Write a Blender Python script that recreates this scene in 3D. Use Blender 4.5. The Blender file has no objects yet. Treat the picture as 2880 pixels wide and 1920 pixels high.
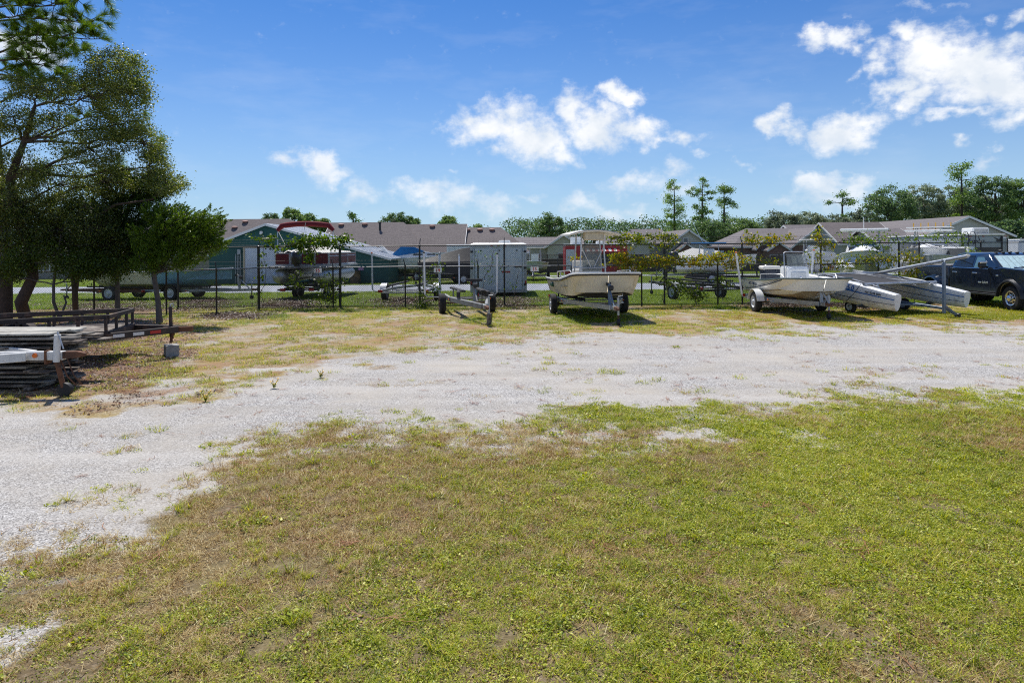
import bpy, bmesh, math, random
import numpy as np
from mathutils import Vector, Matrix, Euler
rad = math.radians
random.seed(7)
RNG = np.random.default_rng(7)
scene = bpy.context.scene
COL = scene.collection

# ---------------------------------------------------------------- camera
F = 1920.0            # focal length in photograph pixels (24 mm on a 36 mm frame, 2880 px wide)
H = 2.15              # eye height, metres
YH = 697.0            # horizon row at the photograph's middle column
TILT = 0.0066
cam_data = bpy.data.cameras.new('camera')
cam = bpy.data.objects.new('camera', cam_data)
COL.objects.link(cam)
cam_data.sensor_width = 36.0
cam_data.lens = 24.0
cam_data.shift_y = -(960 - YH) / 2880.0
cam_data.clip_start = 0.1
cam_data.clip_end = 5000
cam.matrix_world = Matrix.Translation((0, 0, H)) @ Matrix.Rotation(rad(90), 4, 'X') @ Matrix.Rotation(-math.atan(TILT), 4, 'Z')
scene.camera = cam

# ---------------------------------------------------------------- light, sky, exposure
SUN_EL, SUN_AZ = rad(59), rad(-20)       # azimuth from +Y (away from the camera) towards +X
sun_dir = Vector((math.sin(SUN_AZ) * math.cos(SUN_EL), math.cos(SUN_AZ) * math.cos(SUN_EL), math.sin(SUN_EL)))
sl = bpy.data.lights.new('sun', 'SUN')
sl.energy = 5.0
sl.angle = rad(0.53)
sl.color = (1.0, 0.955, 0.88)
sun = bpy.data.objects.new('sun', sl)
COL.objects.link(sun)
sun.rotation_euler = sun_dir.to_track_quat('Z', 'Y').to_euler()
sun.location = (0, 0, 60)

vs = scene.view_settings
vs.view_transform = 'Standard'
vs.look = 'None'
vs.exposure = 0.08
vs.gamma = 1.0
vs.use_curve_mapping = False

world = bpy.data.worlds.new('World')
scene.world = world
world.use_nodes = True
wt = world.node_tree
wt.nodes.clear()
def wn(kind, **kw):
    n = wt.nodes.new(kind)
    for k, v in kw.items():
        setattr(n, k, v)
    return n
def wl(a, b):
    wt.links.new(a, b)
def wmath(op, a, b=None, c=None, clamp=False):
    n = wn('ShaderNodeMath', operation=op, use_clamp=clamp)
    for i, s in enumerate((a, b, c)):
        if s is None:
            continue
        if isinstance(s, (int, float)):
            n.inputs[i].default_value = s
        else:
            wl(s, n.inputs[i])
    return n.outputs[0]
def wvec(op, a, b=None, c=None):
    n = wn('ShaderNodeVectorMath', operation=op)
    for i, s in enumerate((a, b, c)):
        if s is None:
            continue
        if isinstance(s, (tuple, list)):
            n.inputs[i].default_value = s
        else:
            wl(s, n.inputs[i])
    return n.outputs['Value'] if op in ('LENGTH', 'DISTANCE', 'DOT_PRODUCT') else n.outputs[0]
def build_sky():
    out = wn('ShaderNodeOutputWorld')
    bg = wn('ShaderNodeBackground')
    bg.inputs[1].default_value = 0.15
    sky = wn('ShaderNodeTexSky', sky_type='NISHITA', sun_disc=False, sun_elevation=SUN_EL, sun_rotation=SUN_AZ,
             altitude=0, air_density=1.0, dust_density=0.35, ozone_density=2.2)
    tint = wvec('MULTIPLY', sky.outputs[0], (0.15, 0.385, 0.69))
    tc = wn('ShaderNodeTexCoord')
    d = wvec('NORMALIZE', tc.outputs['Generated'])
    sep = wn('ShaderNodeSeparateXYZ')
    wl(d, sep.inputs[0])
    az = wmath('ARCTAN2', sep.outputs[0], sep.outputs[1])
    el = wmath('ARCSINE', sep.outputs[2])
    comb = wn('ShaderNodeCombineXYZ')
    wl(az, comb.inputs[0])
    wl(el, comb.inputs[1])
    base = comb.outputs[0]
    # pale humid air low down
    hz = wmath('POWER', wmath('SUBTRACT', 1.0, wmath('MULTIPLY', wmath('MAXIMUM', el, 0.0), 1.75), clamp=True), 3.1)
    hmix = wn('ShaderNodeMix', data_type='RGBA')
    wl(wmath('MULTIPLY', hz, 0.92), hmix.inputs['Factor'])
    wl(tint, hmix.inputs['A'])
    hmix.inputs['B'].default_value = (3.7, 4.8, 5.7, 1)
    # ragged edges: warp the sky coordinates, finely and coarsely
    def noise(vec, scale, detail=5, rough=0.6, colour=False, stretch=(1, 1.25, 1)):
        m = wvec('MULTIPLY', vec, stretch)
        n = wn('ShaderNodeTexNoise', noise_dimensions='3D')
        wl(m, n.inputs['Vector'])
        n.inputs['Scale'].default_value = scale
        n.inputs['Detail'].default_value = detail
        n.inputs['Roughness'].default_value = rough
        return n.outputs['Color' if colour else 'Fac']
    w1 = wvec('MULTIPLY', wvec('SUBTRACT', noise(base, 13, 3, 0.55, True), (0.5, 0.5, 0.5)), (0.10, 0.075, 0))
    w2 = wvec('MULTIPLY', wvec('SUBTRACT', noise(base, 60, 4, 0.6, True), (0.5, 0.5, 0.5)), (0.026, 0.022, 0))
    p = wvec('ADD', wvec('ADD', base, w1), w2)
    # cumulus, one line per puff: column, row in the photograph's directions, half-width, half-height, strength
    puffs = [
        (1400, 345, 120, 62, 1.0), (1500, 390, 105, 70, 1.0), (1585, 420, 50, 50, .8), (1330, 330, 50, 40, .8), (1620, 300, 60, 60, .9), (1680, 350, 80, 60, 1.0), (1735, 262, 45, 35, .95), (1790, 370, 80, 42, .85),
        (1850, 410, 60, 24, .7), (1930, 405, 48, 26, .55), (1380, 440, 40, 22, .5), (1975, 445, 30, 12, .4),
        (810, 445, 50, 30, .6), (900, 455, 65, 48, .95), (945, 480, 55, 32, .8), (1000, 510, 40, 20, .35),
        (1020, 550, 60, 30, .6), (1110, 560, 60, 18, .35), (1200, 545, 75, 34, .75), (1280, 560, 80, 44, .75), (1390, 585, 70, 40, .6), (1385, 575, 22, 30, .5), (1258, 480, 30, 12, .35),
        (1500, 562, 60, 18, .45), (1620, 580, 60, 32, .65), (1700, 610, 90, 30, .55), (1790, 600, 60, 20, .5),
        (1790, 520, 110, 36, .6), (1890, 488, 50, 24, .55), (1900, 540, 100, 34, .55), (2100, 445, 30, 20, .5),
        (2300, 120, 60, 38, .85), (2370, 110, 60, 40, .9), (2420, 140, 28, 30, .6), (2270, 110, 30, 20, .6), (2350, 80, 30, 20, .6),
        (2550, 110, 50, 45, .9), (2620, 170, 120, 85, 1.1), (2720, 210, 130, 85, 1.1), (2850, 240, 130, 80, 1.1), (2560, 220, 70, 65, .8), (2480, 165, 40, 40, .6), (2860, 150, 60, 35, .7), (2780, 60, 30, 15, .4), (2880, 55, 40, 25, .6),
        (2450, 210, 40, 30, .7), (2520, 270, 60, 32, .8), (2580, 290, 48, 36, .8), (2395, 220, 30, 14, .5),
        (2190, 355, 60, 30, .85), (2260, 375, 50, 28, .7), (2370, 370, 100, 48, 1.0), (2440, 340, 80, 38, .85), (2350, 415, 60, 24, .6),
        (2700, 325, 110, 20, .6), (2850, 335, 100, 34, .7), (2705, 412, 34, 18, .6), (2780, 465, 60, 20, .55), (2815, 430, 22, 12, .4),
        (2310, 525, 90, 36, .9), (2400, 520, 70, 32, .85), (2350, 560, 120, 40, .7), (2190, 570, 60, 18, .5), (2620, 10, 120, 16, .35),
        (60, 110, 110, 55, .8), (150, 60, 60, 30, .5), (300, 640, 120, 40, .4), (60, 480, 100, 60, .4),
    ]
    f = None
    for (cx, cy, rx, ry, st) in puffs:
        u, v = (cx - 1440) / F, (YH - cy) / F
        a0 = math.atan(u)
        e0 = math.atan(v / math.sqrt(1 + u * u))
        ra = rx / F / (1 + u * u) * 1.12
        re = ry / F / math.sqrt(1 + u * u) * 1.15
        q = wvec('MULTIPLY_ADD', p, (1 / ra, 1 / re, 0), (-a0 / ra, -e0 / re, 0))
        g = wmath('MULTIPLY_ADD', wvec('LENGTH', q), -0.85 * st, st * 1.1)
        f = g if f is None else wmath('SMOOTH_MAX', f, g, 0.12)
    # unseen cumulus round the rest of the sky, cover raised to whiten the fill light
    n_all = noise(base, 5.0, 6, 0.55)
    far_side = wmath('MULTIPLY', wmath('SUBTRACT', wmath('ABSOLUTE', az), 0.70), 8.0, clamp=True)
    rest = wmath('MULTIPLY', wmath('SUBTRACT', n_all, 0.51), 6.0)
    rest = wmath('MULTIPLY', wmath('MULTIPLY', rest, far_side), wmath('MULTIPLY', wmath('SUBTRACT', el, 0.02), 12.0, clamp=True))
    f = wmath('MAXIMUM', f, rest)
    fine = wmath('SUBTRACT', noise(base, 38, 7, 0.66), 0.5)
    f2 = wmath('ADD', f, wmath('MULTIPLY', fine, 1.1))
    mr = wn('ShaderNodeMapRange', interpolation_type='SMOOTHSTEP')
    wl(f2, mr.inputs['Value'])
    mr.inputs['From Min'].default_value = 0.08
    mr.inputs['From Max'].default_value = 0.88
    mask = mr.outputs[0]
    low = wmath('MULTIPLY_ADD', el, 3.6, 0.46, clamp=True)       # low clouds drown in the air
    mask = wmath('MULTIPLY', mask, low)
    mask = wmath('MULTIPLY', mask, 0.97)
    # thin cirrus-like veil
    veil = wmath('MULTIPLY', wmath('SUBTRACT', noise(base, 4.5, 5, 0.6, stretch=(1, 3.5, 1)), 0.5, clamp=True), 0.45)
    veil = wmath('MAXIMUM', veil, 0.0)
    mask = wmath('MAXIMUM', mask, veil)
    shade = wn('ShaderNodeMapRange')
    wl(noise(wvec('ADD', base, (0.0, 0.012, 0.0)), 17, 4, 0.55), shade.inputs['Value'])
    shade.inputs['From Min'].default_value = 0.36
    shade.inputs['From Max'].default_value = 0.62
    ccol = wn('ShaderNodeMix', data_type='RGBA')
    wl(shade.outputs[0], ccol.inputs['Factor'])
    ccol.inputs['A'].default_value = (5.0, 5.4, 5.9, 1)
    ccol.inputs['B'].default_value = (6.6, 6.65, 6.7, 1)
    mix = wn('ShaderNodeMix', data_type='RGBA')
    wl(mask, mix.inputs['Factor'])
    wl(hmix.outputs['Result'], mix.inputs['A'])
    wl(ccol.outputs['Result'], mix.inputs['B'])
    wl(mix.outputs['Result'], bg.inputs[0])
    wl(bg.outputs[0], out.inputs[0])
build_sky()
world.cycles.sampling_method = 'MANUAL'
world.cycles.sample_map_resolution = 512

scene.render.engine = 'CYCLES'
scene.cycles.use_denoising = False
scene.cycles.filter_width = 1.1
scene.cycles.max_bounces = 6
scene.cycles.diffuse_bounces = 3
scene.cycles.glossy_bounces = 3
scene.cycles.transmission_bounces = 4
scene.cycles.transparent_max_bounces = 8
scene.cycles.sample_clamp_indirect = 6.0

# ---------------------------------------------------------------- where things stand
def yh_at(px):
    return YH - (px - 1440) * TILT
def gz(y):
    """Height of the ground: level up to the fence, then falling gently to the houses."""
    if y < 25.5:
        return 0.0
    return -0.012 * (min(y, 80.0) - 25.5)
def ground_at(px, py):
    t = (py - yh_at(px)) / F
    y = H / t
    for _ in range(30):
        y = (H - gz(y)) / t
    return Vector(((px - 1440) / F * y, y, gz(y)))
def at(px, py, y):
    return Vector(((px - 1440) / F * y, y, H - (py - yh_at(px)) / F * y))

# ---------------------------------------------------------------- materials
MATS = {}
def nodes_of(m):
    m.use_nodes = True
    t = m.node_tree
    t.nodes.clear()
    return t
def mat(name, col, rough=0.55, metal=0.0, var=0.18, scale=6.0, col2=None, fac2=0.5, scale2=3.0, bump=0.0, bscale=60.0, spec=0.5, coat=0.0):
    """Painted/solid surface with uneven colour, an optional second colour (rust, dirt, wear) in patches, and fine relief."""
    if name in MATS:
        return MATS[name]
    m = bpy.data.materials.new(name)
    t = nodes_of(m)
    N, L = t.nodes.new, t.links.new
    out = N('ShaderNodeOutputMaterial')
    b = N('ShaderNodeBsdfPrincipled')
    L(b.outputs[0], out.inputs[0])
    tc = N('ShaderNodeTexCoord')
    n = N('ShaderNodeTexNoise')
    n.inputs['Scale'].default_value = scale
    n.inputs['Detail'].default_value = 5
    n.inputs['Roughness'].default_value = 0.65
    L(tc.outputs['Object'], n.inputs['Vector'])
    mr = N('ShaderNodeMapRange')
    L(n.outputs['Fac'], mr.inputs['Value'])
    mr.inputs['From Min'].default_value = 0.3
    mr.inputs['From Max'].default_value = 0.7
    mr.inputs['To Min'].default_value = 1 - var
    mr.inputs['To Max'].default_value = 1 + var * 0.5
    mul = N('ShaderNodeVectorMath')
    mul.operation = 'SCALE'
    mul.inputs[0].default_value = col[:3]
    L(mr.outputs[0], mul.inputs['Scale'])
    c = mul.outputs[0]
    if col2 is not None:
        n2 = N('ShaderNodeTexNoise')
        n2.inputs['Scale'].default_value = scale2
        n2.inputs['Detail'].default_value = 7
        n2.inputs['Roughness'].default_value = 0.7
        L(tc.outputs['Object'], n2.inputs['Vector'])
        r2 = N('ShaderNodeMapRange')
        L(n2.outputs['Fac'], r2.inputs['Value'])
        r2.inputs['From Min'].default_value = 0.68 - 0.4 * fac2
        r2.inputs['From Max'].default_value = 0.80 - 0.4 * fac2
        mx = N('ShaderNodeMix')
        mx.data_type = 'RGBA'
        L(r2.outputs[0], mx.inputs['Factor'])
        L(c, mx.inputs['A'])
        mx.inputs['B'].default_value = (*col2[:3], 1)
        c = mx.outputs['Result']
    L(c, b.inputs['Base Color'])
    b.inputs['Metallic'].default_value = metal
    b.inputs['Specular IOR Level'].default_value = spec
    b.inputs['Coat Weight'].default_value = coat
    rr = N('ShaderNodeMapRange')
    L(n.outputs['Fac'], rr.inputs['Value'])
    rr.inputs['To Min'].default_value = max(0.02, rough - 0.12)
    rr.inputs['To Max'].default_value = min(1.0, rough + 0.12)
    L(rr.outputs[0], b.inputs['Roughness'])
    if bump > 0:
        nb = N('ShaderNodeTexNoise')
        nb.inputs['Scale'].default_value = bscale
        nb.inputs['Detail'].default_value = 3
        L(tc.outputs['Object'], nb.inputs['Vector'])
        bp = N('ShaderNodeBump')
        bp.inputs['Strength'].default_value = bump
        bp.inputs['Distance'].default_value = 0.01
        L(nb.outputs['Fac'], bp.inputs['Height'])
        L(bp.outputs[0], b.inputs['Normal'])
    MATS[name] = m
    return m
def leaf_mat(name, cols, trans=0.4, gloss=0.35, patch=0.0, pscale=0.4):
    """Foliage: each leaf (mesh island or instance) takes its own shade between the colours given; light passes through."""
    m = bpy.data.materials.new(name)
    t = nodes_of(m)
    N, L = t.nodes.new, t.links.new
    out = N('ShaderNodeOutputMaterial')
    g = N('ShaderNodeNewGeometry')
    oi = N('ShaderNodeObjectInfo')
    add = N('ShaderNodeMath')
    add.operation = 'ADD'
    L(g.outputs['Random Per Island'], add.inputs[0])
    mo = N('ShaderNodeMath')
    mo.operation = 'MULTIPLY_ADD'
    L(oi.outputs['Random'], mo.inputs[0])
    mo.inputs[1].default_value = 0.5
    mo.inputs[2].default_value = -0.25
    L(mo.outputs[0], add.inputs[1])
    fac = add.outputs[0]
    if patch:
        nz = N('ShaderNodeTexNoise')
        nz.inputs['Scale'].default_value = pscale
        nz.inputs['Detail'].default_value = 3
        L(g.outputs['Position'], nz.inputs['Vector'])
        pm = N('ShaderNodeMath')
        pm.operation = 'MULTIPLY_ADD'
        L(nz.outputs['Fac'], pm.inputs[0])
        pm.inputs[1].default_value = patch * 2
        pm.inputs[2].default_value = -patch
        a2 = N('ShaderNodeMath')
        a2.operation = 'ADD'
        L(fac, a2.inputs[0])
        L(pm.outputs[0], a2.inputs[1])
        fac = a2.outputs[0]
    r = N('ShaderNodeValToRGB')
    e = r.color_ramp.elements
    e[0].color = (*cols[0], 1)
    e[1].color = (*cols[-1], 1)
    for i, c in enumerate(cols[1:-1]):
        k = e.new((i + 1) / (len(cols) - 1))
        k.color = (*c, 1)
    L(fac, r.inputs[0])
    p = N('ShaderNodeBsdfPrincipled')
    L(r.outputs[0], p.inputs['Base Color'])
    p.inputs['Roughness'].default_value = 0.45
    p.inputs['Specular IOR Level'].default_value = gloss
    tr = N('ShaderNodeBsdfTranslucent')
    hs = N('ShaderNodeHueSaturation')
    hs.inputs['Saturation'].default_value = 1.15
    hs.inputs['Value'].default_value = 1.5
    L(r.outputs[0], hs.inputs['Color'])
    L(hs.outputs[0], tr.inputs['Color'])
    mx = N('ShaderNodeMixShader')
    mx.inputs[0].default_value = trans
    L(p.outputs[0], mx.inputs[1])
    L(tr.outputs[0], mx.inputs[2])
    L(mx.outputs[0], out.inputs[0])
    return m
def glass_mat(name, tint=(0.02, 0.03, 0.04), rough=0.05):
    m = bpy.data.materials.new(name)
    t = nodes_of(m)
    N, L = t.nodes.new, t.links.new
    out = N('ShaderNodeOutputMaterial')
    p = N('ShaderNodeBsdfPrincipled')
    p.inputs['Base Color'].default_value = (*tint, 1)
    p.inputs['Roughness'].default_value = rough
    p.inputs['Specular IOR Level'].default_value = 0.8
    n = N('ShaderNodeTexNoise')
    n.inputs['Scale'].default_value = 3
    bp = N('ShaderNodeBump')
    bp.inputs['Strength'].default_value = 0.03
    L(n.outputs[0], bp.inputs['Height'])
    L(bp.outputs[0], p.inputs['Normal'])
    L(p.outputs[0], out.inputs[0])
    return m
def clear_mat(name, tint=(0.75, 0.8, 0.8), a=0.35):
    m = bpy.data.materials.new(name)
    t = nodes_of(m)
    N, L = t.nodes.new, t.links.new
    out = N('ShaderNodeOutputMaterial')
    tr = N('ShaderNodeBsdfTransparent')
    tr.inputs[0].default_value = (*tint, 1)
    p = N('ShaderNodeBsdfPrincipled')
    p.inputs['Base Color'].default_value = (0.35, 0.36, 0.33, 1)
    p.inputs['Roughness'].default_value = 0.15
    n = N('ShaderNodeTexNoise')
    n.inputs['Scale'].default_value = 5
    mr = N('ShaderNodeMapRange')
    L(n.outputs[0], mr.inputs['Value'])
    mr.inputs['To Min'].default_value = a * 0.6
    mr.inputs['To Max'].default_value = a * 1.4
    mx = N('ShaderNodeMixShader')
    L(mr.outputs[0], mx.inputs[0])
    L(tr.outputs[0], mx.inputs[1])
    L(p.outputs[0], mx.inputs[2])
    L(mx.outputs[0], out.inputs[0])
    return m

# ---------------------------------------------------------------- mesh helpers
class MB:
    """Collects solid pieces; build() links them as ONE mesh object."""
    def __init__(self):
        self.v, self.f = [], []
    def add(self, vs, fs):
        o = len(self.v)
        self.v += [tuple(v) for v in vs]
        self.f += [tuple(i + o for i in f) for f in fs]
        return self
    def box(self, c, s, rot=None):
        c = Vector(c)
        h = Vector(s) * 0.5
        vs = []
        for x in (-1, 1):
            for y in (-1, 1):
                for z in (-1, 1):
                    p = Vector((x * h.x, y * h.y, z * h.z))
                    if rot is not None:
                        p = rot @ p
                    vs.append(c + p)
        return self.add(vs, [(0, 1, 3, 2), (4, 6, 7, 5), (0, 4, 5, 1), (2, 3, 7, 6), (0, 2, 6, 4), (1, 5, 7, 3)])
    def bbox(self, c, s, b=0.02, rot=None):
        """Box with chamfered edges."""
        c = Vector(c)
        hx, hy, hz = s[0] / 2, s[1] / 2, s[2] / 2
        b = min(b, hx * .9, hy * .9, hz * .9)
        pts, fs, idx = [], [], {}
        for sx in (-1, 1):
            for sy in (-1, 1):
                for sz in (-1, 1):
                    for ax in range(3):
                        p = [sx * (hx - b), sy * (hy - b), sz * (hz - b)]
                        p[ax] = (sx * hx, sy * hy, sz * hz)[ax]
                        idx[(sx, sy, sz, ax)] = len(pts)
                        pts.append(p)
        q = [(-1, -1), (1, -1), (1, 1), (-1, 1)]
        for ax in range(3):
            o = [a for a in range(3) if a != ax]
            for sg in (-1, 1):
                f = []
                for (u, v) in q:
                    k = [0, 0, 0]
                    k[ax], k[o[0]], k[o[1]] = sg, u, v
                    f.append(idx[(*k, ax)])
                fs.append(f)
        for ax in range(3):
            o = [a for a in range(3) if a != ax]
            for u in (-1, 1):
                for v in (-1, 1):
                    f = []
                    for (sg, face) in ((-1, o[0]), (1, o[0]), (1, o[1]), (-1, o[1])):
                        k = [0, 0, 0]
                        k[ax], k[o[0]], k[o[1]] = sg, u, v
                        f.append(idx[(*k, face)])
                    fs.append(f)
        for sx in (-1, 1):
            for sy in (-1, 1):
                for sz in (-1, 1):
                    fs.append([idx[(sx, sy, sz, a)] for a in range(3)])
        vs = [c + (rot @ Vector(p) if rot is not None else Vector(p)) for p in pts]
        return self.add(vs, fs)
    def bar(self, a, b, w, h, up=(0, 0, 1)):
        """Rectangular beam from a to b, w wide, h high."""
        a, b = Vector(a), Vector(b)
        d = (b - a)
        l = d.length
        d.normalize()
        up = Vector(up)
        if abs(d.dot(up)) > 0.98:
            up = Vector((0, 1, 0))
        s = d.cross(up).normalized()
        u = s.cross(d)
        rot = Matrix((s, d, u)).transposed()
        return self.bbox((a + b) / 2, (w, l, h), min(w, h) * 0.12, rot)
    def tube(self, pts, r, n=8, cap=True):
        pts = [Vector(p) for p in pts]
        rs = r if isinstance(r, (list, tuple)) else [r] * len(pts)
        vs, fs = [], []
        ref = None
        for i, p in enumerate(pts):
            d = (pts[min(i + 1, len(pts) - 1)] - pts[max(i - 1, 0)]).normalized()
            if ref is None:
                ref = Vector((0, 0, 1)) if abs(d.z) < 0.9 else Vector((1, 0, 0))
            s = d.cross(ref).normalized()
            u = s.cross(d).normalized()
            ref = u
            for k in range(n):
                a = 2 * math.pi * k / n
                vs.append(p + (s * math.cos(a) + u * math.sin(a)) * rs[i])
        for i in range(len(pts) - 1):
            for k in range(n):
                a, b = i * n + k, i * n + (k + 1) % n
                fs.append((a, b, b + n, a + n))
        if cap:
            fs.append(tuple(range(n))[::-1])
            fs.append(tuple((len(pts) - 1) * n + k for k in range(n)))
        return self.add(vs, fs)
    def lathe(self, prof, c=(0, 0, 0), axis='Z', n=24, caps=True):
        """prof: list of (radius, height along axis)."""
        c = Vector(c)
        vs, fs = [], []
        for (r, h) in prof:
            for k in range(n):
                a = 2 * math.pi * k / n
                p = (r * math.cos(a), r * math.sin(a), h)
                if axis == 'X':
                    p = (p[2], p[0], p[1])
                elif axis == 'Y':
                    p = (p[0], p[2], p[1])
                vs.append(c + Vector(p))
        for i in range(len(prof) - 1):
            for k in range(n):
                a, b = i * n + k, i * n + (k + 1) % n
                fs.append((a, b, b + n, a + n))
        if caps:
            fs.append(tuple(range(n))[::-1])
            fs.append(tuple((len(prof) - 1) * n + k for k in range(n)))
        return self.add(vs, fs)
    def prism(self, poly, a, b, plane='YZ'):
        """Extrude a polygon given in a plane between two values of the third axis."""
        vs = []
        for t in (a, b):
            for (u, v) in poly:
                vs.append({'YZ': (t, u, v), 'XZ': (u, t, v), 'XY': (u, v, t)}[plane])
        n = len(poly)
        fs = [tuple(range(n))[::-1], tuple(range(n, 2 * n))]
        for i in range(n):
            j = (i + 1) % n
            fs.append((i, j, j + n, i + n))
        return self.add(vs, fs)
    def loft(self, rings, closed=True, caps=True):
        n = len(rings[0])
        vs = [p for r in rings for p in r]
        fs = []
        for i in range(len(rings) - 1):
            for k in range(n if closed else n - 1):
                a, b = i * n + k, i * n + (k + 1) % n
                fs.append((a, b, b + n, a + n))
        if caps and closed:
            fs.append(tuple(range(n))[::-1])
            fs.append(tuple((len(rings) - 1) * n + k for k in range(n)))
        return self.add(vs, fs)
    def sphere(self, c, r, n=12, m=8):
        rx, ry, rz = r if isinstance(r, (tuple, list)) else (r, r, r)
        c = Vector(c)
        vs = [c + Vector((0, 0, -rz))]
        for i in range(1, m):
            t = math.pi * i / m - math.pi / 2
            for k in range(n):
                a = 2 * math.pi * k / n
                vs.append(c + Vector((rx * math.cos(t) * math.cos(a), ry * math.cos(t) * math.sin(a), rz * math.sin(t))))
        vs.append(c + Vector((0, 0, rz)))
        fs = []
        for k in range(n):
            fs.append((0, 1 + (k + 1) % n, 1 + k))
            for i in range(m - 2):
                a, b = 1 + i * n + k, 1 + i * n + (k + 1) % n
                fs.append((a, b, b + n, a + n))
            fs.append((1 + (m - 2) * n + k, 1 + (m - 2) * n + (k + 1) % n, len(vs) - 1))
        return self.add(vs, fs)
    def quad(self, a, b, c, d):
        return self.add([a, b, c, d], [(0, 1, 2, 3)])
    def mesh(self, name, m, smooth=0):
        me = bpy.data.meshes.new(name)
        me.from_pydata(self.v, [], self.f)
        if m is not None:
            me.materials.append(m)
        bm = bmesh.new()
        bm.from_mesh(me)
        bmesh.ops.recalc_face_normals(bm, faces=bm.faces)
        bm.to_mesh(me)
        bm.free()
        if smooth:
            me.shade_smooth()
            try:
                me.set_sharp_from_angle(angle=rad(smooth))
            except Exception:
                pass
        return me
    def build(self, name, m, parent=None, smooth=0, loc=None, rz=None):
        o = bpy.data.objects.new(name, self.mesh(name, m, smooth))
        COL.objects.link(o)
        if parent is not None:
            o.parent = parent
        if loc is not None:
            o.location = loc
        if rz is not None:
            o.rotation_euler.z = rz
        return o
def tag(o, label=None, cat=None, group=None, kind=None):
    if label:
        o['label'] = label
    if cat:
        o['category'] = cat
    if group:
        o['group'] = group
    if kind:
        o['kind'] = kind
    return o
def thing(name, label, cat, loc=(0, 0, 0), rz=0.0, group=None, tilt=0.0, roll=0.0):
    o = bpy.data.objects.new(name, None)
    o.empty_display_size = 0.3
    COL.objects.link(o)
    o.location = loc
    o.rotation_euler = (tilt, roll, rz)
    return tag(o, label, cat, group)
def heading(dx, dy):
    """Rotation that turns a thing built facing -Y (towards the camera) to face (dx, dy)."""
    return math.atan2(dy, dx) + math.pi / 2
def text(name, s, size, m, parent, loc, rot, extrude=0.002, align='CENTER', shear=0.0, bold=0.0, sx=1.0):
    cu = bpy.data.curves.new(name, 'FONT')
    cu.body = s
    cu.size = size
    cu.align_x = align
    cu.align_y = 'CENTER'
    cu.extrude = extrude
    cu.shear = shear
    cu.offset = bold
    tmp = bpy.data.objects.new(name + '_tmp', cu)
    COL.objects.link(tmp)
    dg = bpy.context.evaluated_depsgraph_get()
    me = bpy.data.meshes.new_from_object(tmp.evaluated_get(dg))
    bpy.data.objects.remove(tmp)
    me.materials.clear()
    me.materials.append(m)
    o = bpy.data.objects.new(name, me)
    COL.objects.link(o)
    o.parent = parent
    o.location = loc
    o.rotation_euler = rot
    o.scale = (sx, 1, 1)
    return o
def mesh_np(name, verts, faces, m, parent=None, smooth=False):
    """Big meshes from numpy arrays; faces (n, 3) or (n, 4)."""
    me = bpy.data.meshes.new(name)
    k = faces.shape[1]
    me.vertices.add(len(verts))
    me.vertices.foreach_set('co', np.ascontiguousarray(verts, dtype=np.float32).ravel())
    me.loops.add(faces.size)
    me.loops.foreach_set('vertex_index', np.ascontiguousarray(faces, dtype=np.int32).ravel())
    me.polygons.add(len(faces))
    me.polygons.foreach_set('loop_start', np.arange(0, faces.size, k, dtype=np.int32))
    me.polygons.foreach_set('loop_total', np.full(len(faces), k, dtype=np.int32))
    me.update(calc_edges=True)
    if m is not None:
        me.materials.append(m)
    if smooth:
        me.shade_smooth()
    o = bpy.data.objects.new(name, me)
    COL.objects.link(o)
    if parent is not None:
        o.parent = parent
    return o
# ================================================================ THE GROUND
# where gravel, lawn, thin dry grass and pine straw lie, as seen on the plan
def px_of(X, Y):
    return 1440 + F * X / Y
def py_of(X, Y):
    px = px_of(X, Y)
    return YH - (px - 1440) * TILT + F * H / Y
def vnoise(X, Y, sc, seed=0):
    """Smooth value noise on a plane, 0..1."""
    x, y = X * sc, Y * sc
    xi, yi = np.floor(x).astype(int), np.floor(y).astype(int)
    fx, fy = x - xi, y - yi
    fx, fy = fx * fx * (3 - 2 * fx), fy * fy * (3 - 2 * fy)
    def h(a, b):
        n = (a * 374761393 + b * 668265263 + seed * 144665) & 0x7fffffff
        n = ((n ^ (n >> 13)) * 1274126177) & 0x7fffffff
        return ((n ^ (n >> 16)) & 0xffff) / 65535.0
    return (h(xi, yi) * (1 - fx) + h(xi + 1, yi) * fx) * (1 - fy) + (h(xi, yi + 1) * (1 - fx) + h(xi + 1, yi + 1) * fx) * fy
def fbm(X, Y, sc, oct=4, seed=0):
    s, a, t = 0, 0.5, 0
    for i in range(oct):
        s = s + a * vnoise(X, Y, sc * 2 ** i, seed + i * 17)
        t += a
        a *= 0.55
    return s / t
NEAR_X = [-900, 0, 306, 673, 906, 1139, 1350, 1837, 2143, 2449, 2880, 4200]
NEAR_Y = [1690, 1535, 1415, 1300, 1235, 1190, 1188, 1176, 1150, 1135, 1115, 1080]
FAR_X = [-900, 0, 147, 490, 686, 980, 1225, 1531, 1837, 2100, 2388, 2880, 4200]
FAR_Y = [1230, 1185, 1168, 1132, 1095, 1035, 1005, 962, 948, 945, 926, 926, 915]
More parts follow.
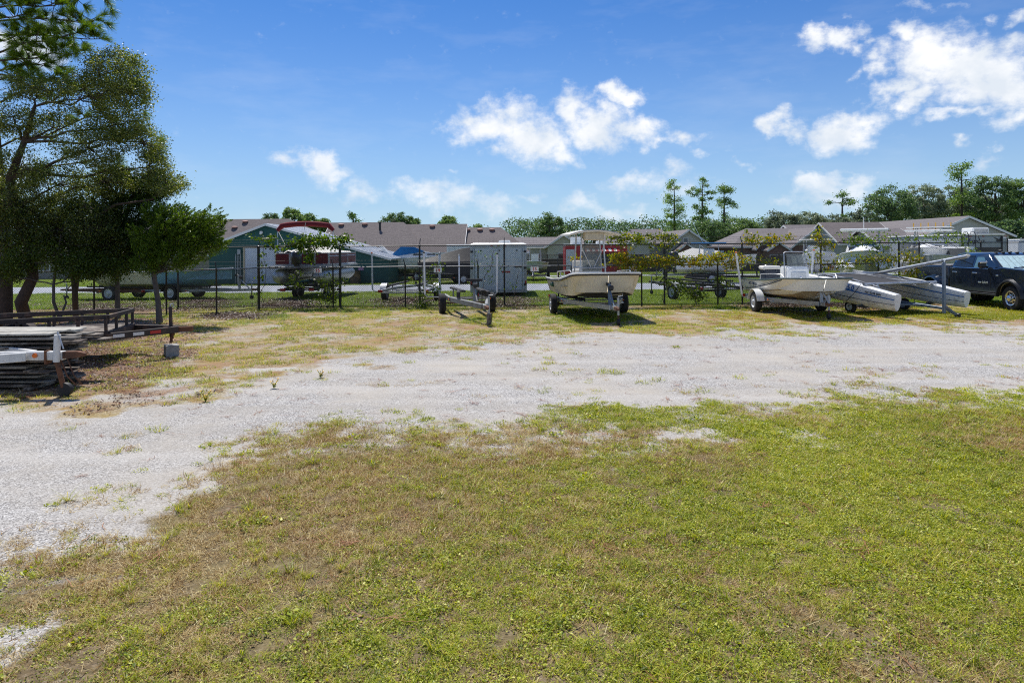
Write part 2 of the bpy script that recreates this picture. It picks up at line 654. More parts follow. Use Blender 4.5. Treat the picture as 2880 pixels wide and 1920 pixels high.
def zones(X, Y):
    """gravel (0..1), lawn (0..1, the near lawn), thin (0..1, the dry strip by the fence), straw (0..1)."""
    Yc = np.maximum(Y, 1.2)
    px, py = px_of(X, Yc), py_of(X, Yc)
    n1 = fbm(X, Y, 0.9, 4, 3) - 0.5
    wob = 1 + n1 * 0.22
    near = np.interp(px, NEAR_X, NEAR_Y)
    far = np.interp(px, FAR_X, FAR_Y)
    dn = H * F / np.maximum(near - (YH - (px - 1440) * TILT), 5)      # depth of the near edge
    df = H * F / np.maximum(far - (YH - (px - 1440) * TILT), 5)
    n2 = fbm(X, Y, 2.2, 4, 9) - 0.5
    e = n1 * 2.2 + n2 * 1.6
    lawn = np.clip((dn - Y + e * 1.5) / 2.4 + 0.38, 0, 1)
    thin = np.clip((Y - df + e * 2.2) / 3.0 + 0.25, 0, 1)
    straw = np.clip((620 - px + e * 160) / 260, 0, 1) * np.clip((1140 - py + e * 60) / 90, 0, 1)
    behind = np.clip((Y - 24.8) / 0.6, 0, 1)
    gravel = np.clip(1 - lawn - thin * 0.9, 0, 1)
    return gravel, lawn, thin * (1 - behind), straw, behind

def ground_material():
    m = bpy.data.materials.new('ground_soil_and_gravel')
    t = nodes_of(m)
    N, L = t.nodes.new, t.links.new
    out = N('ShaderNodeOutputMaterial')
    b = N('ShaderNodeBsdfPrincipled')
    b.inputs['Roughness'].default_value = 0.95
    b.inputs['Specular IOR Level'].default_value = 0.15
    L(b.outputs[0], out.inputs[0])
    g = N('ShaderNodeNewGeometry')
    P = g.outputs['Position']
    def noise(sc, det=5, ro=0.6):
        n = N('ShaderNodeTexNoise')
        n.inputs['Scale'].default_value = sc
        n.inputs['Detail'].default_value = det
        n.inputs['Roughness'].default_value = ro
        L(P, n.inputs['Vector'])
        return n.outputs['Fac']
    def ramp(f, stops):
        r = N('ShaderNodeValToRGB')
        e = r.color_ramp.elements
        e[0].position, e[0].color = stops[0][0], (*stops[0][1], 1)
        e[1].position, e[1].color = stops[-1][0], (*stops[-1][1], 1)
        for p_, c_ in stops[1:-1]:
            k = e.new(p_)
            k.color = (*c_, 1)
        L(f, r.inputs[0])
        return r.outputs[0]
    def mix(f, a, c, blend='MIX'):
        x = N('ShaderNodeMix')
        x.data_type = 'RGBA'
        x.blend_type = blend
        if isinstance(f, float):
            x.inputs['Factor'].default_value = f
        else:
            L(f, x.inputs['Factor'])
        for s, k in ((a, 'A'), (c, 'B')):
            if isinstance(s, tuple):
                x.inputs[k].default_value = (*s, 1)
            else:
                L(s, x.inputs[k])
        return x.outputs['Result']
    def mr(f, a, c, d=0.0, e=1.0):
        x = N('ShaderNodeMapRange')
        L(f, x.inputs['Value'])
        for k, v in zip(('From Min', 'From Max', 'To Min', 'To Max'), (a, c, d, e)):
            x.inputs[k].default_value = v
        return x.outputs[0]
    def attr(n):
        a = N('ShaderNodeAttribute')
        a.attribute_name = n
        return a.outputs['Fac']
    # crushed-stone gravel: small stones each with its own grey, fine sand between and in drifts
    vor = N('ShaderNodeTexVoronoi')
    vor.inputs['Scale'].default_value = 92
    vor.inputs['Randomness'].default_value = 1
    L(P, vor.inputs['Vector'])
    sepc = N('ShaderNodeSeparateColor')
    L(vor.outputs['Color'], sepc.inputs[0])
    stone = ramp(sepc.outputs[0], [(0, (0.09, 0.085, 0.08)), (0.3, (0.27, 0.26, 0.25)), (0.7, (0.46, 0.44, 0.415)), (1, (0.70, 0.68, 0.64))])
    sand = ramp(noise(30, 6, 0.7), [(0.3, (0.33, 0.295, 0.245)), (0.7, (0.55, 0.51, 0.45))])
    drift = mr(noise(0.55, 6, 0.62), 0.42, 0.66)
    gv = mix(drift, stone, sand)
    gv = mix(mr(noise(2.3, 6, 0.7), 0.46, 0.70, 0, 0.5), gv, (0.37, 0.335, 0.285))
    gv = mix(mr(noise(19, 5, 0.8), 0.60, 0.70, 0, 0.7), gv, (0.20, 0.175, 0.15))
    gv = mix(mr(noise(7.0, 4, 0.7), 0.60, 0.75, 0, 0.3), gv, (0.60, 0.585, 0.55))
    # packed wheel tracks follow the drive, paler than the loose stone beside them
    wv = N('ShaderNodeTexNoise')
    mpv = N('ShaderNodeMapping')
    mpv.inputs['Scale'].default_value = (0.12, 1.6, 1)
    mpv.inputs['Rotation'].default_value = (0, 0, 0.16)
    L(P, mpv.inputs['Vector'])
    L(mpv.outputs[0], wv.inputs['Vector'])
    wv.inputs['Scale'].default_value = 1.0
    wv.inputs['Detail'].default_value = 4
    gv = mix(mr(wv.outputs['Fac'], 0.50, 0.66, 0, 0.3), gv, (0.56, 0.535, 0.495))
    gv = mix(mr(wv.outputs['Fac'], 0.46, 0.34, 0, 0.28), gv, (0.30, 0.275, 0.24))
    # lawn soil: grey-brown sand, thatch, moss
    soil = ramp(noise(26, 7, 0.75), [(0.28, (0.06, 0.045, 0.022)), (0.5, (0.17, 0.125, 0.07)), (0.75, (0.38, 0.31, 0.22))])
    soil = mix(mr(noise(1.6, 5, 0.65), 0.42, 0.64, 0, 0.8), soil, ramp(noise(55, 5, 0.8), [(0.3, (0.10, 0.085, 0.03)), (0.7, (0.30, 0.24, 0.12))]))
    moss = mr(noise(1.05, 6, 0.7), 0.56, 0.64, 0, 0.75)
    soil = mix(moss, soil, ramp(noise(40, 5, 0.7), [(0.3, (0.06, 0.06, 0.008)), (0.7, (0.17, 0.15, 0.03))]))
    # dry strip: reddish-yellow thatch over grit
    thin = ramp(noise(34, 7, 0.8), [(0.27, (0.13, 0.075, 0.025)), (0.5, (0.33, 0.24, 0.09)), (0.75, (0.50, 0.42, 0.24))])
    thin = mix(mr(noise(0.8, 6, 0.7), 0.40, 0.60), thin, mix(0.25, stone, thin))
    thin = mix(mr(noise(0.5, 5, 0.7), 0.48, 0.60, 0, 0.6), thin, ramp(noise(40, 6, 0.8), [(0.3, (0.15, 0.06, 0.03)), (0.7, (0.42, 0.25, 0.14))]))
    straw = ramp(noise(48, 6, 0.8), [(0.28, (0.08, 0.05, 0.03)), (0.5, (0.22, 0.14, 0.09)), (0.74, (0.44, 0.33, 0.24))])
    green = ramp(noise(14, 6, 0.8), [(0.3, (0.05, 0.075, 0.012)), (0.7, (0.16, 0.20, 0.035))])
    def edge(a, sc, amt):
        ad = N('ShaderNodeMath')
        ad.operation = 'MULTIPLY_ADD'
        L(noise(sc, 6, 0.75), ad.inputs[0])
        ad.inputs[1].default_value = amt
        L(a, ad.inputs[2])
        return mr(ad.outputs[0], 0.38 + amt * 0.5, 0.62 + amt * 0.5)
    c = gv
    c = mix(edge(attr('thin'), 5, 0.9), c, thin)
    c = mix(edge(attr('soil'), 6, 0.9), c, soil)
    c = mix(edge(attr('straw'), 7, 0.9), c, straw)
    c = mix(edge(attr('behind'), 3, 0.3), c, green)
    L(c, b.inputs['Base Color'])
    bh = N('ShaderNodeMath')
    bh.operation = 'ADD'
    L(vor.outputs['Distance'], bh.inputs[0])
    L(noise(45, 5, 0.7), bh.inputs[1])
    bp = N('ShaderNodeBump')
    bp.inputs['Strength'].default_value = 0.5
    bp.inputs['Distance'].default_value = 0.008
    L(bh.outputs[0], bp.inputs['Height'])
    L(bp.outputs[0], b.inputs['Normal'])
    return m

def build_ground():
    xs = np.unique(np.concatenate([np.linspace(-2500, -60, 14), np.linspace(-60, -26, 18), np.arange(-26, 26.01, 0.11), np.linspace(26, 60, 18), np.linspace(60, 2500, 14)]))
    ys = np.unique(np.concatenate([np.linspace(-60, 0, 8), np.arange(0, 28, 0.11), np.arange(28, 80, 1.0), np.linspace(80, 4000, 20)]))
    X, Y = np.meshgrid(xs, ys)
    Z = np.where(Y < 25.5, 0.0, -0.012 * (np.minimum(Y, 80.0) - 25.5))
    near = (Y > 1) & (Y < 24) & (np.abs(X) < 25)
    Z = Z + np.where(near, (fbm(X, Y, 1.3, 3, 5) - 0.5) * 0.03, 0)
    nx, ny = len(xs), len(ys)
    V = np.stack([X.ravel(), Y.ravel(), Z.ravel()], 1)
    i = np.arange(nx * ny).reshape(ny, nx)
    Fc = np.stack([i[:-1, :-1].ravel(), i[:-1, 1:].ravel(), i[1:, 1:].ravel(), i[1:, :-1].ravel()], 1)
    o = mesh_np('ground', V, Fc, ground_material(), smooth=True)
    tag(o, 'gravel lot with thin dry grass and a patchy weedy lawn in front', kind='structure')
    gr, la, th, st, be = zones(X.ravel(), Y.ravel())
    for n, a in (('soil', np.clip(la * 1.3 - 0.45, 0, 1)), ('thin', th), ('straw', st), ('behind', be)):
        at_ = o.data.attributes.new(n, 'FLOAT', 'POINT')
        at_.data.foreach_set('value', np.ascontiguousarray(a, dtype=np.float32))
    return o
build_ground()

# the grey gravel lane beyond the fence, and the loop further back
def strip(name, pts, width, m, label, lift=0.006):
    mb = MB()
    P = [Vector(p) for p in pts]
    dense = []
    for a, b in zip(P[:-1], P[1:]):
        n = max(2, int((b - a).length / 2))
        dense += [a.lerp(b, k / n) for k in range(n)]
    dense.append(P[-1])
    L_, R_ = [], []
    for k, p in enumerate(dense):
        d = (dense[min(k + 1, len(dense) - 1)] - dense[max(k - 1, 0)]).normalized()
        s = Vector((-d.y, d.x, 0))
        w = width / 2 + random.uniform(-0.15, 0.15)
        for lst, sg in ((L_, 1), (R_, -1)):
            q = p + s * w * sg
            lst.append((q.x, q.y, gz(q.y) + lift))
    n = len(dense)
    mb.add(L_ + R_, [(k, k + 1, n + k + 1, n + k) for k in range(n - 1)])
    o = mb.build(name, m)
    return tag(o, label, kind='structure')
m_lane = mat('lane_gravel', (0.34, 0.36, 0.40), rough=0.95, var=0.35, scale=30, bump=0.4, bscale=60, col2=(0.5, 0.5, 0.5), fac2=0.3, scale2=1.2)
strip('gravel_lane', [(-60, 40.5, 0), (-20, 40.3, 0), (0, 40.6, 0), (20, 41.2, 0), (60, 42, 0)], 9.0, m_lane, 'grey gravel lane running behind the chain link fence')
strip('back_lane', [(-4, 61, 0), (10, 62, 0), (40, 63, 0), (80, 64, 0)], 4.5, m_lane, 'second grey gravel lane in front of the houses')
# ================================================================ GRASS AND LITTER (stuff, scattered from small clumps)
def blades_mesh(name, n, rad_, lmin, lmax, wid, lean, m, seg=2, curl=0.5, seed=0, flat=0.0):
    r = random.Random(seed)
    mb = MB()
    for _ in range(n):
        a = r.uniform(0, 6.283)
        q = rad_ * math.sqrt(r.random())
        p = Vector((math.cos(a) * q, math.sin(a) * q, 0))
        d = r.uniform(0, 6.283)
        l = r.uniform(lmin, lmax)
        out = Vector((math.cos(d), math.sin(d), 0))
        sd = Vector((-out.y, out.x, 0)) * wid * r.uniform(0.6, 1.2) * 0.5
        th = r.uniform(lean * 0.3, lean)
        vs = []
        for k in range(seg + 1):
            t = k / seg
            an = th + curl * t * r.uniform(0.6, 1.2)
            w = 1 - t * 0.92
            c = p + out * (l * t * math.sin(an)) + Vector((0, 0, max(0.002, l * t * math.cos(an)) + flat))
            vs += [c - sd * w, c + sd * w]
        mb.add(vs, [(2 * k, 2 * k + 1, 2 * k + 3, 2 * k + 2) for k in range(seg)])
    return mb.mesh(name, m)
def leaves_mesh(name, n, rad_, size, m, seed=0, hgt=0.03, aspect=0.7):
    """A low mat of small broad leaves."""
    r = random.Random(seed)
    mb = MB()
    for _ in range(n):
        a = r.uniform(0, 6.283)
        q = rad_ * math.sqrt(r.random())
        c = Vector((math.cos(a) * q, math.sin(a) * q, r.uniform(0.15, 1) * hgt * (1 - 0.6 * q / rad_)))
        e = Euler((r.gauss(0, 0.5), r.gauss(0, 0.5), r.uniform(0, 6.283))).to_matrix()
        s = size * r.uniform(0.6, 1.3)
        pts = [(-s, 0, 0), (-s * 0.2, -s * aspect * 0.8, s * 0.15), (s * 0.8, 0, 0), (-s * 0.2, s * aspect * 0.8, s * 0.15)]
        mb.add([c + e @ Vector(p) for p in pts], [(0, 1, 2, 3)])
    return mb.mesh(name, m)
lm_grass = leaf_mat('grass_blade', [(0.12, 0.16, 0.008), (0.28, 0.34, 0.012), (0.46, 0.48, 0.02), (0.60, 0.52, 0.10)], 0.35, 0.3, 0.35, 0.5)
lm_weed = leaf_mat('weed_leaf', [(0.10, 0.14, 0.012), (0.27, 0.33, 0.018), (0.45, 0.48, 0.03), (0.62, 0.60, 0.12)], 0.3, 0.35, 0.35, 0.45)
lm_dry = leaf_mat('dry_grass', [(0.17, 0.085, 0.025), (0.36, 0.23, 0.08), (0.54, 0.41, 0.16), (0.66, 0.56, 0.30)], 0.25, 0.25, 0.2, 0.6)
lm_red = leaf_mat('reddish_dry_grass', [(0.24, 0.07, 0.03), (0.38, 0.18, 0.05), (0.45, 0.34, 0.05), (0.50, 0.42, 0.12)], 0.3, 0.25, 0.3, 0.5)
lm_straw = leaf_mat('pine_straw', [(0.16, 0.055, 0.025), (0.30, 0.12, 0.05), (0.42, 0.20, 0.09)], 0.1, 0.3)
lm_lush = leaf_mat('lush_grass', [(0.08, 0.14, 0.008), (0.18, 0.27, 0.012), (0.30, 0.38, 0.02)], 0.4, 0.3, 0.35, 0.35)
lm_yel = leaf_mat('yellow_green_cover', [(0.14, 0.17, 0.008), (0.27, 0.29, 0.012), (0.38, 0.37, 0.02)], 0.4, 0.3)
lm_litter = leaf_mat('leaf_litter', [(0.07, 0.04, 0.025), (0.17, 0.11, 0.075), (0.30, 0.22, 0.17), (0.42, 0.34, 0.28)], 0.1, 0.3)
lm_flower = leaf_mat('yellow_flower', [(0.65, 0.36, 0.01), (0.8, 0.5, 0.02)], 0.3, 0.3)
def proto_collection(name, meshes):
    c = bpy.data.collections.new(name)
    for k, me in enumerate(meshes):
        o = bpy.data.objects.new('%s_clump_%02d' % (name, k), me)
        c.objects.link(o)
    return c
def scatter(name, label, protos, P, idx, scl, cat=None):
    """One stuff object: clumps instanced on points."""
    n = len(P)
    me = bpy.data.meshes.new(name)
    me.vertices.add(n)
    me.vertices.foreach_set('co', np.ascontiguousarray(P, dtype=np.float32).ravel())
    a = me.attributes.new('idx', 'INT', 'POINT')
    a.data.foreach_set('value', np.ascontiguousarray(idx, dtype=np.int32))
    a = me.attributes.new('scl', 'FLOAT', 'POINT')
    a.data.foreach_set('value', np.ascontiguousarray(scl, dtype=np.float32))
    a = me.attributes.new('rot', 'FLOAT_VECTOR', 'POINT')
    rot = np.zeros((n, 3), dtype=np.float32)
    rot[:, 2] = RNG.uniform(0, 6.283, n)
    a.data.foreach_set('vector', rot.ravel())
    o = bpy.data.objects.new(name, me)
    COL.objects.link(o)
    tag(o, label, cat, kind='stuff')
    ng = bpy.data.node_groups.new(name + '_scatter', 'GeometryNodeTree')
    ng.interface.new_socket('Geometry', in_out='INPUT', socket_type='NodeSocketGeometry')
    ng.interface.new_socket('Geometry', in_out='OUTPUT', socket_type='NodeSocketGeometry')
    gi, go = ng.nodes.new('NodeGroupInput'), ng.nodes.new('NodeGroupOutput')
    ip = ng.nodes.new('GeometryNodeInstanceOnPoints')
    ci = ng.nodes.new('GeometryNodeCollectionInfo')
    ci.inputs['Collection'].default_value = protos
    ci.inputs['Separate Children'].default_value = True
    ci.inputs['Reset Children'].default_value = True
    def named(nm, ty):
        x = ng.nodes.new('GeometryNodeInputNamedAttribute')
        x.data_type = ty
        x.inputs[0].default_value = nm
        return x.outputs[0]
    ng.links.new(gi.outputs[0], ip.inputs['Points'])
    ng.links.new(ci.outputs[0], ip.inputs['Instance'])
    ip.inputs['Pick Instance'].default_value = True
    ng.links.new(named('idx', 'INT'), ip.inputs['Instance Index'])
    ng.links.new(named('rot', 'FLOAT_VECTOR'), ip.inputs['Rotation'])
    ng.links.new(named('scl', 'FLOAT'), ip.inputs['Scale'])
    ng.links.new(ip.outputs[0], go.inputs[0])
    md = o.modifiers.new('scatter', 'NODES')
    md.node_group = ng
    return o
def gzv(Y):
    return np.where(Y < 25.5, 0.0, -0.012 * (np.minimum(Y, 80.0) - 25.5))
def wedge(n, y0, y1, margin=1.5):
    """Random spots over the ground the camera can see, with some to spare at the sides, evenly spread."""
    Y = np.sqrt(RNG.uniform(y0 * y0, y1 * y1, n))
    X = RNG.uniform(-1, 1, n) * (Y * 0.78 + margin)
    return X, Y
def grass():
    # --- near lawn
    protos = [leaves_mesh('w%d' % i, 40, 0.07, 0.0095, lm_weed, i, 0.026) for i in range(4)]                 # 0-3 weeds
    protos += [blades_mesh('g%d' % i, 30, 0.055, 0.022, 0.06, 0.0045, 1.0, lm_grass, 2, 0.7, i) for i in range(4)]    # 4-7 grass
    protos += [blades_mesh('d%d' % i, 34, 0.07, 0.025, 0.065, 0.0042, 1.45, lm_dry, 1, 0.4, i + 40) for i in range(4)]  # 8-11 thatch
    protos += [blades_mesh('t%d' % i, 20, 0.025, 0.06, 0.13, 0.0042, 0.8, lm_grass, 3, 0.6, i + 60) for i in range(3)]   # 12-14 taller tufts
    protos += [leaves_mesh('b%d' % i, 12, 0.05, 0.018, lm_weed, i + 80, 0.035) for i in range(2)]            # 15-16 broad leaves
    pc = proto_collection('lawn', protos)
    X, Y = wedge(178000, 2.6, 13.5, 2.6)
    gr, la, th, st, be = zones(X, Y)
    green = fbm(X, Y, 0.55, 4, 21)
    bare = fbm(X, Y, 1.5, 4, 33)
    fine = fbm(X, Y, 5.0, 3, 41)
    right = np.clip((X / np.maximum(Y, 1) + 0.55) * 1.2, 0, 1)           # thinner and browner on the left
    cover = np.clip(la * 1.15 - 0.05, 0, 1) ** 1.4 * np.clip((bare - 0.33) * 5 + 0.25 + right * 1.0, 0.25, 1)
    cover *= np.clip((fine - 0.36) * 6 + 0.4 + right * 0.7, 0.25, 1)
    keep = RNG.random(len(X)) < cover
    X, Y, green, right = X[keep], Y[keep], green[keep], right[keep]
    n = len(X)
    u = RNG.random(n)
    pg = np.clip(0.36 + (green - 0.5) * 3.0 + right * 0.26, 0.14, 0.88)   # share of green clumps
    idx = np.where(u < pg, np.where(RNG.random(n) < 0.55 + 0.0 * right, RNG.integers(0, 4, n), RNG.integers(4, 8, n)), RNG.integers(8, 12, n))
    v = RNG.random(n)
    idx = np.where(v < 0.04, RNG.integers(12, 15, n), idx)
    idx = np.where((v > 0.992), RNG.integers(15, 17, n), idx)
    scl = np.exp(RNG.normal(0, 0.26, n)) * 0.95 * np.clip(0.9 + (Y - 5) * 0.035, 0.85, 1.3)
    scatter('lawn_grass', 'patchy weedy lawn of low green and brown grass in the foreground', pc, np.stack([X, Y, np.zeros(n)], 1), idx, scl)
    # --- thin dry grass, gravel weeds
    protos = [blades_mesh('r%d' % i, 30, 0.10, 0.03, 0.09, 0.006, 1.3, lm_red, 2, 0.6, i + 7) for i in range(3)]
    protos += [blades_mesh('y%d' % i, 34, 0.11, 0.04, 0.12, 0.008, 1.0, lm_grass, 2, 0.6, i + 17) for i in range(3)]
    protos += [blades_mesh('k%d' % i, 34, 0.12, 0.03, 0.09, 0.006, 1.5, lm_dry, 1, 0.4, i + 27) for i in range(3)]
    protos += [leaves_mesh('c%d' % i, 26, 0.10, 0.016, lm_weed, i + 91, 0.05) for i in range(2)]
    pc = proto_collection('thin', protos)
    X, Y = wedge(80000, 7.5, 25.2, 3)
    gr, la, th, st, be = zones(X, Y)
    px = px_of(X, Y)
    clump = fbm(X, Y, 1.1, 4, 51)
    clump2 = fbm(X, Y, 3.0, 3, 57)
    cov = th * np.clip((clump - 0.38) * 5, 0.10, 1) * np.clip((clump2 - 0.34) * 5, 0.15, 1) * 0.95
    cov = np.maximum(cov, (1 - la) * 0.55 * np.clip((clump - 0.55) * 9, 0, 1) * np.clip((clump2 - 0.42) * 6, 0, 1) * np.clip(1.25 - gr * 0.95, 0.10, 1))
    cov *= 1 - 0.6 * st
    keep = RNG.random(len(X)) < cov
    X, Y, px, clump = X[keep], Y[keep], px[keep], clump[keep]
    n = len(X)
    u, big = RNG.random(n), fbm(X, Y, 0.35, 3, 71)
    redn = np.clip((px - 1500) / 700, 0.1, 0.55)
    idx = np.where(u < redn, RNG.integers(0, 3, n), np.where(u < redn + 0.32, RNG.integers(3, 6, n), np.where(u < 0.97, RNG.integers(6, 9, n), RNG.integers(9, 11, n))))
    idx = np.where((big > 0.55) & (RNG.random(n) < 0.5), RNG.integers(3, 6, n), idx)
    scatter('dry_grass', 'thin yellow and reddish dry grass growing through the gravel', pc, np.stack([X, Y, np.zeros(n)], 1), idx, RNG.uniform(0.6, 1.3, n))
    # --- denser green tufts by the fence foot, under the boats and along the far lawn edge
    protos = [blades_mesh('l%d' % i, 40, 0.13, 0.06, 0.18, 0.009, 0.9, lm_lush, 2, 0.7, i + 3) for i in range(4)]
    protos += [blades_mesh('z%d' % i, 30, 0.14, 0.03, 0.07, 0.012, 1.3, lm_yel, 2, 0.4, i + 13) for i in range(3)]
    pc = proto_collection('lush', protos)
    pts, ids, sc = [], [], []
    for (x0, y0, rx, ry, cnt, k, s0) in (
            (2150, 868, 260, 6, 160, 0, .8), (1640, 895, 190, 22, 420, 0, .8), (1240, 868, 300, 5, 260, 0, .7), (900, 872, 240, 8, 260, 0, .8), (1340, 900, 60, 10, 90, 0, .7), (760, 890, 60, 8, 120, 0, .8),
            (1660, 868, 160, 8, 130, 0, .8), (2330, 884, 70, 9, 150, 0, .6), (2640, 884, 260, 8, 900, 4, 1.0), (2800, 892, 180, 8, 700, 4, 1.0), (2470, 882, 120, 7, 260, 4, .9), (700, 905, 70, 8, 60, 0, .6),
            (300, 890, 320, 8, 220, 0, .9), (2030, 866, 40, 5, 90, 0, 1.), (2880, 876, 80, 6, 300, 4, 1.0)):
        for _ in range(cnt):
            q = ground_at(x0 + random.gauss(0, 0.5) * rx, y0 + random.gauss(0, 0.5) * ry)
            if q.y > 25.3:
                continue
            pts.append((q.x, q.y, 0))
            ids.append(random.randrange(4) if k == 0 else 4 + random.randrange(3))
            sc.append(s0 * random.uniform(0.6, 1.3))
    scatter('fence_grass', 'bright green tufts growing along the foot of the fence and under the boats', pc, np.array(pts), np.array(ids), np.array(sc))
    # --- grass plots beyond the fence
    protos = [blades_mesh('f%d' % i, 50, 0.28, 0.05, 0.16, 0.016, 0.9, lm_lush, 2, 0.7, i + 30) for i in range(4)]
    pc = proto_collection('plot', protos)
    X = RNG.uniform(-42, 46, 52000)
    Y = 25.2 + (72 - 25.2) * RNG.random(52000) ** 1.35
    dl = np.abs(Y - 40.6)
    keep = (dl > 4.4) & (np.abs(Y - 62) > 2.2) & (np.abs(X) < Y * 0.8 + 3) & (fbm(X, Y, 0.5, 4, 88) > 0.36)
    X, Y = X[keep], Y[keep]
    n = len(X)
    scatter('plot_grass', 'mown green grass plots between the fence and the gravel lanes', pc, np.stack([X, Y, gzv(Y)], 1), RNG.integers(0, 4, n), RNG.uniform(0.7, 1.3, n))
    # --- pine straw and leaf litter
    def needles(seed, n=9, l=0.16):
        r = random.Random(seed)
        mb = MB()
        for _ in range(n):
            a = r.uniform(0, 6.283) if r.random() < 0.35 else r.gauss(0.2, 0.35)
            c = Vector((r.gauss(0, 0.05), r.gauss(0, 0.025), 0.006 + r.random() * 0.012))
            d = Vector((math.cos(a), math.sin(a), r.gauss(0, 0.04)))
            s = Vector((-d.y, d.x, 0)) * 0.0016
            b = Vector((-d.y, d.x, 0)) * r.gauss(0, 0.012)
            h = l * r.uniform(0.5, 1) * 0.5
            mb.add([c - d * h - s, c - d * h + s, c + b + s, c + b - s, c + d * h + s, c + d * h - s], [(0, 1, 2, 3), (3, 2, 4, 5)])
        return mb.mesh('needle_clump', lm_straw)
    def litter(seed):
        return leaves_mesh('litter', 14, 0.16, 0.022, lm_litter, seed, 0.025, 0.6)
    pc = proto_collection('straw', [needles(i) for i in range(5)] + [needles(i + 9, 3, 0.14) for i in range(3)] + [litter(i) for i in range(3)])
    X, Y = wedge(44000, 2.8, 21.5, 2.6)
    gr, la, th, st, be = zones(X, Y)
    c1 = fbm(X, Y, 1.7, 4, 61)
    cov = np.maximum(st * 0.8, 0.09 * np.clip((c1 - 0.5) * 10, 0, 1) + 0.01)
    keep = RNG.random(len(X)) < cov
    X, Y, st = X[keep], Y[keep], st[keep]
    n = len(X)
    u = RNG.random(n)
    idx = np.where(st > 0.3, np.where(u < 0.62, RNG.integers(0, 5, n), RNG.integers(8, 11, n)), np.where(u < 0.35, RNG.integers(0, 5, n), RNG.integers(5, 8, n)))
    scatter('pine_straw', 'brown pine needles and dead leaves strewn over the gravel and lawn', pc, np.stack([X, Y, np.zeros(n)], 1), idx, RNG.uniform(0.7, 1.5, n))
grass()
def flowering_weeds():
    r = random.Random(5)
    spots = [(900, 1062, 'tallest'), (768, 1092, 'sparse'), (575, 1130, 'small')]
    for (px, py, w) in spots:
        q = ground_at(px, py)
        o = thing('flowering_weed', '%s yellow flowered weed on the gravel, %s' % (w, {'tallest': 'right of the board stack shadow', 'lower': 'just right of the tallest one', 'sparse': 'left of the tallest one', 'thin': 'farthest right of the yellow ones', 'small': 'nearest the white trailer jack'}[w]), 'weed', (q.x, q.y, 0))
        st, fl, lf = MB(), MB(), MB()
        for k in range(12):
            a, l = r.uniform(0, 6.28), r.uniform(.05, .17)
            e = Vector((math.cos(a) * l * .45, math.sin(a) * l * .45, l))
            st.tube([(0, 0, 0), e * .5 + Vector((0, 0, .02)), e], .003, 4)
            for j in range(4):
                an = r.uniform(0, 6.28)
                d = Vector((math.cos(an), math.sin(an), .4)) * .018
                s = Vector((-d.y, d.x, 0)) * .5
                fl.quad(e - s, e + d - s * .6, e + d * 1.2 + s * .6, e + s)
            for j in range(4):
                p = e * r.uniform(.2, .8)
                an = r.uniform(0, 6.28)
                d = Vector((math.cos(an), math.sin(an), .3)) * .035
                s = Vector((-d.y, d.x, 0)) * .3
                lf.quad(p, p + d * .5 - s, p + d, p + d * .5 + s)
        st.build('stem', lm_grass, o)
        tag(fl.build('petals', lm_flower, o), kind='stuff')
        tag(lf.build('leaves', lm_weed, o), kind='stuff')
flowering_weeds()
# ================================================================ FENCES
m_black = mat('black_vinyl_steel', (0.016, 0.017, 0.018), rough=0.42, var=0.3, scale=9)
m_wire = mat('black_wire', (0.010, 0.010, 0.011), rough=0.6, var=0.2)
m_rail = mat('dark_grey_rail', (0.10, 0.11, 0.125), rough=0.35, var=0.3, scale=3, col2=(0.25, 0.27, 0.3), fac2=0.4, scale2=2)
m_galv = mat('galvanised_steel', (0.42, 0.44, 0.46), rough=0.45, metal=0.55, var=0.3, scale=7, col2=(0.22, 0.2, 0.18), fac2=0.25)
def chain_panel(parent, a, b, z0, z1, pitch=0.078, r=0.0031):
    """Diamond wire netting between two posts: two crossing families of wires."""
    a, b = Vector(a), Vector(b)
    w = (b - a).length
    h = z1 - z0
    d = (b - a).normalized()
    nrm = Vector((-d.y, d.x, 0))
    V, Fc = [], []
    def wire(u0, v0, u1, v1, off):
        p, q = a + d * u0 + Vector((0, 0, v0)), a + d * u1 + Vector((0, 0, v1))
        p, q = p + nrm * off, q + nrm * off
        t = (q - p).normalized()
        s = t.cross(nrm).normalized()
        o = len(V)
        for c in (p, q):
            for k in range(3):
                an = 2.0944 * k + 0.5
                V.append(c + (nrm * math.cos(an) + s * math.sin(an)) * r)
        for k in range(3):
            j = (k + 1) % 3
            Fc.append((o + k, o + j, o + 3 + j, o + 3 + k))
    n = int((w + h) / pitch) + 1
    for i in range(n):
        c = i * pitch
        u0, v0 = (c, 0) if c <= w else (w, c - w)
        u1, v1 = (c - h, h) if c - h >= 0 else (0, c)
        wire(u0, z0 + v0, u1, z0 + v1, 0.002)
        u0, v0 = w - u0, v0
        u1, v1 = w - u1, v1
        wire(u0, z0 + v0, u1, z0 + v1, -0.002)
    return mesh_np('chain_link', np.array([tuple(v) for v in V]), np.array(Fc), m_wire, parent)
def barbed(parent, pts, wires=1, r=0.003):
    mb = MB()
    for i in range(len(pts) - 1):
        a, b = Vector(pts[i]), Vector(pts[i + 1])
        n = 6
        mb.tube([a.lerp(b, k / n) - Vector((0, 0, 0.02 * math.sin(math.pi * k / n))) for k in range(n + 1)], r, 3, False)
        m_ = max(2, int((b - a).length / 0.13))
        for k in range(1, m_):
            c = a.lerp(b, k / m_)
            mb.bar(c + Vector((-0.01, 0, -0.02)), c + Vector((0.012, 0, 0.02)), 0.004, 0.004)
    return mb.build('barbed_wire', m_wire, parent)
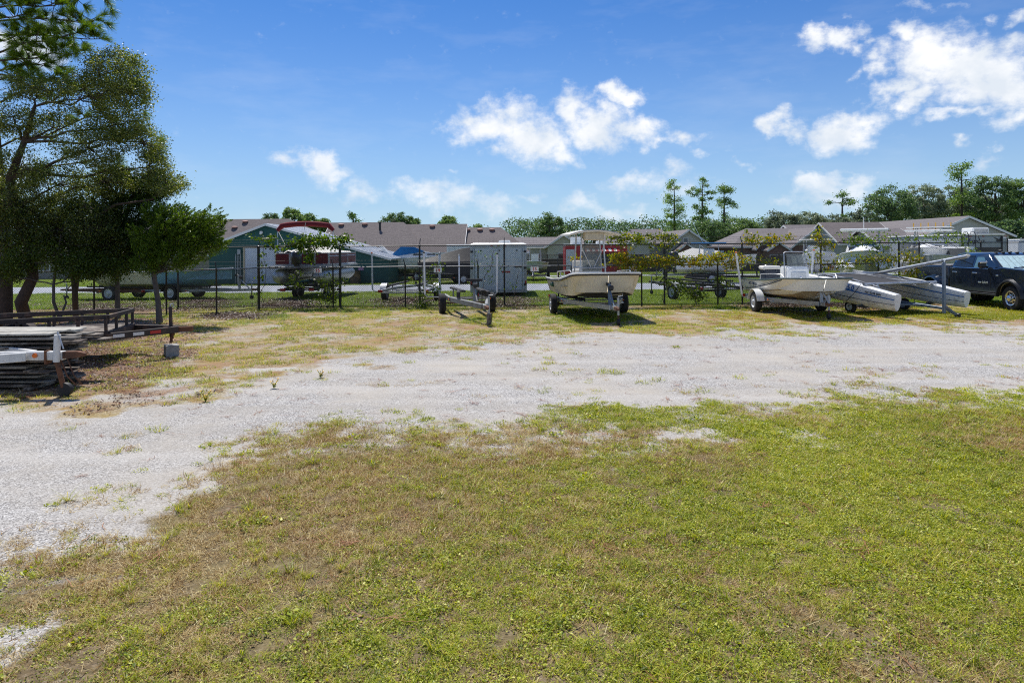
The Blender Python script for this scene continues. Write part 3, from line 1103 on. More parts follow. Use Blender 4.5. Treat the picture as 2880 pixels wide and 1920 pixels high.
def fence(name, label, posts, ztop, ztall, m_r, arm=(0, 0.12), pr=0.033, strands=3, tall=None):
    """posts: list of (x, y). Parts: post, top_rail, bottom_wire, chain_link (one for each bay), barbed_wire."""
    o = thing(name, label, 'fence', (0, 0, 0))
    for k, (x, y) in enumerate(posts):
        mb = MB()
        rr = pr * (1.5 if tall and k in tall else 1.0)
        lean = random.uniform(-0.012, 0.012)
        mb.lathe([(rr, gz(y) - 0.02), (rr, ztop - 0.02), (rr * 1.15, ztop - 0.015), (rr * 1.15, ztop + 0.03), (rr * 0.4, ztop + 0.05)], (x, y, 0), n=10)
        mb.bar((x, y, ztop), (x + arm[0] + lean, y + arm[1], ztall), 0.028, 0.028)
        mb.build('post', m_black, o, 40)
    for k in range(len(posts) - 1):
        (xa, ya), (xb, yb) = posts[k], posts[k + 1]
        MB().tube([(xa, ya, ztop), ((xa + xb) / 2, (ya + yb) / 2, ztop - 0.008), (xb, yb, ztop)], 0.021, 8).build('top_rail', m_r, o, 40)
        MB().tube([(xa, ya - 0.01, gz(ya) + 0.07), (xb, yb - 0.01, gz(yb) + 0.07)], 0.012, 6).build('bottom_rail', m_black, o, 40)
        chain_panel(o, (xa, ya - 0.03, 0), (xb, yb - 0.03, 0), gz((ya + yb) / 2) + 0.05, ztop - 0.01)
    for s in range(strands):
        t = (s + 1) / strands * 0.96
        barbed(o, [(x + arm[0] * t, y + arm[1] * t, ztop + (ztall - ztop) * t) for (x, y) in posts])
    return o
TY, LY = 25.05, 24.6
tall_posts = [((px - 1440) / F * TY, TY) for px in (500, 727, 956, 1180, 1418, 1643, 1868, 2087, 2308, 2528)] + [(16.7, 28.0), (19.5, 28.4), (25.0, 29.0)]
fence('tall_chain_link_fence', 'tall black chain link fence with barbed wire arms behind the boats', tall_posts, 2.25, 2.52, m_black, (0.0, 0.16), tall=(1, 2))
low_posts = [(-21.5, 21.8), (-18.8, 21.85), (-16.05, 21.9), (-13.6, 22.2), (-11.35, 22.4), (-9.75, 22.5), (-9.05, 24.4)] + [((px - 1440) / F * LY, LY) for px in (936, 1139, 1344, 1570, 1804, 2018, 2245, 2470)]
fence('low_chain_link_fence', 'lower chain link fence with grey top rail running along the lot edge', low_posts, 1.50, 1.76, m_rail, (-0.05, 0.03), pr=0.027, strands=2)

# numbered placards hung on the low fence
m_white = mat('white_paint', (0.80, 0.80, 0.78), rough=0.5, var=0.12, scale=5)
m_sign = mat('placard_white', (0.82, 0.82, 0.80), rough=0.45, var=0.06)
m_red = mat('sign_red', (0.55, 0.02, 0.015), rough=0.5, var=0.1)
for num, px, py in (('15', 893, 761), ('14', 1231, 760), ('13', 1503, 757), ('12', 1780, 755), ('11', 2057, 753), ('10', 2338, 752)):
    p = at(px, py, LY - 0.06)
    where = {'15': 'in front of the pontoon boat', '14': 'beside the white guide pole of the empty boat trailer', '13': 'right of the white box trailer', '12': 'half hidden in the vine behind the bow rail',
             '11': 'in front of the white boat with blue top', '10': 'behind the second skiff'}[num]
    s = thing('number_sign', 'small white placard with red %s %s' % (num, where), 'sign', (p.x, p.y, p.z))
    b = MB().bbox((0, 0, 0), (0.29, 0.012, 0.16), 0.003)
    b.build('board', m_sign, s)
    for x in (-0.1, 0.1):
        MB().tube([(x, 0.005, 0.06), (x, 0.03, 0.12), (x, 0.055, 0.13)], 0.004, 5).build('tie_wire', m_galv, s)
    text('number', num, 0.16, m_red, s, (0, -0.009, 0), (rad(90), 0, 0), 0.002, bold=0.004)

# ================================================================ BUILDINGS
def siding_mat(name, col, step=0.13, vertical=False, depth=0.6, var=0.08):
    m = bpy.data.materials.new(name)
    t = nodes_of(m)
    N, L = t.nodes.new, t.links.new
    out, b = N('ShaderNodeOutputMaterial'), N('ShaderNodeBsdfPrincipled')
    L(b.outputs[0], out.inputs[0])
    b.inputs['Roughness'].default_value = 0.6
    g = N('ShaderNodeNewGeometry')
    sp = N('ShaderNodeSeparateXYZ')
    L(g.outputs['Position'], sp.inputs[0])
    mo = N('ShaderNodeMath')
    mo.operation = 'MULTIPLY'
    L(sp.outputs[0 if vertical else 2], mo.inputs[0])
    mo.inputs[1].default_value = 1 / step
    fr = N('ShaderNodeMath')
    fr.operation = 'FRACT'
    L(mo.outputs[0], fr.inputs[0])
    bp = N('ShaderNodeBump')
    bp.inputs['Strength'].default_value = depth
    bp.inputs['Distance'].default_value = 0.03
    L(fr.outputs[0], bp.inputs['Height'])
    L(bp.outputs[0], b.inputs['Normal'])
    n = N('ShaderNodeTexNoise')
    n.inputs['Scale'].default_value = 1.5
    n.inputs['Detail'].default_value = 6
    L(g.outputs['Position'], n.inputs['Vector'])
    mr = N('ShaderNodeMapRange')
    L(n.outputs['Fac'], mr.inputs['Value'])
    mr.inputs['To Min'].default_value = 1 - var * 2
    mr.inputs['To Max'].default_value = 1 + var
    v = N('ShaderNodeVectorMath')
    v.operation = 'SCALE'
    v.inputs[0].default_value = col
    L(mr.outputs[0], v.inputs['Scale'])
    L(v.outputs[0], b.inputs['Base Color'])
    return m
def shingle_mat(name, c1, c2):
    m = bpy.data.materials.new(name)
    t = nodes_of(m)
    N, L = t.nodes.new, t.links.new
    out, b = N('ShaderNodeOutputMaterial'), N('ShaderNodeBsdfPrincipled')
    L(b.outputs[0], out.inputs[0])
    b.inputs['Roughness'].default_value = 0.9
    b.inputs['Specular IOR Level'].default_value = 0.2
    g = N('ShaderNodeNewGeometry')
    br = N('ShaderNodeTexBrick')
    br.inputs['Scale'].default_value = 1.0
    br.inputs['Brick Width'].default_value = 0.36
    br.inputs['Row Height'].default_value = 0.11
    br.inputs['Mortar Size'].default_value = 0.008
    br.inputs['Color1'].default_value = (*c1, 1)
    br.inputs['Color2'].default_value = (*c2, 1)
    br.inputs['Mortar'].default_value = (*[x * 0.6 for x in c1], 1)
    sp = N('ShaderNodeSeparateXYZ')
    L(g.outputs['Position'], sp.inputs[0])
    ad = N('ShaderNodeMath')
    ad.operation = 'ADD'
    L(sp.outputs[0], ad.inputs[0])
    L(sp.outputs[1], ad.inputs[1])
    cb = N('ShaderNodeCombineXYZ')
    L(sp.outputs[0], cb.inputs[0])
    sc = N('ShaderNodeMath')
    sc.operation = 'MULTIPLY'
    sc.inputs[1].default_value = 2.4
    L(sp.outputs[2], sc.inputs[0])
    L(sc.outputs[0], cb.inputs[1])
    L(cb.outputs[0], br.inputs['Vector'])
    n = N('ShaderNodeTexNoise')
    n.inputs['Scale'].default_value = 6
    n.inputs['Detail'].default_value = 8
    n.inputs['Roughness'].default_value = 0.75
    L(g.outputs['Position'], n.inputs['Vector'])
    mr = N('ShaderNodeMapRange')
    L(n.outputs['Fac'], mr.inputs['Value'])
    mr.inputs['From Min'].default_value = 0.3
    mr.inputs['From Max'].default_value = 0.7
    mr.inputs['To Min'].default_value = 0.7
    mr.inputs['To Max'].default_value = 1.25
    v = N('ShaderNodeVectorMath')
    v.operation = 'SCALE'
    L(br.outputs['Color'], v.inputs[0])
    L(mr.outputs[0], v.inputs['Scale'])
    L(v.outputs[0], b.inputs['Base Color'])
    return m
m_shingle = shingle_mat('brown_grey_shingle', (0.195, 0.168, 0.162), (0.155, 0.133, 0.13))
m_shingle2 = shingle_mat('taupe_shingle', (0.215, 0.195, 0.195), (0.175, 0.157, 0.157))
m_siding = siding_mat('cream_siding', (0.58, 0.56, 0.47))
m_siding2 = siding_mat('grey_siding', (0.47, 0.47, 0.43))
m_green = siding_mat('green_metal_panel', (0.008, 0.085, 0.075), 0.3, True, 0.5)
m_trim = mat('white_trim', (0.74, 0.73, 0.70), rough=0.55, var=0.08)
m_pane = glass_mat('window_glass', (0.03, 0.04, 0.05))
m_vent = mat('roof_vent_rust', (0.42, 0.22, 0.18), rough=0.7, var=0.2)
m_dark = mat('dark_metal', (0.025, 0.025, 0.027), rough=0.5, var=0.2)
def brick_mat(name):
    m = bpy.data.materials.new(name)
    t = nodes_of(m)
    N, L = t.nodes.new, t.links.new
    out, b = N('ShaderNodeOutputMaterial'), N('ShaderNodeBsdfPrincipled')
    L(b.outputs[0], out.inputs[0])
    b.inputs['Roughness'].default_value = 0.85
    g = N('ShaderNodeNewGeometry')
    sp = N('ShaderNodeSeparateXYZ')
    L(g.outputs['Position'], sp.inputs[0])
    cb = N('ShaderNodeCombineXYZ')
    L(sp.outputs[0], cb.inputs[0])
    L(sp.outputs[2], cb.inputs[1])
    br = N('ShaderNodeTexBrick')
    br.inputs['Scale'].default_value = 1
    br.inputs['Brick Width'].default_value = 0.22
    br.inputs['Row Height'].default_value = 0.075
    br.inputs['Mortar Size'].default_value = 0.008
    br.inputs['Color1'].default_value = (0.22, 0.085, 0.06, 1)
    br.inputs['Color2'].default_value = (0.14, 0.06, 0.045, 1)
    br.inputs['Mortar'].default_value = (0.3, 0.26, 0.22, 1)
    L(cb.outputs[0], br.inputs['Vector'])
    L(br.outputs['Color'], b.inputs['Base Color'])
    return m
m_brick = brick_mat('red_brown_brick')
def block(parent, x0, x1, y0, y1, zb, ze, zr, axis, m_wall, m_roof, over=0.45, hip0=0.0, hip1=0.0, m_gable=None, trim=True, th=0.16):
    """One roofed volume. Ridge along the given axis; hip insets pull the ridge ends in."""
    wb = MB()
    wb.box(((x0 + x1) / 2, (y0 + y1) / 2, (zb + ze) / 2), (x1 - x0, y1 - y0, ze - zb))
    wb.build('wall', m_wall, parent)
    ex0, ex1, ey0, ey1 = x0 - over, x1 + over, y0 - over, y1 + over
    if axis == 'X':
        ym = (y0 + y1) / 2
        slope = (zr - ze) / (ym - y0)
        r0, r1 = Vector((ex0 + (hip0 + (over if hip0 else 0)), ym, zr)), Vector((ex1 - (hip1 + (over if hip1 else 0)), ym, zr))
        gab = [(0, x0 + 0.02, 'L'), (1, x1 - 0.02, 'R')]
    else:
        xm = (x0 + x1) / 2
        slope = (zr - ze) / (xm - x0)
        r0, r1 = Vector((xm, ey0 + (hip0 + (over if hip0 else 0)), zr)), Vector((xm, ey1 - (hip1 + (over if hip1 else 0)), zr))
    zo = ze - over * slope + 0.06
    up = 0.06
    r0, r1 = r0 + Vector((0, 0, up)), r1 + Vector((0, 0, up))
    E = [Vector((ex0, ey0, zo)), Vector((ex1, ey0, zo)), Vector((ex1, ey1, zo)), Vector((ex0, ey1, zo))]
    top = E + [r0, r1]
    dn = Vector((0, 0, -th))
    vs = top + [p + dn for p in top]
    if axis == 'X':
        fs = [(0, 1, 5, 4), (2, 3, 4, 5), (3, 0, 4), (1, 2, 5)]
    else:
        fs = [(0, 4, 5, 3), (1, 2, 5, 4), (0, 1, 4), (2, 3, 5)]
    hips = (hip0 > 0, hip1 > 0)
    full = []
    for i, f in enumerate(fs):
        if len(f) == 3 and not hips[0 if 4 in f else 1]:
            continue
        full.append(f)
        full.append(tuple(k + 6 for k in f[::-1]))
    # fascia along eaves and rakes
    edges = [(0, 1), (1, 2), (2, 3), (3, 0)]
    for (a, b) in edges:
        end = None
        if axis == 'X':
            end = 4 if (a, b) == (3, 0) else 5 if (a, b) == (1, 2) else None
        else:
            end = 4 if (a, b) == (0, 1) else 5 if (a, b) == (2, 3) else None
        if end is None or hips[end - 4]:
            full.append((a, b, b + 6, a + 6))
        else:
            full.append((a, end, end + 6, a + 6))
            full.append((end, b, b + 6, end + 6))
    rf = MB().add(vs, full).build('roof', m_roof, parent)
    # gable walls
    mg = m_gable or m_wall
    for k, hp in enumerate(hips):
        if hp:
            continue
        zt = zr - 0.10
        if axis == 'X':
            xw = (x0, x1)[k]
            s = 1 if k == 0 else -1
            MB().prism([(y0 + 0.02, ze + 0.002), (y1 - 0.02, ze + 0.002), (ym, zt)], xw, xw + 0.1 * s, 'YZ').build('gable_wall', mg, parent)
        else:
            yw = (y0, y1)[k]
            s = 1 if k == 0 else -1
            MB().prism([(x0 + 0.02, ze + 0.002), (x1 - 0.02, ze + 0.002), (xm, zt)], yw, yw + 0.1 * s, 'XZ').build('gable_wall', mg, parent)
            if trim and k == 0:
                mb = MB()
                for ea in (0, 1):
                    a, c = E[ea], r0
                    off = Vector((0, -0.02, -0.11))
                    mb.bar(a + off, c + off, 0.035, 0.2)
                mb.build('rake_trim', m_trim, parent)
    if trim and axis == 'X':
        mb = MB()
        mb.bar((ex0, ey0 - 0.02, zo - 0.09), (ex1, ey0 - 0.02, zo - 0.09), 0.03, 0.17)
        mb.build('gutter', m_trim, parent)
        for k, hp in enumerate(hips):
            if hp:
                continue
            mb = MB()
            xe = (ex0 - 0.02, ex1 + 0.02)[k]
            e_, c = (E[0], r0) if k == 0 else (E[1], r1)
            e2 = E[3] if k == 0 else E[2]
            for q in (e_, e2):
                mb.bar((xe, q.y, q.z - 0.11), (xe, c.y, c.z - 0.11), 0.035, 0.2)
            mb.build('rake_trim', m_trim, parent)
    return rf
def window(parent, x, y, z, w, h, mull=1):
    """Window in a wall that faces the camera (towards -Y)."""
    f = MB()
    t = 0.07
    f.box((x - w / 2 - t / 2, y - 0.03, z), (t, 0.08, h + 2 * t))
    f.box((x + w / 2 + t / 2, y - 0.03, z), (t, 0.08, h + 2 * t))
    f.box((x, y - 0.03, z + h / 2 + t / 2), (w, 0.08, t))
    f.box((x, y - 0.035, z - h / 2 - t / 2), (w, 0.1, t))
    f.box((x, y - 0.028, z), (w, 0.05, 0.04))
    for k in range(mull):
        f.box((x - w / 2 + w * (k + 1) / (mull + 1), y - 0.027, z), (0.035, 0.045, h))
    o = f.build('window', m_trim, parent)
    MB().box((x, y - 0.012, z), (w - 0.004, 0.02, h - 0.004)).build('pane', m_pane, o)
    return o
def roof_vent(parent, p):
    MB().lathe([(0.20, -0.05), (0.20, 0.02), (0.30, 0.05), (0.30, 0.10), (0.22, 0.15), (0.08, 0.17)], p, n=12).build('roof_vent', m_vent, parent, 40)
# --- green metal workshop
def green_building():
    c = ground_at(700, 799)
    Y = c.y
    s = F / Y
    x0, x1 = (588 - 1440) / s, (1092 - 1440) / s
    xr = (750 - 1440) / s
    zb = gz(Y) - 0.05
    zr = at(750, 629, Y).z
    zl, zt = at(585, 691, Y).z, at(1098, 724, Y).z
    o = thing('green_workshop', 'dark green metal workshop with white metal roof and roll-up door', 'building', ((x0 + x1) / 2, Y, gz(Y)))
    o_loc = Vector(o.location)
    def L_(p):
        return Vector(p) - o_loc
    d = 9.0
    MB().prism([(x0 - o_loc.x, zb - o_loc.z), (x1 - o_loc.x, zb - o_loc.z), (x1 - o_loc.x, zt - o_loc.z - 0.12), (xr - o_loc.x, zr - o_loc.z - 0.12), (x0 - o_loc.x, zl - o_loc.z - 0.12)], 0, d, 'XZ').build('wall', m_green, o)
    m_roofw = siding_mat('white_ribbed_metal', (0.72, 0.74, 0.76), 0.45, False, 0.2)
    for (xa, za, nm) in ((x0 - 0.15, zl - 0.06, 'roof_panel'), (x1 + 0.25, zt - 0.07, 'roof_panel')):
        mb = MB()
        a, b = L_((xr, Y, zr)), L_((xa, Y, za))
        y0, y1 = -0.25, d + 0.25
        t = Vector((0, 0, 0.07))
        vs = [(a.x, y0, a.z), (a.x, y1, a.z), (b.x, y1, b.z), (b.x, y0, b.z)]
        vs += [(p[0], p[1], p[2] - 0.07) for p in vs]
        mb.add(vs, [(0, 1, 2, 3), (7, 6, 5, 4), (0, 3, 7, 4), (1, 0, 4, 5), (2, 1, 5, 6), (3, 2, 6, 7)])
        rp = mb.build(nm, m_roofw, o)
        ribs = MB()
        for k in range(1, 22):
            y = y0 + (y1 - y0) * k / 22
            ribs.bar((a.x, y, a.z + 0.012), (b.x, y, b.z + 0.012), 0.05, 0.025)
        ribs.build('standing_seam', m_roofw, rp)
        MB().bar((a.x, y0 - 0.015, a.z - 0.07), (b.x, y0 - 0.015, b.z - 0.07), 0.02, 0.16).build('rake_trim', m_trim, o)
    # roll-up door
    dx0, dx1 = (690 - 1440) / s - o_loc.x, (792 - 1440) / s - o_loc.x
    dt = at(740, 697, Y).z - o_loc.z
    m_door = siding_mat('white_roll_door', (0.62, 0.66, 0.72), 0.25, False, 0.5)
    dr = MB().box(((dx0 + dx1) / 2, -0.03, dt / 2), (dx1 - dx0, 0.05, dt)).build('roll_up_door', m_door, o)
    fr = MB()
    m_tan = mat('tan_trim', (0.5, 0.42, 0.28), var=0.1)
    fr.box((dx0 - 0.07, -0.05, dt / 2), (0.12, 0.1, dt + 0.1))
    fr.box((dx1 + 0.07, -0.05, dt / 2), (0.12, 0.1, dt + 0.1))
    fr.box(((dx0 + dx1) / 2, -0.05, dt + 0.06), (dx1 - dx0, 0.1, 0.1))
    fr.build('door_frame', m_tan, o)
    # conduits and meter, lamp, small notices
    mt = at(672, 708, Y) - o_loc
    MB().bbox((mt.x + 0.05, -0.1, mt.z), (0.22, 0.18, 0.35), 0.02).build('meter_box', m_galv, o)
    for k in range(4):
        x = mt.x - 0.22 + k * 0.12
        MB().tube([(x, -0.05, 0), (x, -0.05, mt.z - 0.15 + 0.1 * (k % 2))], 0.025, 8).build('conduit', m_galv, o, 40)
    lp = at(736, 655, Y) - o_loc
    lm = MB().bbox((lp.x, -0.08, lp.z), (0.22, 0.16, 0.26), 0.04)
    lm.build('flood_lamp', m_trim, o)
    lp = at(746, 670, Y) - o_loc
    MB().bbox((lp.x, -0.05, lp.z), (0.42, 0.08, 0.14), 0.02).build('wall_lamp', mat('lamp_yellow', (0.65, 0.6, 0.3)), o)
    m_pink = mat('pink_notice', (0.55, 0.3, 0.45), var=0.1)
    for px, py in ((1015, 756), (636, 760)):
        lp = at(px, py, Y) - o_loc
        MB().box((lp.x, -0.02, lp.z), (0.36, 0.02, 0.2)).build('notice', m_pink, o)
    # oil tank against the wall
    m_tank = mat('rusty_tank', (0.22, 0.13, 0.06), var=0.4, col2=(0.05, 0.04, 0.03), fac2=0.6)
    q = at(1004, 799, Y)
    tk = thing('rusty_drum', 'rusty brown steel drum standing against the green workshop wall', 'drum', (q.x, Y - 0.6, gz(Y)))
    MB().lathe([(0.36, 0), (0.38, 0.02), (0.36, 0.04), (0.36, 0.4), (0.38, 0.42), (0.36, 0.44), (0.36, 0.85), (0.38, 0.88), (0.36, 0.9), (0.3, 0.9)], n=20).build('body', m_tank, tk, 40)
    MB().lathe([(0.35, 0.905), (0.35, 0.93), (0.05, 0.95)], n=20).build('lid', m_dark, tk, 40)
green_building()

def house_row():
    Y0 = 64.0
    def X(px, y=Y0):
        return (px - 1440) / F * y
    zb = gz(Y0)
    ze = at(1000, 706, Y0).z
    m_wallb = siding_mat('tan_siding', (0.36, 0.33, 0.29))
    specs = [
        ('long low house with brown shingle roof behind the trees and green workshop', 60, 955, 619, 0.0, 6.4, [(690, 0.12), (660, .3)], None),
        ('low house with brown shingle roof and a black flue pipe right of the green workshop', 905, 1190, 627, 0, 2.6, [(1026, 0.1), (960, .12)], 1069),
        ('low house with brown shingle roof behind the blue covered cabin cruiser', 1127, 1292, 632, 0, 0, [(1216, 0.12)], None),
        ('low hipped house with three rust coloured roof vents behind the white box trailer', 1290, 1478, 641, 0, 2.4, [(1315, 0.16), (1350, .16), (1384, .16)], None)]
    for k, (lab, a, b, ry, h0, h1, vents, flue) in enumerate(specs):
        dep = 10.0 - k * 0.25
        y0, y1 = Y0 + k * 0.35, Y0 + k * 0.35 + dep
        ym = (y0 + y1) / 2
        zr = at((a + b) / 2, ry, ym).z
        x0, x1 = X(a, y0), X(b, y0)
        o = thing('house', lab, 'house', (0, 0, 0), 0, 'houses beyond the lot')
        block(o, x0, x1, y0, y1, zb - 0.1, ze, zr, 'X', m_wallb, m_shingle, 0.45, h0, h1, trim=True)
        for (vx, f) in vents:
            # vents sit on the slope facing the lot, just under the ridge
            t = 1 - f
            yv = y0 + (ym - y0) * t
            roof_vent(o, (X(vx, yv), yv, ze + (zr - ze) * t + 0.1))
        if flue:
            t = 0.72
            yv = y0 + (ym - y0) * t
            MB().lathe([(0.11, -0.1), (0.11, 0.62), (0.16, 0.63), (0.16, 0.75), (0.05, 0.78)], (X(flue, yv), yv, ze + (zr - ze) * t + 0.06), n=12).build('flue_pipe', m_dark, o, 40)
        nw = max(2, int((x1 - x0) / 4.2))
        for i in range(nw):
            window(o, x0 + (i + 0.5) * (x1 - x0) / nw, y0, zb + 1.35, 1.0, 1.1)
house_row()

def far_houses():
    def X(px, y):
        return (px - 1440) / F * y
    # --- house with small front gable left of the red trailer
    Y = 84.0
    zb = gz(Y)
    o = thing('house', 'small cream gabled house seen left of the skiff T-top', 'house', (0, 0, 0), 0, 'houses beyond the lot')
    ze = at(1530, 690, Y).z
    block(o, X(1430, Y), X(1640, Y), Y + 2, Y + 11, zb - 0.1, ze, at(1500, 668, Y + 6).z, 'X', m_siding, m_shingle2)
    block(o, X(1540, Y), X(1628, Y), Y - 0.5, Y + 6, zb - 0.1, ze, at(1583, 660, Y).z, 'Y', m_siding, m_shingle2)
    for px in (1470, 1510):
        window(o, X(px, Y + 2), Y + 2, zb + 1.4, 1.1, 1.2)
    window(o, X(1584, Y), Y - 0.5, zb + 1.4, 1.3, 1.3)
    # --- house with siding gable behind the vine
    o = thing('house', 'cream siding house with broad side gable behind the yellowing vine', 'house', (0, 0, 0), 0, 'houses beyond the lot')
    Y = 82.0
    ze = at(1950, 683, Y).z
    block(o, X(1700, Y), X(1830, Y), Y + 1, Y + 9, zb - 0.1, ze, at(1760, 653, Y + 5).z, 'X', m_siding, m_shingle2)
    block(o, X(1886, Y), X(1992, Y), Y + 0.5, Y + 13, zb - 0.1, ze, at(1940, 646, Y).z, 'Y', m_siding, m_shingle2)
    block(o, X(1815, Y), X(1890, Y), Y + 3, Y + 12, zb - 0.1, ze, at(1850, 645, Y + 7).z, 'X', m_siding, m_shingle2, trim=False)
    block(o, X(1758, Y), X(1822, Y), Y - 1.0, Y + 5, zb - 0.1, ze - 0.1, at(1790, 655, Y - 1).z, 'Y', m_siding, m_shingle2)
    block(o, X(1898, Y), X(1944, Y), Y - 1.6, Y + 0.45, zb - 0.1, at(1920, 702, Y).z, at(1921, 684, Y - 1.6).z, 'Y', m_brick, m_shingle, over=0.3)
    window(o, X(1931, Y), Y + 0.5, at(1931, 681, Y).z, 0.5, 0.9, 0)
    window(o, X(1790, Y), Y - 1.0, zb + 1.3, 1.4, 1.2)
    window(o, X(1840, Y), Y + 3, zb + 1.4, 1.2, 1.2)
    # --- wide house with brick walls behind the second skiff
    o = thing('house', 'wide taupe roofed house with brick wall behind the second skiff', 'house', (0, 0, 0), 0, 'houses beyond the lot')
    Y = 80.0
    zb = gz(Y)
    ze = at(2150, 690, Y).z
    block(o, X(2075, Y), X(2290, Y), Y + 1, Y + 12, zb - 0.1, ze, at(2200, 643, Y + 6).z, 'X', m_brick, m_shingle2, hip0=3.2)
    block(o, X(2290, Y) + 0.02, X(2430, Y), Y + 2, Y + 14, zb - 0.1, ze, at(2340, 633, Y + 8).z, 'X', m_brick, m_shingle2)
    block(o, X(2215, Y), X(2342, Y), Y - 1.5, Y + 7, zb - 0.1, ze, at(2280, 641, Y - 1.5).z, 'Y', m_brick, m_shingle2, m_gable=m_siding)
    block(o, X(2128, Y), X(2182, Y), Y - 0.4, Y + 4, zb - 0.1, ze, at(2152, 659, Y).z, 'Y', m_brick, m_shingle2, m_gable=m_siding)
    block(o, X(2142, Y), X(2196, Y), Y - 2.2, Y - 0.45, zb - 0.1, at(2170, 700, Y).z, at(2168, 682, Y - 2).z, 'Y', m_brick, m_shingle, over=0.3)
    window(o, X(2118, Y), Y + 1, zb + 1.4, 1.9, 1.0)
    window(o, X(2170, Y), Y - 2.2, zb + 1.3, 2.0, 1.0, 2)
    window(o, X(2280, Y), Y - 1.5, zb + 1.4, 1.6, 1.1, 2)
    # --- right-hand house with big grey siding gable
    o = thing('house', 'long taupe roofed house with big grey siding gable behind the camper', 'house', (0, 0, 0), 0, 'houses beyond the lot')
    Y = 68.0
    zb = gz(Y)
    ze = at(2700, 668, Y).z
    block(o, X(2600, Y), X(2838, Y), Y, Y + 26, zb - 0.1, at(2830, 659, Y).z, at(2717, 609, Y).z, 'Y', m_siding2, m_shingle2)
    block(o, X(2436, Y), X(2604, Y), Y + 5, Y + 14, zb - 0.1, at(2500, 680, Y).z, at(2490, 626, Y + 10).z, 'X', m_siding2, m_shingle)
    block(o, X(2500, Y), X(2600, Y), Y + 1.2, Y + 9, zb - 0.1, at(2500, 684, Y).z, at(2550, 643, Y + 5).z, 'X', m_siding2, m_shingle2)
    window(o, X(2680, Y), Y, zb + 1.5, 1.3, 1.3)
    window(o, X(2780, Y), Y, zb + 1.5, 1.3, 1.3)
    for px in (2455, 2560):
        window(o, X(px, Y + 1), Y + (5 if px < 2500 else 1.2), zb + 1.5, 1.2, 1.2)
far_houses()
# --- wooden privacy fence in front of the far houses
def garden_fence():
    Y = 76.0
    m_w = siding_mat('grey_brown_boards', (0.10, 0.075, 0.06), 0.16, True, 0.6, 0.25)
    x0, x1 = (1480 - 1440) / F * Y, (2250 - 1440) / F * Y
    o = thing('garden_fence', 'dark brown wooden privacy fence with lattice top in front of the houses', 'fence', (0, 0, 0))
    zb = gz(Y)
    n = 13
    for k in range(n):
        a, b = x0 + (x1 - x0) * k / n, x0 + (x1 - x0) * (k + 1) / n
        MB().box(((a + b) / 2, Y, zb + 0.75), (b - a - 0.1, 0.05, 1.5)).build('board_panel', m_w, o)
        lat = MB()
        m_ = 12
        for i in range(m_):
            u = a + 0.05 + (b - a - 0.1) * i / m_
            w = (b - a - 0.1) / m_
            lat.bar((u, Y - 0.01, zb + 1.53), (u + w, Y - 0.01, zb + 1.9), 0.03, 0.02)
            lat.bar((u, Y + 0.012, zb + 1.9), (u + w, Y + 0.012, zb + 1.53), 0.03, 0.02)
        lat.bar((a, Y, zb + 1.93), (b, Y, zb + 1.93), 0.08, 0.06)
        lat.build('lattice', m_w, o)
        MB().bbox((a, Y, zb + 1.0), (0.12, 0.12, 2.05), 0.02).build('post', m_w, o)
garden_fence()
# ================================================================ TREES AND VINES
m_bark = mat('dark_bark', (0.085, 0.06, 0.045), rough=0.95, var=0.45, scale=14, bump=0.8, bscale=30)
m_bark2 = mat('grey_bark', (0.13, 0.105, 0.09), rough=0.95, var=0.4, scale=12, bump=0.7, bscale=25)
m_bark_far = mat('pine_bark', (0.10, 0.075, 0.06), rough=0.95, var=0.3, scale=4)
lf_oak = leaf_mat('oak_leaf', [(0.03, 0.05, 0.012), (0.08, 0.115, 0.018), (0.16, 0.20, 0.035), (0.30, 0.32, 0.08)], 0.42, 0.6)
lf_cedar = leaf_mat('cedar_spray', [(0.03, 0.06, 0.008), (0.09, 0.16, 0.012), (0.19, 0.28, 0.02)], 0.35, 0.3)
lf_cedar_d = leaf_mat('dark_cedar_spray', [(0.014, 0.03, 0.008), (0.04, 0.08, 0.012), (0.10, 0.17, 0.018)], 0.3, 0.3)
lf_pine = leaf_mat('pine_needles', [(0.05, 0.10, 0.015), (0.15, 0.25, 0.02), (0.30, 0.40, 0.04)], 0.35, 0.5)
lf_far = leaf_mat('far_tree_leaf', [(0.06, 0.105, 0.05), (0.15, 0.23, 0.085), (0.27, 0.37, 0.11)], 0.35, 0.35)
lf_far_oak = leaf_mat('far_oak_leaf', [(0.09, 0.12, 0.085), (0.19, 0.235, 0.15), (0.33, 0.37, 0.22)], 0.35, 0.4)
lf_far_pine = leaf_mat('far_pine_needles', [(0.065, 0.12, 0.04), (0.16, 0.26, 0.065), (0.29, 0.40, 0.085)], 0.35, 0.35)
lf_vine = leaf_mat('vine_leaf', [(0.05, 0.09, 0.008), (0.14, 0.19, 0.012), (0.26, 0.28, 0.018), (0.36, 0.24, 0.02)], 0.45, 0.5)
lf_vine_g = leaf_mat('green_vine_leaf', [(0.04, 0.08, 0.008), (0.10, 0.17, 0.012), (0.20, 0.28, 0.02)], 0.45, 0.5)
lf_shrub = leaf_mat('shrub_leaf', [(0.03, 0.055, 0.008), (0.07, 0.115, 0.012), (0.15, 0.2, 0.02)], 0.4, 0.45)
def unit(n):
    v = RNG.normal(size=(n, 3))
    return v / np.linalg.norm(v, axis=1, keepdims=True)
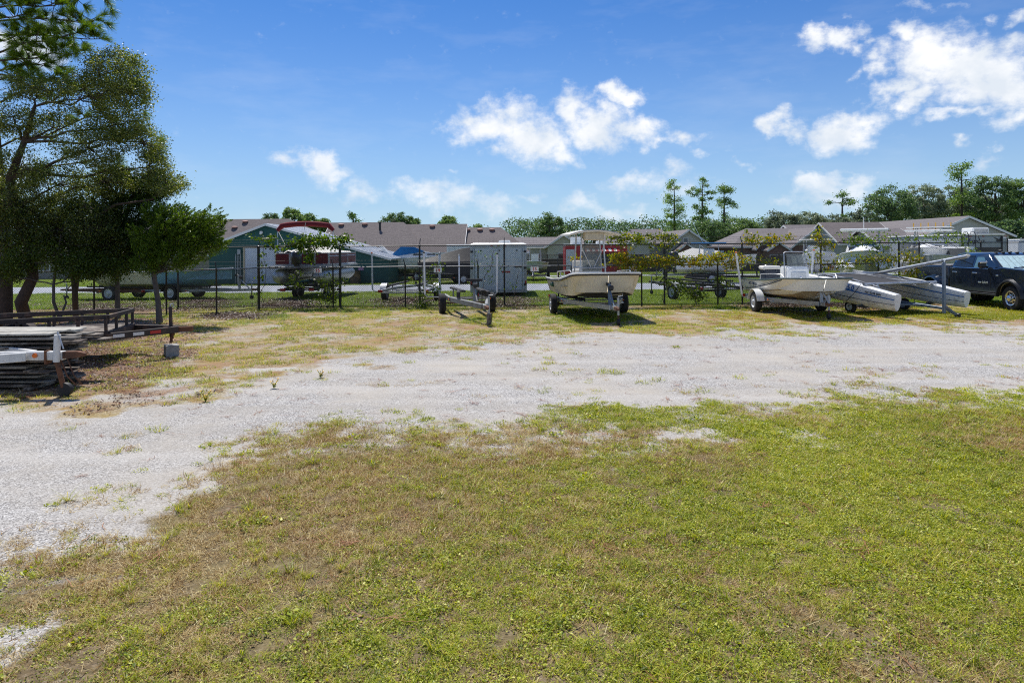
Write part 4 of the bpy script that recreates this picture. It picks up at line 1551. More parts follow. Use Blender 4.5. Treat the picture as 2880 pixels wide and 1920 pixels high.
def leaf_arrays(C, size, aspect=0.5, up=0.4, along=None):
    """Diamond leaves at the points C."""
    n = len(C)
    s = size * RNG.uniform(0.6, 1.35, (n, 1))
    nrm = unit(n)
    nrm[:, 2] += up
    nrm /= np.linalg.norm(nrm, axis=1, keepdims=True)
    a = along if along is not None else unit(n)
    u = np.cross(nrm, a)
    u /= np.maximum(np.linalg.norm(u, axis=1, keepdims=True), 1e-6)
    w = np.cross(nrm, u)          # w runs along `a`
    V = np.empty((n, 4, 3))
    V[:, 0] = C - w * s
    V[:, 1] = C + u * s * aspect - w * s * 0.1 + nrm * s * 0.12
    V[:, 2] = C + w * s
    V[:, 3] = C - u * s * aspect - w * s * 0.1 + nrm * s * 0.12
    return V.reshape(-1, 3)
def leaf_obj(name, C, size, m, parent, aspect=0.5, up=0.4, along=None):
    V = leaf_arrays(np.asarray(C), size, aspect, up, along)
    Fc = np.arange(len(V)).reshape(-1, 4)
    return mesh_np(name, V, Fc, m, parent)
def ell_points(c, r, n, shell=0.5):
    d = unit(n)
    q = RNG.random((n, 1)) ** (1.0 / 3)
    q = q * (1 - shell) + shell * np.sqrt(RNG.random((n, 1))) ** 0.5
    return np.array(c) + d * q * np.array(r)
def limb(mb, a, b, r0, r1, wob=0.12, n=6, sides=7):
    a, b = Vector(a), Vector(b)
    L_ = (b - a).length
    pts = []
    for k in range(n + 1):
        t = k / n
        p = a.lerp(b, t)
        if 0 < k < n:
            p += Vector((random.gauss(0, 1), random.gauss(0, 1), random.gauss(0, .6))) * wob * L_ * 0.3
        pts.append(p)
    mb.tube(pts, [r0 + (r1 - r0) * k / n for k in range(n + 1)], sides)
    return pts
def near_tree(name, label, trunk, radii, ells, m_leaf, m_b, leaf=0.028, per=110, sub=40, cl=0.2, aspect=0.5, up=0.4, cat='tree', twigs=True, limbs_from=0.45, stems=()):
    """trunk: world polyline; ells: (centre, radii, weight) of the crown's masses."""
    base = Vector(trunk[0])
    o = thing(name, label, cat, base)
    tb = MB()
    loc = [Vector(p) - base for p in trunk]
    # flare at the foot
    tb.tube([loc[0] + Vector((0, 0, -0.05))] + loc, [radii[0] * 1.5] + list(radii), 10)
    for s in stems:
        tb.tube([Vector(p) - base for p in s[0]], s[1], 7)
    nodes = []
    n = len(loc)
    for k in range(int(n * limbs_from), n):
        nodes.append((loc[k], radii[k]))
    bm_ = MB()
    C = []
    for (c, r, wt) in ells:
        c = Vector(c) - base
        # limb into the mass from the nearest point of the trunk below it
        best = min(nodes, key=lambda q: (q[0] - c).length + (2.0 if q[0].z > c.z + 0.1 else 0))
        pts = limb(tb, best[0], c, best[1] * 0.55, 0.018, 0.10, 6, 6)
        k = int(sub * wt)
        ce = ell_points(c, r, k, 0.45)
        for q in ce:
            q = Vector(q)
            if twigs:
                st = min(pts, key=lambda p: (p - q).length)
                limb(bm_, st, q, 0.011, 0.004, 0.16, 4, 4)
            m_ = int(per * random.uniform(0.6, 1.3))
            cc = np.array(q) + RNG.normal(size=(m_, 3)) * np.array([cl, cl, cl * 0.7])
            C.append(cc)
    tb.build('trunk', m_b, o, 60)
    if twigs:
        bm_.build('branches', m_b, o)
    leaf_obj('crown', np.concatenate(C), leaf, m_leaf, o, aspect, up)
    return o
def P(px, py, y):
    return at(px, py, y)
def ell(px, py, y, rx, ry, rz_depth, wt=1.0):
    s = F / y
    return (at(px, py, y), (rx / s, rz_depth, ry / s), wt)
def left_trees():
    Y = 20.6
    g = ground_at(72, 899)
    near_tree('oak_tree', 'big dark oak with leaning trunk and wide crown at the left edge', [Vector((g.x, g.y, 0)), P(58, 850, Y), P(92, 780, Y), P(88, 700, Y), P(40, 600, Y), P(30, 500, Y), P(70, 400, Y), P(100, 300, Y)],
              [0.19, 0.17, 0.15, 0.15, 0.14, 0.12, 0.08, 0.05],
              [ell(60, 470, Y, 90, 60, 0.9), ell(160, 520, Y, 90, 60, .9), ell(330, 200, Y, 85, 60, .8, 1.3), ell(250, 270, Y, 110, 70, 1, 1.3), ell(370, 260, Y - .3, 50, 60, .6), ell(110, 250, Y, 100, 40, .8, .7),
               ell(330, 350, Y, 90, 40, .8, 1.0), ell(400, 400, Y, 60, 50, .7, .8), ell(250, 420, Y - .4, 110, 60, .9, 1.2), ell(40, 330, Y, 70, 70, .8, .8), ell(150, 360, Y + .3, 80, 40, .8, .5), ell(420, 470, Y, 60, 50, .7, .6), ell(300, 510, Y, 80, 50, .8, 1.0),
               ell(470, 520, Y, 50, 30, .6, .5), ell(30, 570, Y, 70, 50, .8, .8), ell(170, 590, Y, 70, 50, .8, .8)],
              lf_oak, m_bark, 0.031, 140, 44, 0.142)
    # oak sapling
    g = ground_at(212, 893)
    near_tree('oak_tree', 'slender oak with straight trunk behind the dark utility trailer', [Vector((g.x, g.y, 0)), P(210, 820, Y), P(205, 740, Y), P(195, 690, Y), P(212, 640, Y), P(235, 580, Y)],
              [0.09, 0.08, 0.08, 0.075, 0.07, 0.05], [ell(180, 640, Y, 80, 45, .8), ell(260, 640, Y - .3, 60, 50, .7), ell(120, 660, Y + .4, 60, 40, .7, .6), ell(250, 590, Y, 70, 40, .8), ell(70, 640, Y, 60, 50, .7), ell(130, 600, Y, 80, 50, .8), ell(40, 690, Y + .2, 60, 50, .7, .8), ell(300, 690, Y + .2, 60, 40, .6, .7), ell(200, 690, Y + .3, 70, 40, .6, .7), ell(20, 600, Y, 60, 50, .7, .8)], lf_oak, m_bark, 0.031, 130, 38, 0.14)
    # thin curved stem with holly-like leaves
    g = ground_at(170, 905)
    near_tree('sapling', 'thin crooked sapling with glossy leaves left of the slender oak', [Vector((g.x, g.y, 0)), P(150, 850, Y - .3), P(150, 800, Y - .3), P(158, 740, Y - .3), P(172, 660, Y - .3)],
              [0.05, 0.045, 0.04, 0.035, 0.02], [ell(160, 720, Y - .4, 45, 40, .5, .6), ell(215, 745, Y - .4, 60, 40, .5, .9), ell(110, 700, Y - .2, 50, 40, .5, .8), ell(265, 750, Y - .4, 45, 30, .4, .8), ell(60, 740, Y - .2, 50, 40, .5, .8), ell(310, 760, Y - .2, 50, 30, .4, .7), ell(20, 770, Y - .2, 40, 30, .4, .5)], lf_shrub, m_bark2, 0.032, 90, 40, 0.16, stems=[([P(170, 890, Y - .3), P(185, 850, Y - .3), P(178, 830, Y - .3)], [0.03, 0.03, 0.02])])
    # near pine: trunk at the frame's edge, long-needled tufts reaching in
    g = ground_at(10, 902)
    o = thing('pine_tree', 'tall longleaf pine at the far left with needle tufts against the sky', 'tree', (g.x, g.y, 0))
    base = Vector((g.x, g.y, 0))
    Yp = g.y
    tb, C = MB(), []
    top = [P(10, 902, Yp), P(14, 700, Yp), P(-10, 450, Yp), P(-30, 200, Yp), P(-60, -100, Yp), P(-70, -500, Yp)]
    top[0].z = -0.05
    tb.tube([p - base for p in top], [0.24, 0.2, 0.185, 0.17, 0.15, 0.1], 10)
    tufts = []
    def branch(a, b, n, r0=0.035):
        pts = limb(tb, a - base, b - base, r0, 0.012, 0.08, 6, 6)
        for k in range(n):
            t = 0.35 + 0.65 * (k + 0.7) / n
            q = pts[min(6, int(t * 6))].lerp(pts[min(6, int(t * 6) + 1)], t * 6 % 1)
            e = q + Vector((random.gauss(0, .28), random.gauss(0, .35), random.gauss(0.05, .22)))
            limb(tb, q, e, 0.012, 0.009, 0.1, 3, 5)
            tufts.append((e, (e - q).normalized()))
        tufts.append((pts[-1], (pts[-1] - pts[-2]).normalized()))
    for (ax, ay, bx, by, n, dy) in ((-30, 200, 150, 175, 9, -.3), (-35, 160, 230, 90, 12, -.4), (-40, 60, 280, 55, 12, 0.0), (-45, 20, 180, 10, 10, -.5), (-45, 0, 255, -40, 10, .4), (-50, -60, 120, -60, 8, 0), (-30, 230, 60, 215, 5, .3),
                                    (-10, 420, 405, 290, 5, .5), (-5, 520, 450, 395, 5, .4), (-20, 300, 200, 200, 6, .6), (-40, 120, 110, 90, 8, .2), (-45, 60, 80, 40, 8, -.2), (-35, 180, 240, 140, 9, -.2), (-35, 210, 190, 230, 6, -.1), (-45, 90, 300, 110, 9, .3), (-50, -40, 310, -10, 9, -.2)):
        branch(P(ax, ay, Yp), P(bx, by, Yp + dy), int(n * 1.9))
    V, Fc = [], []
    for (e, d) in tufts:
        n = 150
        dirs = unit(n) * 0.75 + np.array([d.x, d.y, d.z + 0.35])
        dirs /= np.linalg.norm(dirs, axis=1, keepdims=True)
        ln = RNG.uniform(0.2, 0.34, (n, 1))
        b0 = np.array(e) - np.array(d) * RNG.uniform(-0.02, 0.14, (n, 1))
        tip = b0 + dirs * ln - np.array([0, 0, 1]) * ln * ln * 0.5
        side = np.cross(dirs, unit(n))
        side /= np.linalg.norm(side, axis=1, keepdims=True)
        w = 0.0045
        V.append(np.stack([b0 - side * w, b0 + side * w, tip + side * w * 0.5, tip - side * w * 0.5], 1).reshape(-1, 3))
    V = np.concatenate(V)
    tb.build('trunk', m_bark, o, 60)
    mesh_np('needles', V, np.arange(len(V)).reshape(-1, 4), lf_pine, o)
    # cedars: feathery sprays
    def cedar(label, g, trunk, radii, ells, m_leaf, n_spray):
        base = Vector((g.x, g.y, 0))
        o = thing('cedar_tree', label, 'tree', base)
        tb = MB()
        tr = [Vector(p) - base for p in trunk]
        tb.tube([Vector((0, 0, -0.05))] + tr, [radii[0] * 1.3] + radii, 9)
        C, A = [], []
        for (c, r, wt) in ells:
            c = Vector(c) - base
            for q in ell_points(c, r, int(n_spray * wt), 0.35):
                q = Vector(q)
                st = min(tr[1:], key=lambda p: (p - q).length + (0.6 if p.z > q.z else 0))
                if random.random() < 0.25:
                    limb(tb, st, q, 0.012, 0.004, 0.12, 4, 4)
                d = (q - st).normalized() + Vector((random.gauss(0, .3), random.gauss(0, .3), 0.45 + random.gauss(0, .3)))
                d.normalize()
                L_ = random.uniform(0.3, 0.75)
                m_ = 85
                t = RNG.random((m_, 1))
                side = unit(m_) * (0.13 * (1 - t) + 0.012)
                pos = np.array(q) + np.array(d) * (t - 0.4) * L_ + side
                C.append(pos)
                aa = np.array(d) + side * 5
                A.append(aa / np.linalg.norm(aa, axis=1, keepdims=True))
        tb.build('trunk', m_bark2, o, 60)
        leaf_obj('crown', np.concatenate(C), 0.042, m_leaf, o, 0.25, 0.2, np.concatenate(A))
    g = ground_at(330, 896)
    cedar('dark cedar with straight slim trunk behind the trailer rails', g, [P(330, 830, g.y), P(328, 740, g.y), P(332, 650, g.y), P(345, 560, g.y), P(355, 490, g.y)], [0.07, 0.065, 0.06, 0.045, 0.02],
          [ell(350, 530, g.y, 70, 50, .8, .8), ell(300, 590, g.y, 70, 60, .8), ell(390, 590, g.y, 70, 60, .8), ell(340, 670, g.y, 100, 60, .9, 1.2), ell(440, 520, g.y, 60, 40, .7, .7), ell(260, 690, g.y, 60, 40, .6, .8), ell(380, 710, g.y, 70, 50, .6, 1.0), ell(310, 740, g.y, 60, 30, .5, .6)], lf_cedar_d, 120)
    g = ground_at(448, 909)
    cedar('bright green feathery cedar nearest the chain link fence', g, [P(444, 850, g.y), P(432, 770, g.y), P(440, 690, g.y), P(455, 630, g.y), P(470, 590, g.y)], [0.075, 0.07, 0.055, 0.04, 0.02],
          [ell(430, 680, g.y, 60, 60, .7), ell(500, 640, g.y - .2, 70, 45, .7, 1.1), ell(545, 670, g.y - .2, 60, 40, .6, 1.0), ell(470, 610, g.y, 60, 30, .6, .7), ell(585, 630, g.y - .2, 40, 40, .5, .5), ell(500, 720, g.y - .1, 80, 40, .7, .9), ell(600, 690, g.y - .1, 35, 25, .4, .3), ell(420, 740, g.y, 50, 30, .6, .4)], lf_cedar, 95)
left_trees()

def bg_tree(label, px, base_y, top, bot, w, kind, name, group='trees behind the houses', cat='tree', seed=1):
    """px: column; top/bot rows of the crown; w: crown width in photograph pixels, at distance base_y."""
    Yt = base_y
    s = F / Yt
    g = Vector(((px - 1440) / s, Yt, gz(Yt)))
    o = thing(name, label, cat, g, 0, group)
    zt, zb = at(px, top, Yt).z - g.z, at(px, bot, Yt).z - g.z
    hw = w / 2 / s
    h = zt - zb
    tb = MB()
    C = []
    if kind == 'pine':
        lean = random.gauss(0, 0.25)
        tr = [Vector((0, 0, -0.2)), Vector((lean * 0.3, 0, zb * 0.6)), Vector((lean, 0, zb + h * 0.5)), Vector((lean * 1.1, 0, zt - h * 0.08))]
        tb.tube(tr, [0.26, 0.21, 0.14, 0.05], 7)
        nl = max(6, int(h / 0.62))
        for k in range(nl):
            t = (k + random.random() * 0.7) / nl
            if 0.15 < t < 0.85 and random.random() < 0.22:
                continue
            z = zb + h * t + random.gauss(0, .2)
            prof = (0.5 + 0.8 * t) if t < 0.62 else 1.0 * (1 - ((t - 0.62) / 0.42) ** 2) + 0.05
            for j in range(random.randint(2, 4)):
                a = random.uniform(0, 6.283)
                rr = hw * prof * random.uniform(0.15, 1.1)
                e = Vector((lean + math.cos(a) * rr, math.sin(a) * rr, z + rr * 0.2 + random.gauss(0, .3)))
                limb(tb, Vector((lean * min(1, t + .3), 0, z - 0.25)), e, 0.055, 0.02, 0.12, 4, 4)
                m_ = int(140 * random.uniform(0.4, 1.3))
                C.append(np.array(e) + RNG.normal(size=(m_, 3)) * np.array([0.46, 0.46, 0.30]) * max(0.6, hw / 2.4) * random.uniform(.6, 1.15))
        m_, lf, sz = m_bark_far, lf_far_pine, 0.115
    else:
        tb.tube([Vector((0, 0, -0.2)), Vector((0.1, 0, zb * 0.7 + 0.3)), Vector((0, 0, zb + h * 0.6))], [0.32, 0.26, 0.12], 7)
        n_cl = int(46 + hw * h * 1.5)
        for k in range(n_cl):
            q = ell_points((0, 0, zb + h * 0.5), (hw, hw * 0.8, h * 0.5), 1, 0.6)[0]
            # ragged outline: push some masses out or in
            q = np.array([q[0] * random.uniform(0.8, 1.08), q[1], zb + h * 0.5 + (q[2] - zb - h * 0.5) * random.uniform(0.75, 1.06)])
            rr = random.uniform(0.35, 0.75) * max(0.7, hw / 3.2)
            m_ = int(145 * random.uniform(0.5, 1.2))
            C.append(q + RNG.normal(size=(m_, 3)) * np.array([rr, rr, rr * 0.55]) * 0.62)
            if k % 5 == 0:
                limb(tb, (0, 0, zb + h * 0.25), Vector(q), 0.09, 0.02, 0.1, 4, 4)
        m_, lf, sz = m_bark_far, (lf_far_oak if kind == 'oak' else lf_far), 0.125
    tb.build('trunk', m_, o)
    leaf_obj('crown', np.concatenate(C), sz, lf, o, 0.6, 0.5)
    return o
def background_trees():
    B = bg_tree
    # beyond the long row of houses, left half
    B('rounded tree above the green workshop, leftmost of its clump', 762, 112, 592, 660, 46, 'round', 'oak_tree')
    B('broad rounded oak above the green workshop ridge', 822, 110, 580, 660, 70, 'round', 'oak_tree')
    B('rounded oak just right of the tallest crown above the workshop', 870, 112, 598, 660, 60, 'round', 'oak_tree')
    B('low dark tree peeking over the roof with the black flue', 912, 112, 612, 660, 24, 'round', 'oak_tree')
    B('small pine over the shingle ridge left of the black flue', 994, 112, 597, 650, 40, 'pine', 'pine_tree')
    B('broad dark oak behind the roof with the black flue', 1112, 112, 592, 670, 86, 'round', 'oak_tree')
    B('low oak spilling right of the broad oak behind the flue roof', 1164, 112, 606, 670, 52, 'round', 'oak_tree')
    B('round topped pine alone above the roof behind the cabin cruiser', 1262, 110, 603, 660, 50, 'round', 'pine_tree')
    B('low bush crown over the hipped roof with three vents', 1345, 112, 631, 670, 36, 'round', 'oak_tree')
    # the wood edge behind the middle houses
    B('large dark round tree at the left end of the wood', 1545, 116, 592, 690, 84, 'round', 'oak_tree')
    B('tall open pine, leftmost of the three tall pines', 1897, 112, 514, 655, 74, 'pine', 'pine_tree')
    B('tall forked pine in the middle of the three tall pines', 1972, 110, 516, 650, 70, 'pine', 'pine_tree')
    B('tall pine leaning right, rightmost of the three tall pines', 2036, 110, 528, 650, 76, 'pine', 'pine_tree')
    B('bushy dark tree under the rightmost tall pine', 2000, 100, 612, 700, 130, 'round', 'oak_tree')
    B('bushy dark tree right of the tall pines', 2085, 100, 610, 700, 110, 'round', 'oak_tree')
    # grey-green oaks and pines on the right
    B('grey green live oak above the hipped taupe roof', 2205, 100, 590, 680, 120, 'oak', 'live_oak')
    B('grey green live oak touching the second skiff house ridge', 2275, 102, 584, 680, 110, 'oak', 'live_oak')
    B('pine standing alone between the grey live oaks', 2366, 104, 546, 650, 74, 'pine', 'pine_tree')
    B('grey live oak under the lone pine', 2360, 100, 600, 680, 120, 'oak', 'live_oak')
    B('grey live oak right of the lone pine', 2440, 100, 584, 680, 110, 'oak', 'live_oak')
    B('broad bright pine left of the dark trees behind the camper', 2505, 92, 520, 640, 150, 'round', 'pine_tree')
    B('dark live oak behind the ridge of the long taupe roof', 2600, 98, 506, 640, 120, 'oak', 'live_oak')
    B('tall pine rising highest behind the grey gable', 2705, 96, 458, 620, 96, 'pine', 'pine_tree')
    B('dark oak filling in below the tallest pine', 2690, 100, 520, 640, 130, 'oak', 'live_oak')
    B('leafy pine right of the tallest pine', 2800, 92, 480, 640, 130, 'round', 'pine_tree')
    B('pine at the far right edge of the picture', 2880, 90, 486, 640, 120, 'round', 'pine_tree')
    B('dark oak low behind the right slope of the grey gable', 2770, 98, 540, 680, 140, 'oak', 'live_oak')
    B('yellow green young tree right of the grey gable', 2830, 74, 612, 700, 90, 'round', 'young_tree')
    B('bushy tree beyond the frame edge right of the camper', 2950, 80, 560, 700, 130, 'round', 'oak_tree')
    # the far wood that reads as one mass
    C = []
    for px in np.arange(-500, 3400, 9):
        if px < 1430:
            t, d = 648 - 14 * math.sin(px * 0.013) ** 2, 150
        elif px < 2120:
            t, d = 628 - 16 * vnoise(np.array([px * 0.02]), np.array([3.3]), 1.0, 5)[0] - 12 * vnoise(np.array([px * 0.07]), np.array([9.3]), 1.0, 8)[0], 122
        else:
            t, d = 560 + 40 * vnoise(np.array([px * 0.02]), np.array([1.3]), 1.0, 2)[0] - 0.04 * (px - 2120), 125
            if px < 2480:
                t = 612
        s = F / d
        zt, zb = at(px, t, d).z, gz(d) - 0.2
        for k in range(int(max(6, (zt - zb) * 2.2))):
            z = zb + (zt - zb) * (k + random.random()) / max(6, (zt - zb) * 2.2)
            c = np.array([(px - 1440) / s + random.gauss(0, .6), d + random.gauss(0, 2.5), z - random.random() * 0.6])
            C.append(c + RNG.normal(size=(36, 3)) * np.array([0.6, 0.6, 0.35]))
    o = leaf_obj('far_wood', np.concatenate(C), 0.175, lf_far, None, 0.6, 0.5)
    tag(o, 'dense dark green wood far behind the houses', 'woodland', kind='stuff')
background_trees()

# ---------------------------------------------------------------- vines and shrubs on the fence
def vine(name, label, masses, m_leaf, leaf=0.045, dens=1.0, y=24.9, dy=0.14, roots=(), cat='vine', stems=26):
    """masses: (px, py, rx, ry, count) in the fence plane; parts: foliage, stem."""
    o = thing(name, label, cat, (0, 0, 0))
    C, S = [], MB()
    s = F / y
    for (px, py, rx, ry, n) in masses:
        c = at(px, py, y)
        k = max(3, int(n / 9))
        sub = np.stack([RNG.normal(0, rx / s * 0.5, k), RNG.normal(0, dy, k), RNG.normal(0, ry / s * 0.5, k)], 1) + np.array(c)
        for q in sub:
            m_ = int(13 * random.uniform(0.4, 1.5) * dens)
            C.append(q + RNG.normal(size=(max(2, m_), 3)) * np.array([0.09, 0.06, 0.07]))
            if random.random() < 0.35:
                limb(S, c, Vector(q), 0.006, 0.003, 0.2, 4, 4)
    for (a, b) in roots:
        limb(S, a, b, 0.014, 0.007, 0.12, 8, 5)
    S.build('stem', m_bark2, o)
    leaf_obj('foliage', np.concatenate(C), leaf, m_leaf, o, 0.7, 0.35)
    return o
def vines():
    g = lambda px, py, y=24.9: at(px, py, y)
    vine('fence_vine', 'green vine draped on the fence in front of the red awning pontoon boat', [(820, 690, 60, 14, 260), (880, 676, 60, 16, 380), (930, 680, 40, 16, 240), (980, 673, 30, 9, 150), (865, 705, 36, 20, 180), (760, 672, 34, 9, 110), (870, 720, 20, 14, 70), (735, 735, 10, 50, 90)],
         lf_vine_g, 0.05, roots=[(g(905, 866), g(880, 690)), (g(800, 690), g(960, 675)), (g(738, 868), g(742, 690))])
    vine('fence_shrub', 'leafy dark shrub climbing the fence below sign fifteen', [(825, 780, 20, 20, 110), (840, 800, 26, 14, 90), (915, 805, 30, 30, 260), (930, 840, 28, 22, 230), (880, 845, 26, 14, 70), (960, 800, 14, 24, 70)], lf_shrub, 0.04, .85, 24.75, 0.16,
         [(g(920, 870, 24.75), g(900, 760, 24.75)), (g(920, 870, 24.75), g(950, 780, 24.75)), (g(850, 868, 24.75), g(830, 760, 24.75))], 'shrub')
    vine('fence_shrub', 'small weedy bush at the post left of the empty boat trailer', [(1190, 840, 16, 24, 130), (1215, 800, 20, 36, 110), (1232, 752, 14, 24, 50), (1180, 862, 26, 8, 110)], lf_shrub, 0.04, 1.0, 24.5, 0.16, [(g(1190, 868, 24.5), g(1235, 740, 24.5))], 'shrub')
    vine('fence_vine', 'sparse vine strands over the white box trailer doors', [(1345, 735, 26, 28, 60), (1385, 720, 12, 40, 50), (1375, 780, 16, 30, 36), (1440, 800, 8, 30, 22), (1410, 750, 30, 30, 30)], lf_vine_g, 0.035, .6, 24.55, 0.05, [(g(1440, 862, 24.55), g(1460, 760, 24.55)), (g(1345, 864, 24.55), g(1390, 700, 24.55))])
    vine('fence_vine', 'yellowing vine along the fence top right of the skiff T-top', [(1740, 668, 34, 14, 200), (1775, 672, 40, 12, 180), (1840, 668, 50, 10, 130), (1885, 668, 40, 14, 210), (1740, 690, 24, 22, 80), (1830, 690, 50, 14, 50), (1885, 690, 18, 24, 50)], lf_vine, 0.042, 1.1, 24.95, 0.14, [(g(1868, 862), g(1880, 670)), (g(1720, 672), g(1920, 668))])
    vine('fence_vine', 'thick orange tinged vine hanging at mid height between the two skiffs', [(1740, 730, 40, 22, 420), (1790, 742, 40, 20, 400), (1835, 735, 50, 20, 320), (1900, 735, 50, 16, 300), (1960, 735, 50, 16, 340), (2020, 725, 50, 20, 420), (2060, 735, 36, 24, 300), (1760, 758, 30, 14, 140), (1620, 730, 16, 12, 50)], lf_vine, 0.042, 1.0, 24.5, 0.12,
         [(g(1960, 862, 24.5), g(1950, 740, 24.5)), (g(1700, 740, 24.5), g(2080, 730, 24.5))])
    vine('fence_shrub', 'dark green bush at the fence foot between the two skiffs', [(1955, 830, 26, 12, 240), (1930, 815, 40, 16, 130), (2030, 790, 20, 16, 90), (1900, 800, 40, 30, 110)], lf_shrub, 0.045, 1.0, 24.85, 0.16, [(g(1955, 862), g(1955, 820))], 'shrub')
    vine('fence_vine', 'loose vine on the barbed wire above the second skiff', [(2105, 672, 20, 20, 130), (2130, 680, 30, 10, 100), (2180, 670, 36, 8, 110), (2230, 664, 24, 7, 60), (2300, 665, 18, 16, 110), (2325, 690, 24, 18, 120)], lf_vine, 0.045, 1.0, 25.0, 0.1, [(g(2090, 690), g(2310, 665)), (g(2308, 860), g(2310, 670))])
    vine('fence_vine', 'vine behind the second skiff console at rail height', [(2110, 735, 24, 14, 80), (2150, 737, 40, 8, 120), (2290, 725, 24, 22, 170), (2330, 745, 36, 14, 170), (2370, 745, 24, 16, 120), (2190, 740, 30, 8, 60)], lf_vine, 0.04, .7, 24.5, 0.1, [(g(2090, 742, 24.5), g(2380, 742, 24.5)), (g(2290, 862, 24.5), g(2300, 720, 24.5))])
    vine('fence_vine', 'green vine heaped on the fence top behind the catamaran bows', [(2400, 672, 40, 16, 240), (2440, 680, 36, 14, 200), (2480, 668, 30, 14, 140), (2470, 700, 26, 16, 130), (2515, 680, 20, 20, 90)], lf_vine_g, 0.04, .55, 24.95, 0.14, [(g(2530, 860), g(2500, 670)), (g(2360, 680), g(2540, 675))])
    vine('fence_vine', 'long green vine hanging across the fence above the catamaran mast', [(2430, 730, 50, 12, 260), (2490, 730, 40, 14, 260), (2550, 725, 30, 20, 280), (2575, 730, 26, 18, 200), (2545, 770, 26, 22, 190), (2570, 770, 20, 26, 150)], lf_vine, 0.042, .6, 24.5, 0.14, [(g(2570, 862, 24.5), g(2560, 730, 24.5)), (g(2380, 735, 24.5), g(2620, 730, 24.5))])
    vine('fence_vine', 'vine trailing along the barbed wire in front of the camper', [(2560, 672, 26, 12, 90), (2620, 665, 36, 12, 150), (2670, 668, 30, 12, 110), (2710, 685, 14, 18, 70), (2735, 705, 14, 12, 60), (2700, 662, 20, 8, 60)], lf_vine_g, 0.042, .6, 26.4, 0.12, [(at(2540, 680, 26.4), at(2740, 705, 26.4)), (at(2640, 665, 26.4), at(2720, 662, 26.4))])
vines()
# brown leaf litter banked behind the fence
def litter_banks():
    pc = proto_collection('bank', [leaves_mesh('bl%d' % i, 40, 0.3, 0.035, lm_litter, i + 200, 0.09, 0.6) for i in range(3)])
    pts = []
    for (px, py, rx, ry, n) in ((815, 856, 90, 12, 500), (570, 856, 80, 14, 400), (1130, 850, 90, 14, 500), (1440, 850, 70, 16, 400), (1300, 790, 100, 6, 160), (330, 862, 160, 12, 500), (660, 890, 90, 8, 220), (2250, 858, 160, 6, 200), (2450, 862, 90, 8, 160)):
        for _ in range(n):
            q = ground_at(px + random.gauss(0, .5) * rx, py + random.gauss(0, .5) * ry)
            pts.append((q.x, q.y, q.z))
    pts = np.array(pts)
    scatter('leaf_litter', 'brown dead leaves banked along the back of the fence', pc, pts, RNG.integers(0, 3, len(pts)), RNG.uniform(0.6, 1.3, len(pts)))
litter_banks()
# ================================================================ BOATS, TRAILERS, TRUCK: shared pieces (built facing -Y, origin on the ground)
m_tyre = mat('tyre_rubber', (0.02, 0.02, 0.021), rough=0.85, var=0.3, scale=10, col2=(0.07, 0.065, 0.055), fac2=0.35)
m_rim_w = mat('white_rim', (0.6, 0.62, 0.64), rough=0.45, var=0.15, col2=(0.25, 0.13, 0.07), fac2=0.2)
m_chrome = mat('chrome', (0.75, 0.76, 0.78), rough=0.14, metal=1.0, var=0.05)
m_alu = mat('weathered_aluminium', (0.52, 0.53, 0.54), rough=0.4, metal=0.6, var=0.2, scale=5, col2=(0.3, 0.29, 0.27), fac2=0.3)
m_steel_b = mat('blue_grey_steel', (0.16, 0.21, 0.27), rough=0.5, metal=0.2, var=0.25, col2=(0.18, 0.10, 0.06), fac2=0.25)
m_rust = mat('rusty_steel', (0.17, 0.075, 0.04), rough=0.9, var=0.4, scale=12, col2=(0.06, 0.035, 0.025), fac2=0.5, bump=0.4)
m_greyb = mat('grey_beam', (0.27, 0.28, 0.27), rough=0.6, var=0.25, col2=(0.14, 0.13, 0.12), fac2=0.45)
m_bunk = mat('bunk_carpet', (0.05, 0.05, 0.052), rough=1.0, var=0.4, scale=20, bump=0.5)
m_pvc = mat('white_pvc', (0.78, 0.79, 0.80), rough=0.4, var=0.1, col2=(0.5, 0.48, 0.42), fac2=0.2)
m_amber = mat('amber_lens', (0.75, 0.16, 0.01), rough=0.25, var=0.1)
m_lens = mat('red_lens', (0.5, 0.01, 0.01), rough=0.25, var=0.1)
m_cream = mat('aged_gelcoat', (0.70, 0.62, 0.47), rough=0.45, var=0.16, scale=2.5, col2=(0.36, 0.29, 0.19), fac2=0.28, scale2=2.2, coat=0.2)
m_gel = mat('white_gelcoat', (0.82, 0.82, 0.79), rough=0.35, var=0.1, scale=3, col2=(0.52, 0.48, 0.40), fac2=0.22, scale2=3, coat=0.3)
m_tanhull = mat('stained_bottom_paint', (0.42, 0.34, 0.22), rough=0.55, var=0.25, scale=3, col2=(0.18, 0.11, 0.06), fac2=0.4, scale2=2.5)
m_blackr = mat('black_rubber', (0.018, 0.018, 0.02), rough=0.6, var=0.2)
m_canvas_w = mat('white_canvas', (0.70, 0.68, 0.62), rough=0.9, var=0.15, bump=0.3, bscale=12)
m_canvas_b = mat('blue_canvas', (0.01, 0.17, 0.42), rough=0.8, var=0.25, bump=0.3, bscale=10)
m_tarp_k = mat('black_tarp', (0.02, 0.02, 0.022), rough=0.6, var=0.3, bump=0.6, bscale=8)
m_teal = mat('pale_teal_canvas', (0.32, 0.52, 0.52), rough=0.8, var=0.2)
m_navy = mat('navy_paint', (0.012, 0.03, 0.10), rough=0.35, var=0.1)
m_blue = mat('blue_paint', (0.02, 0.14, 0.42), rough=0.4, var=0.2)
m_cowl = mat('outboard_black', (0.03, 0.03, 0.034), rough=0.3, var=0.2)
m_clear = clear_mat('clear_acrylic', (0.8, 0.82, 0.8), 0.45)
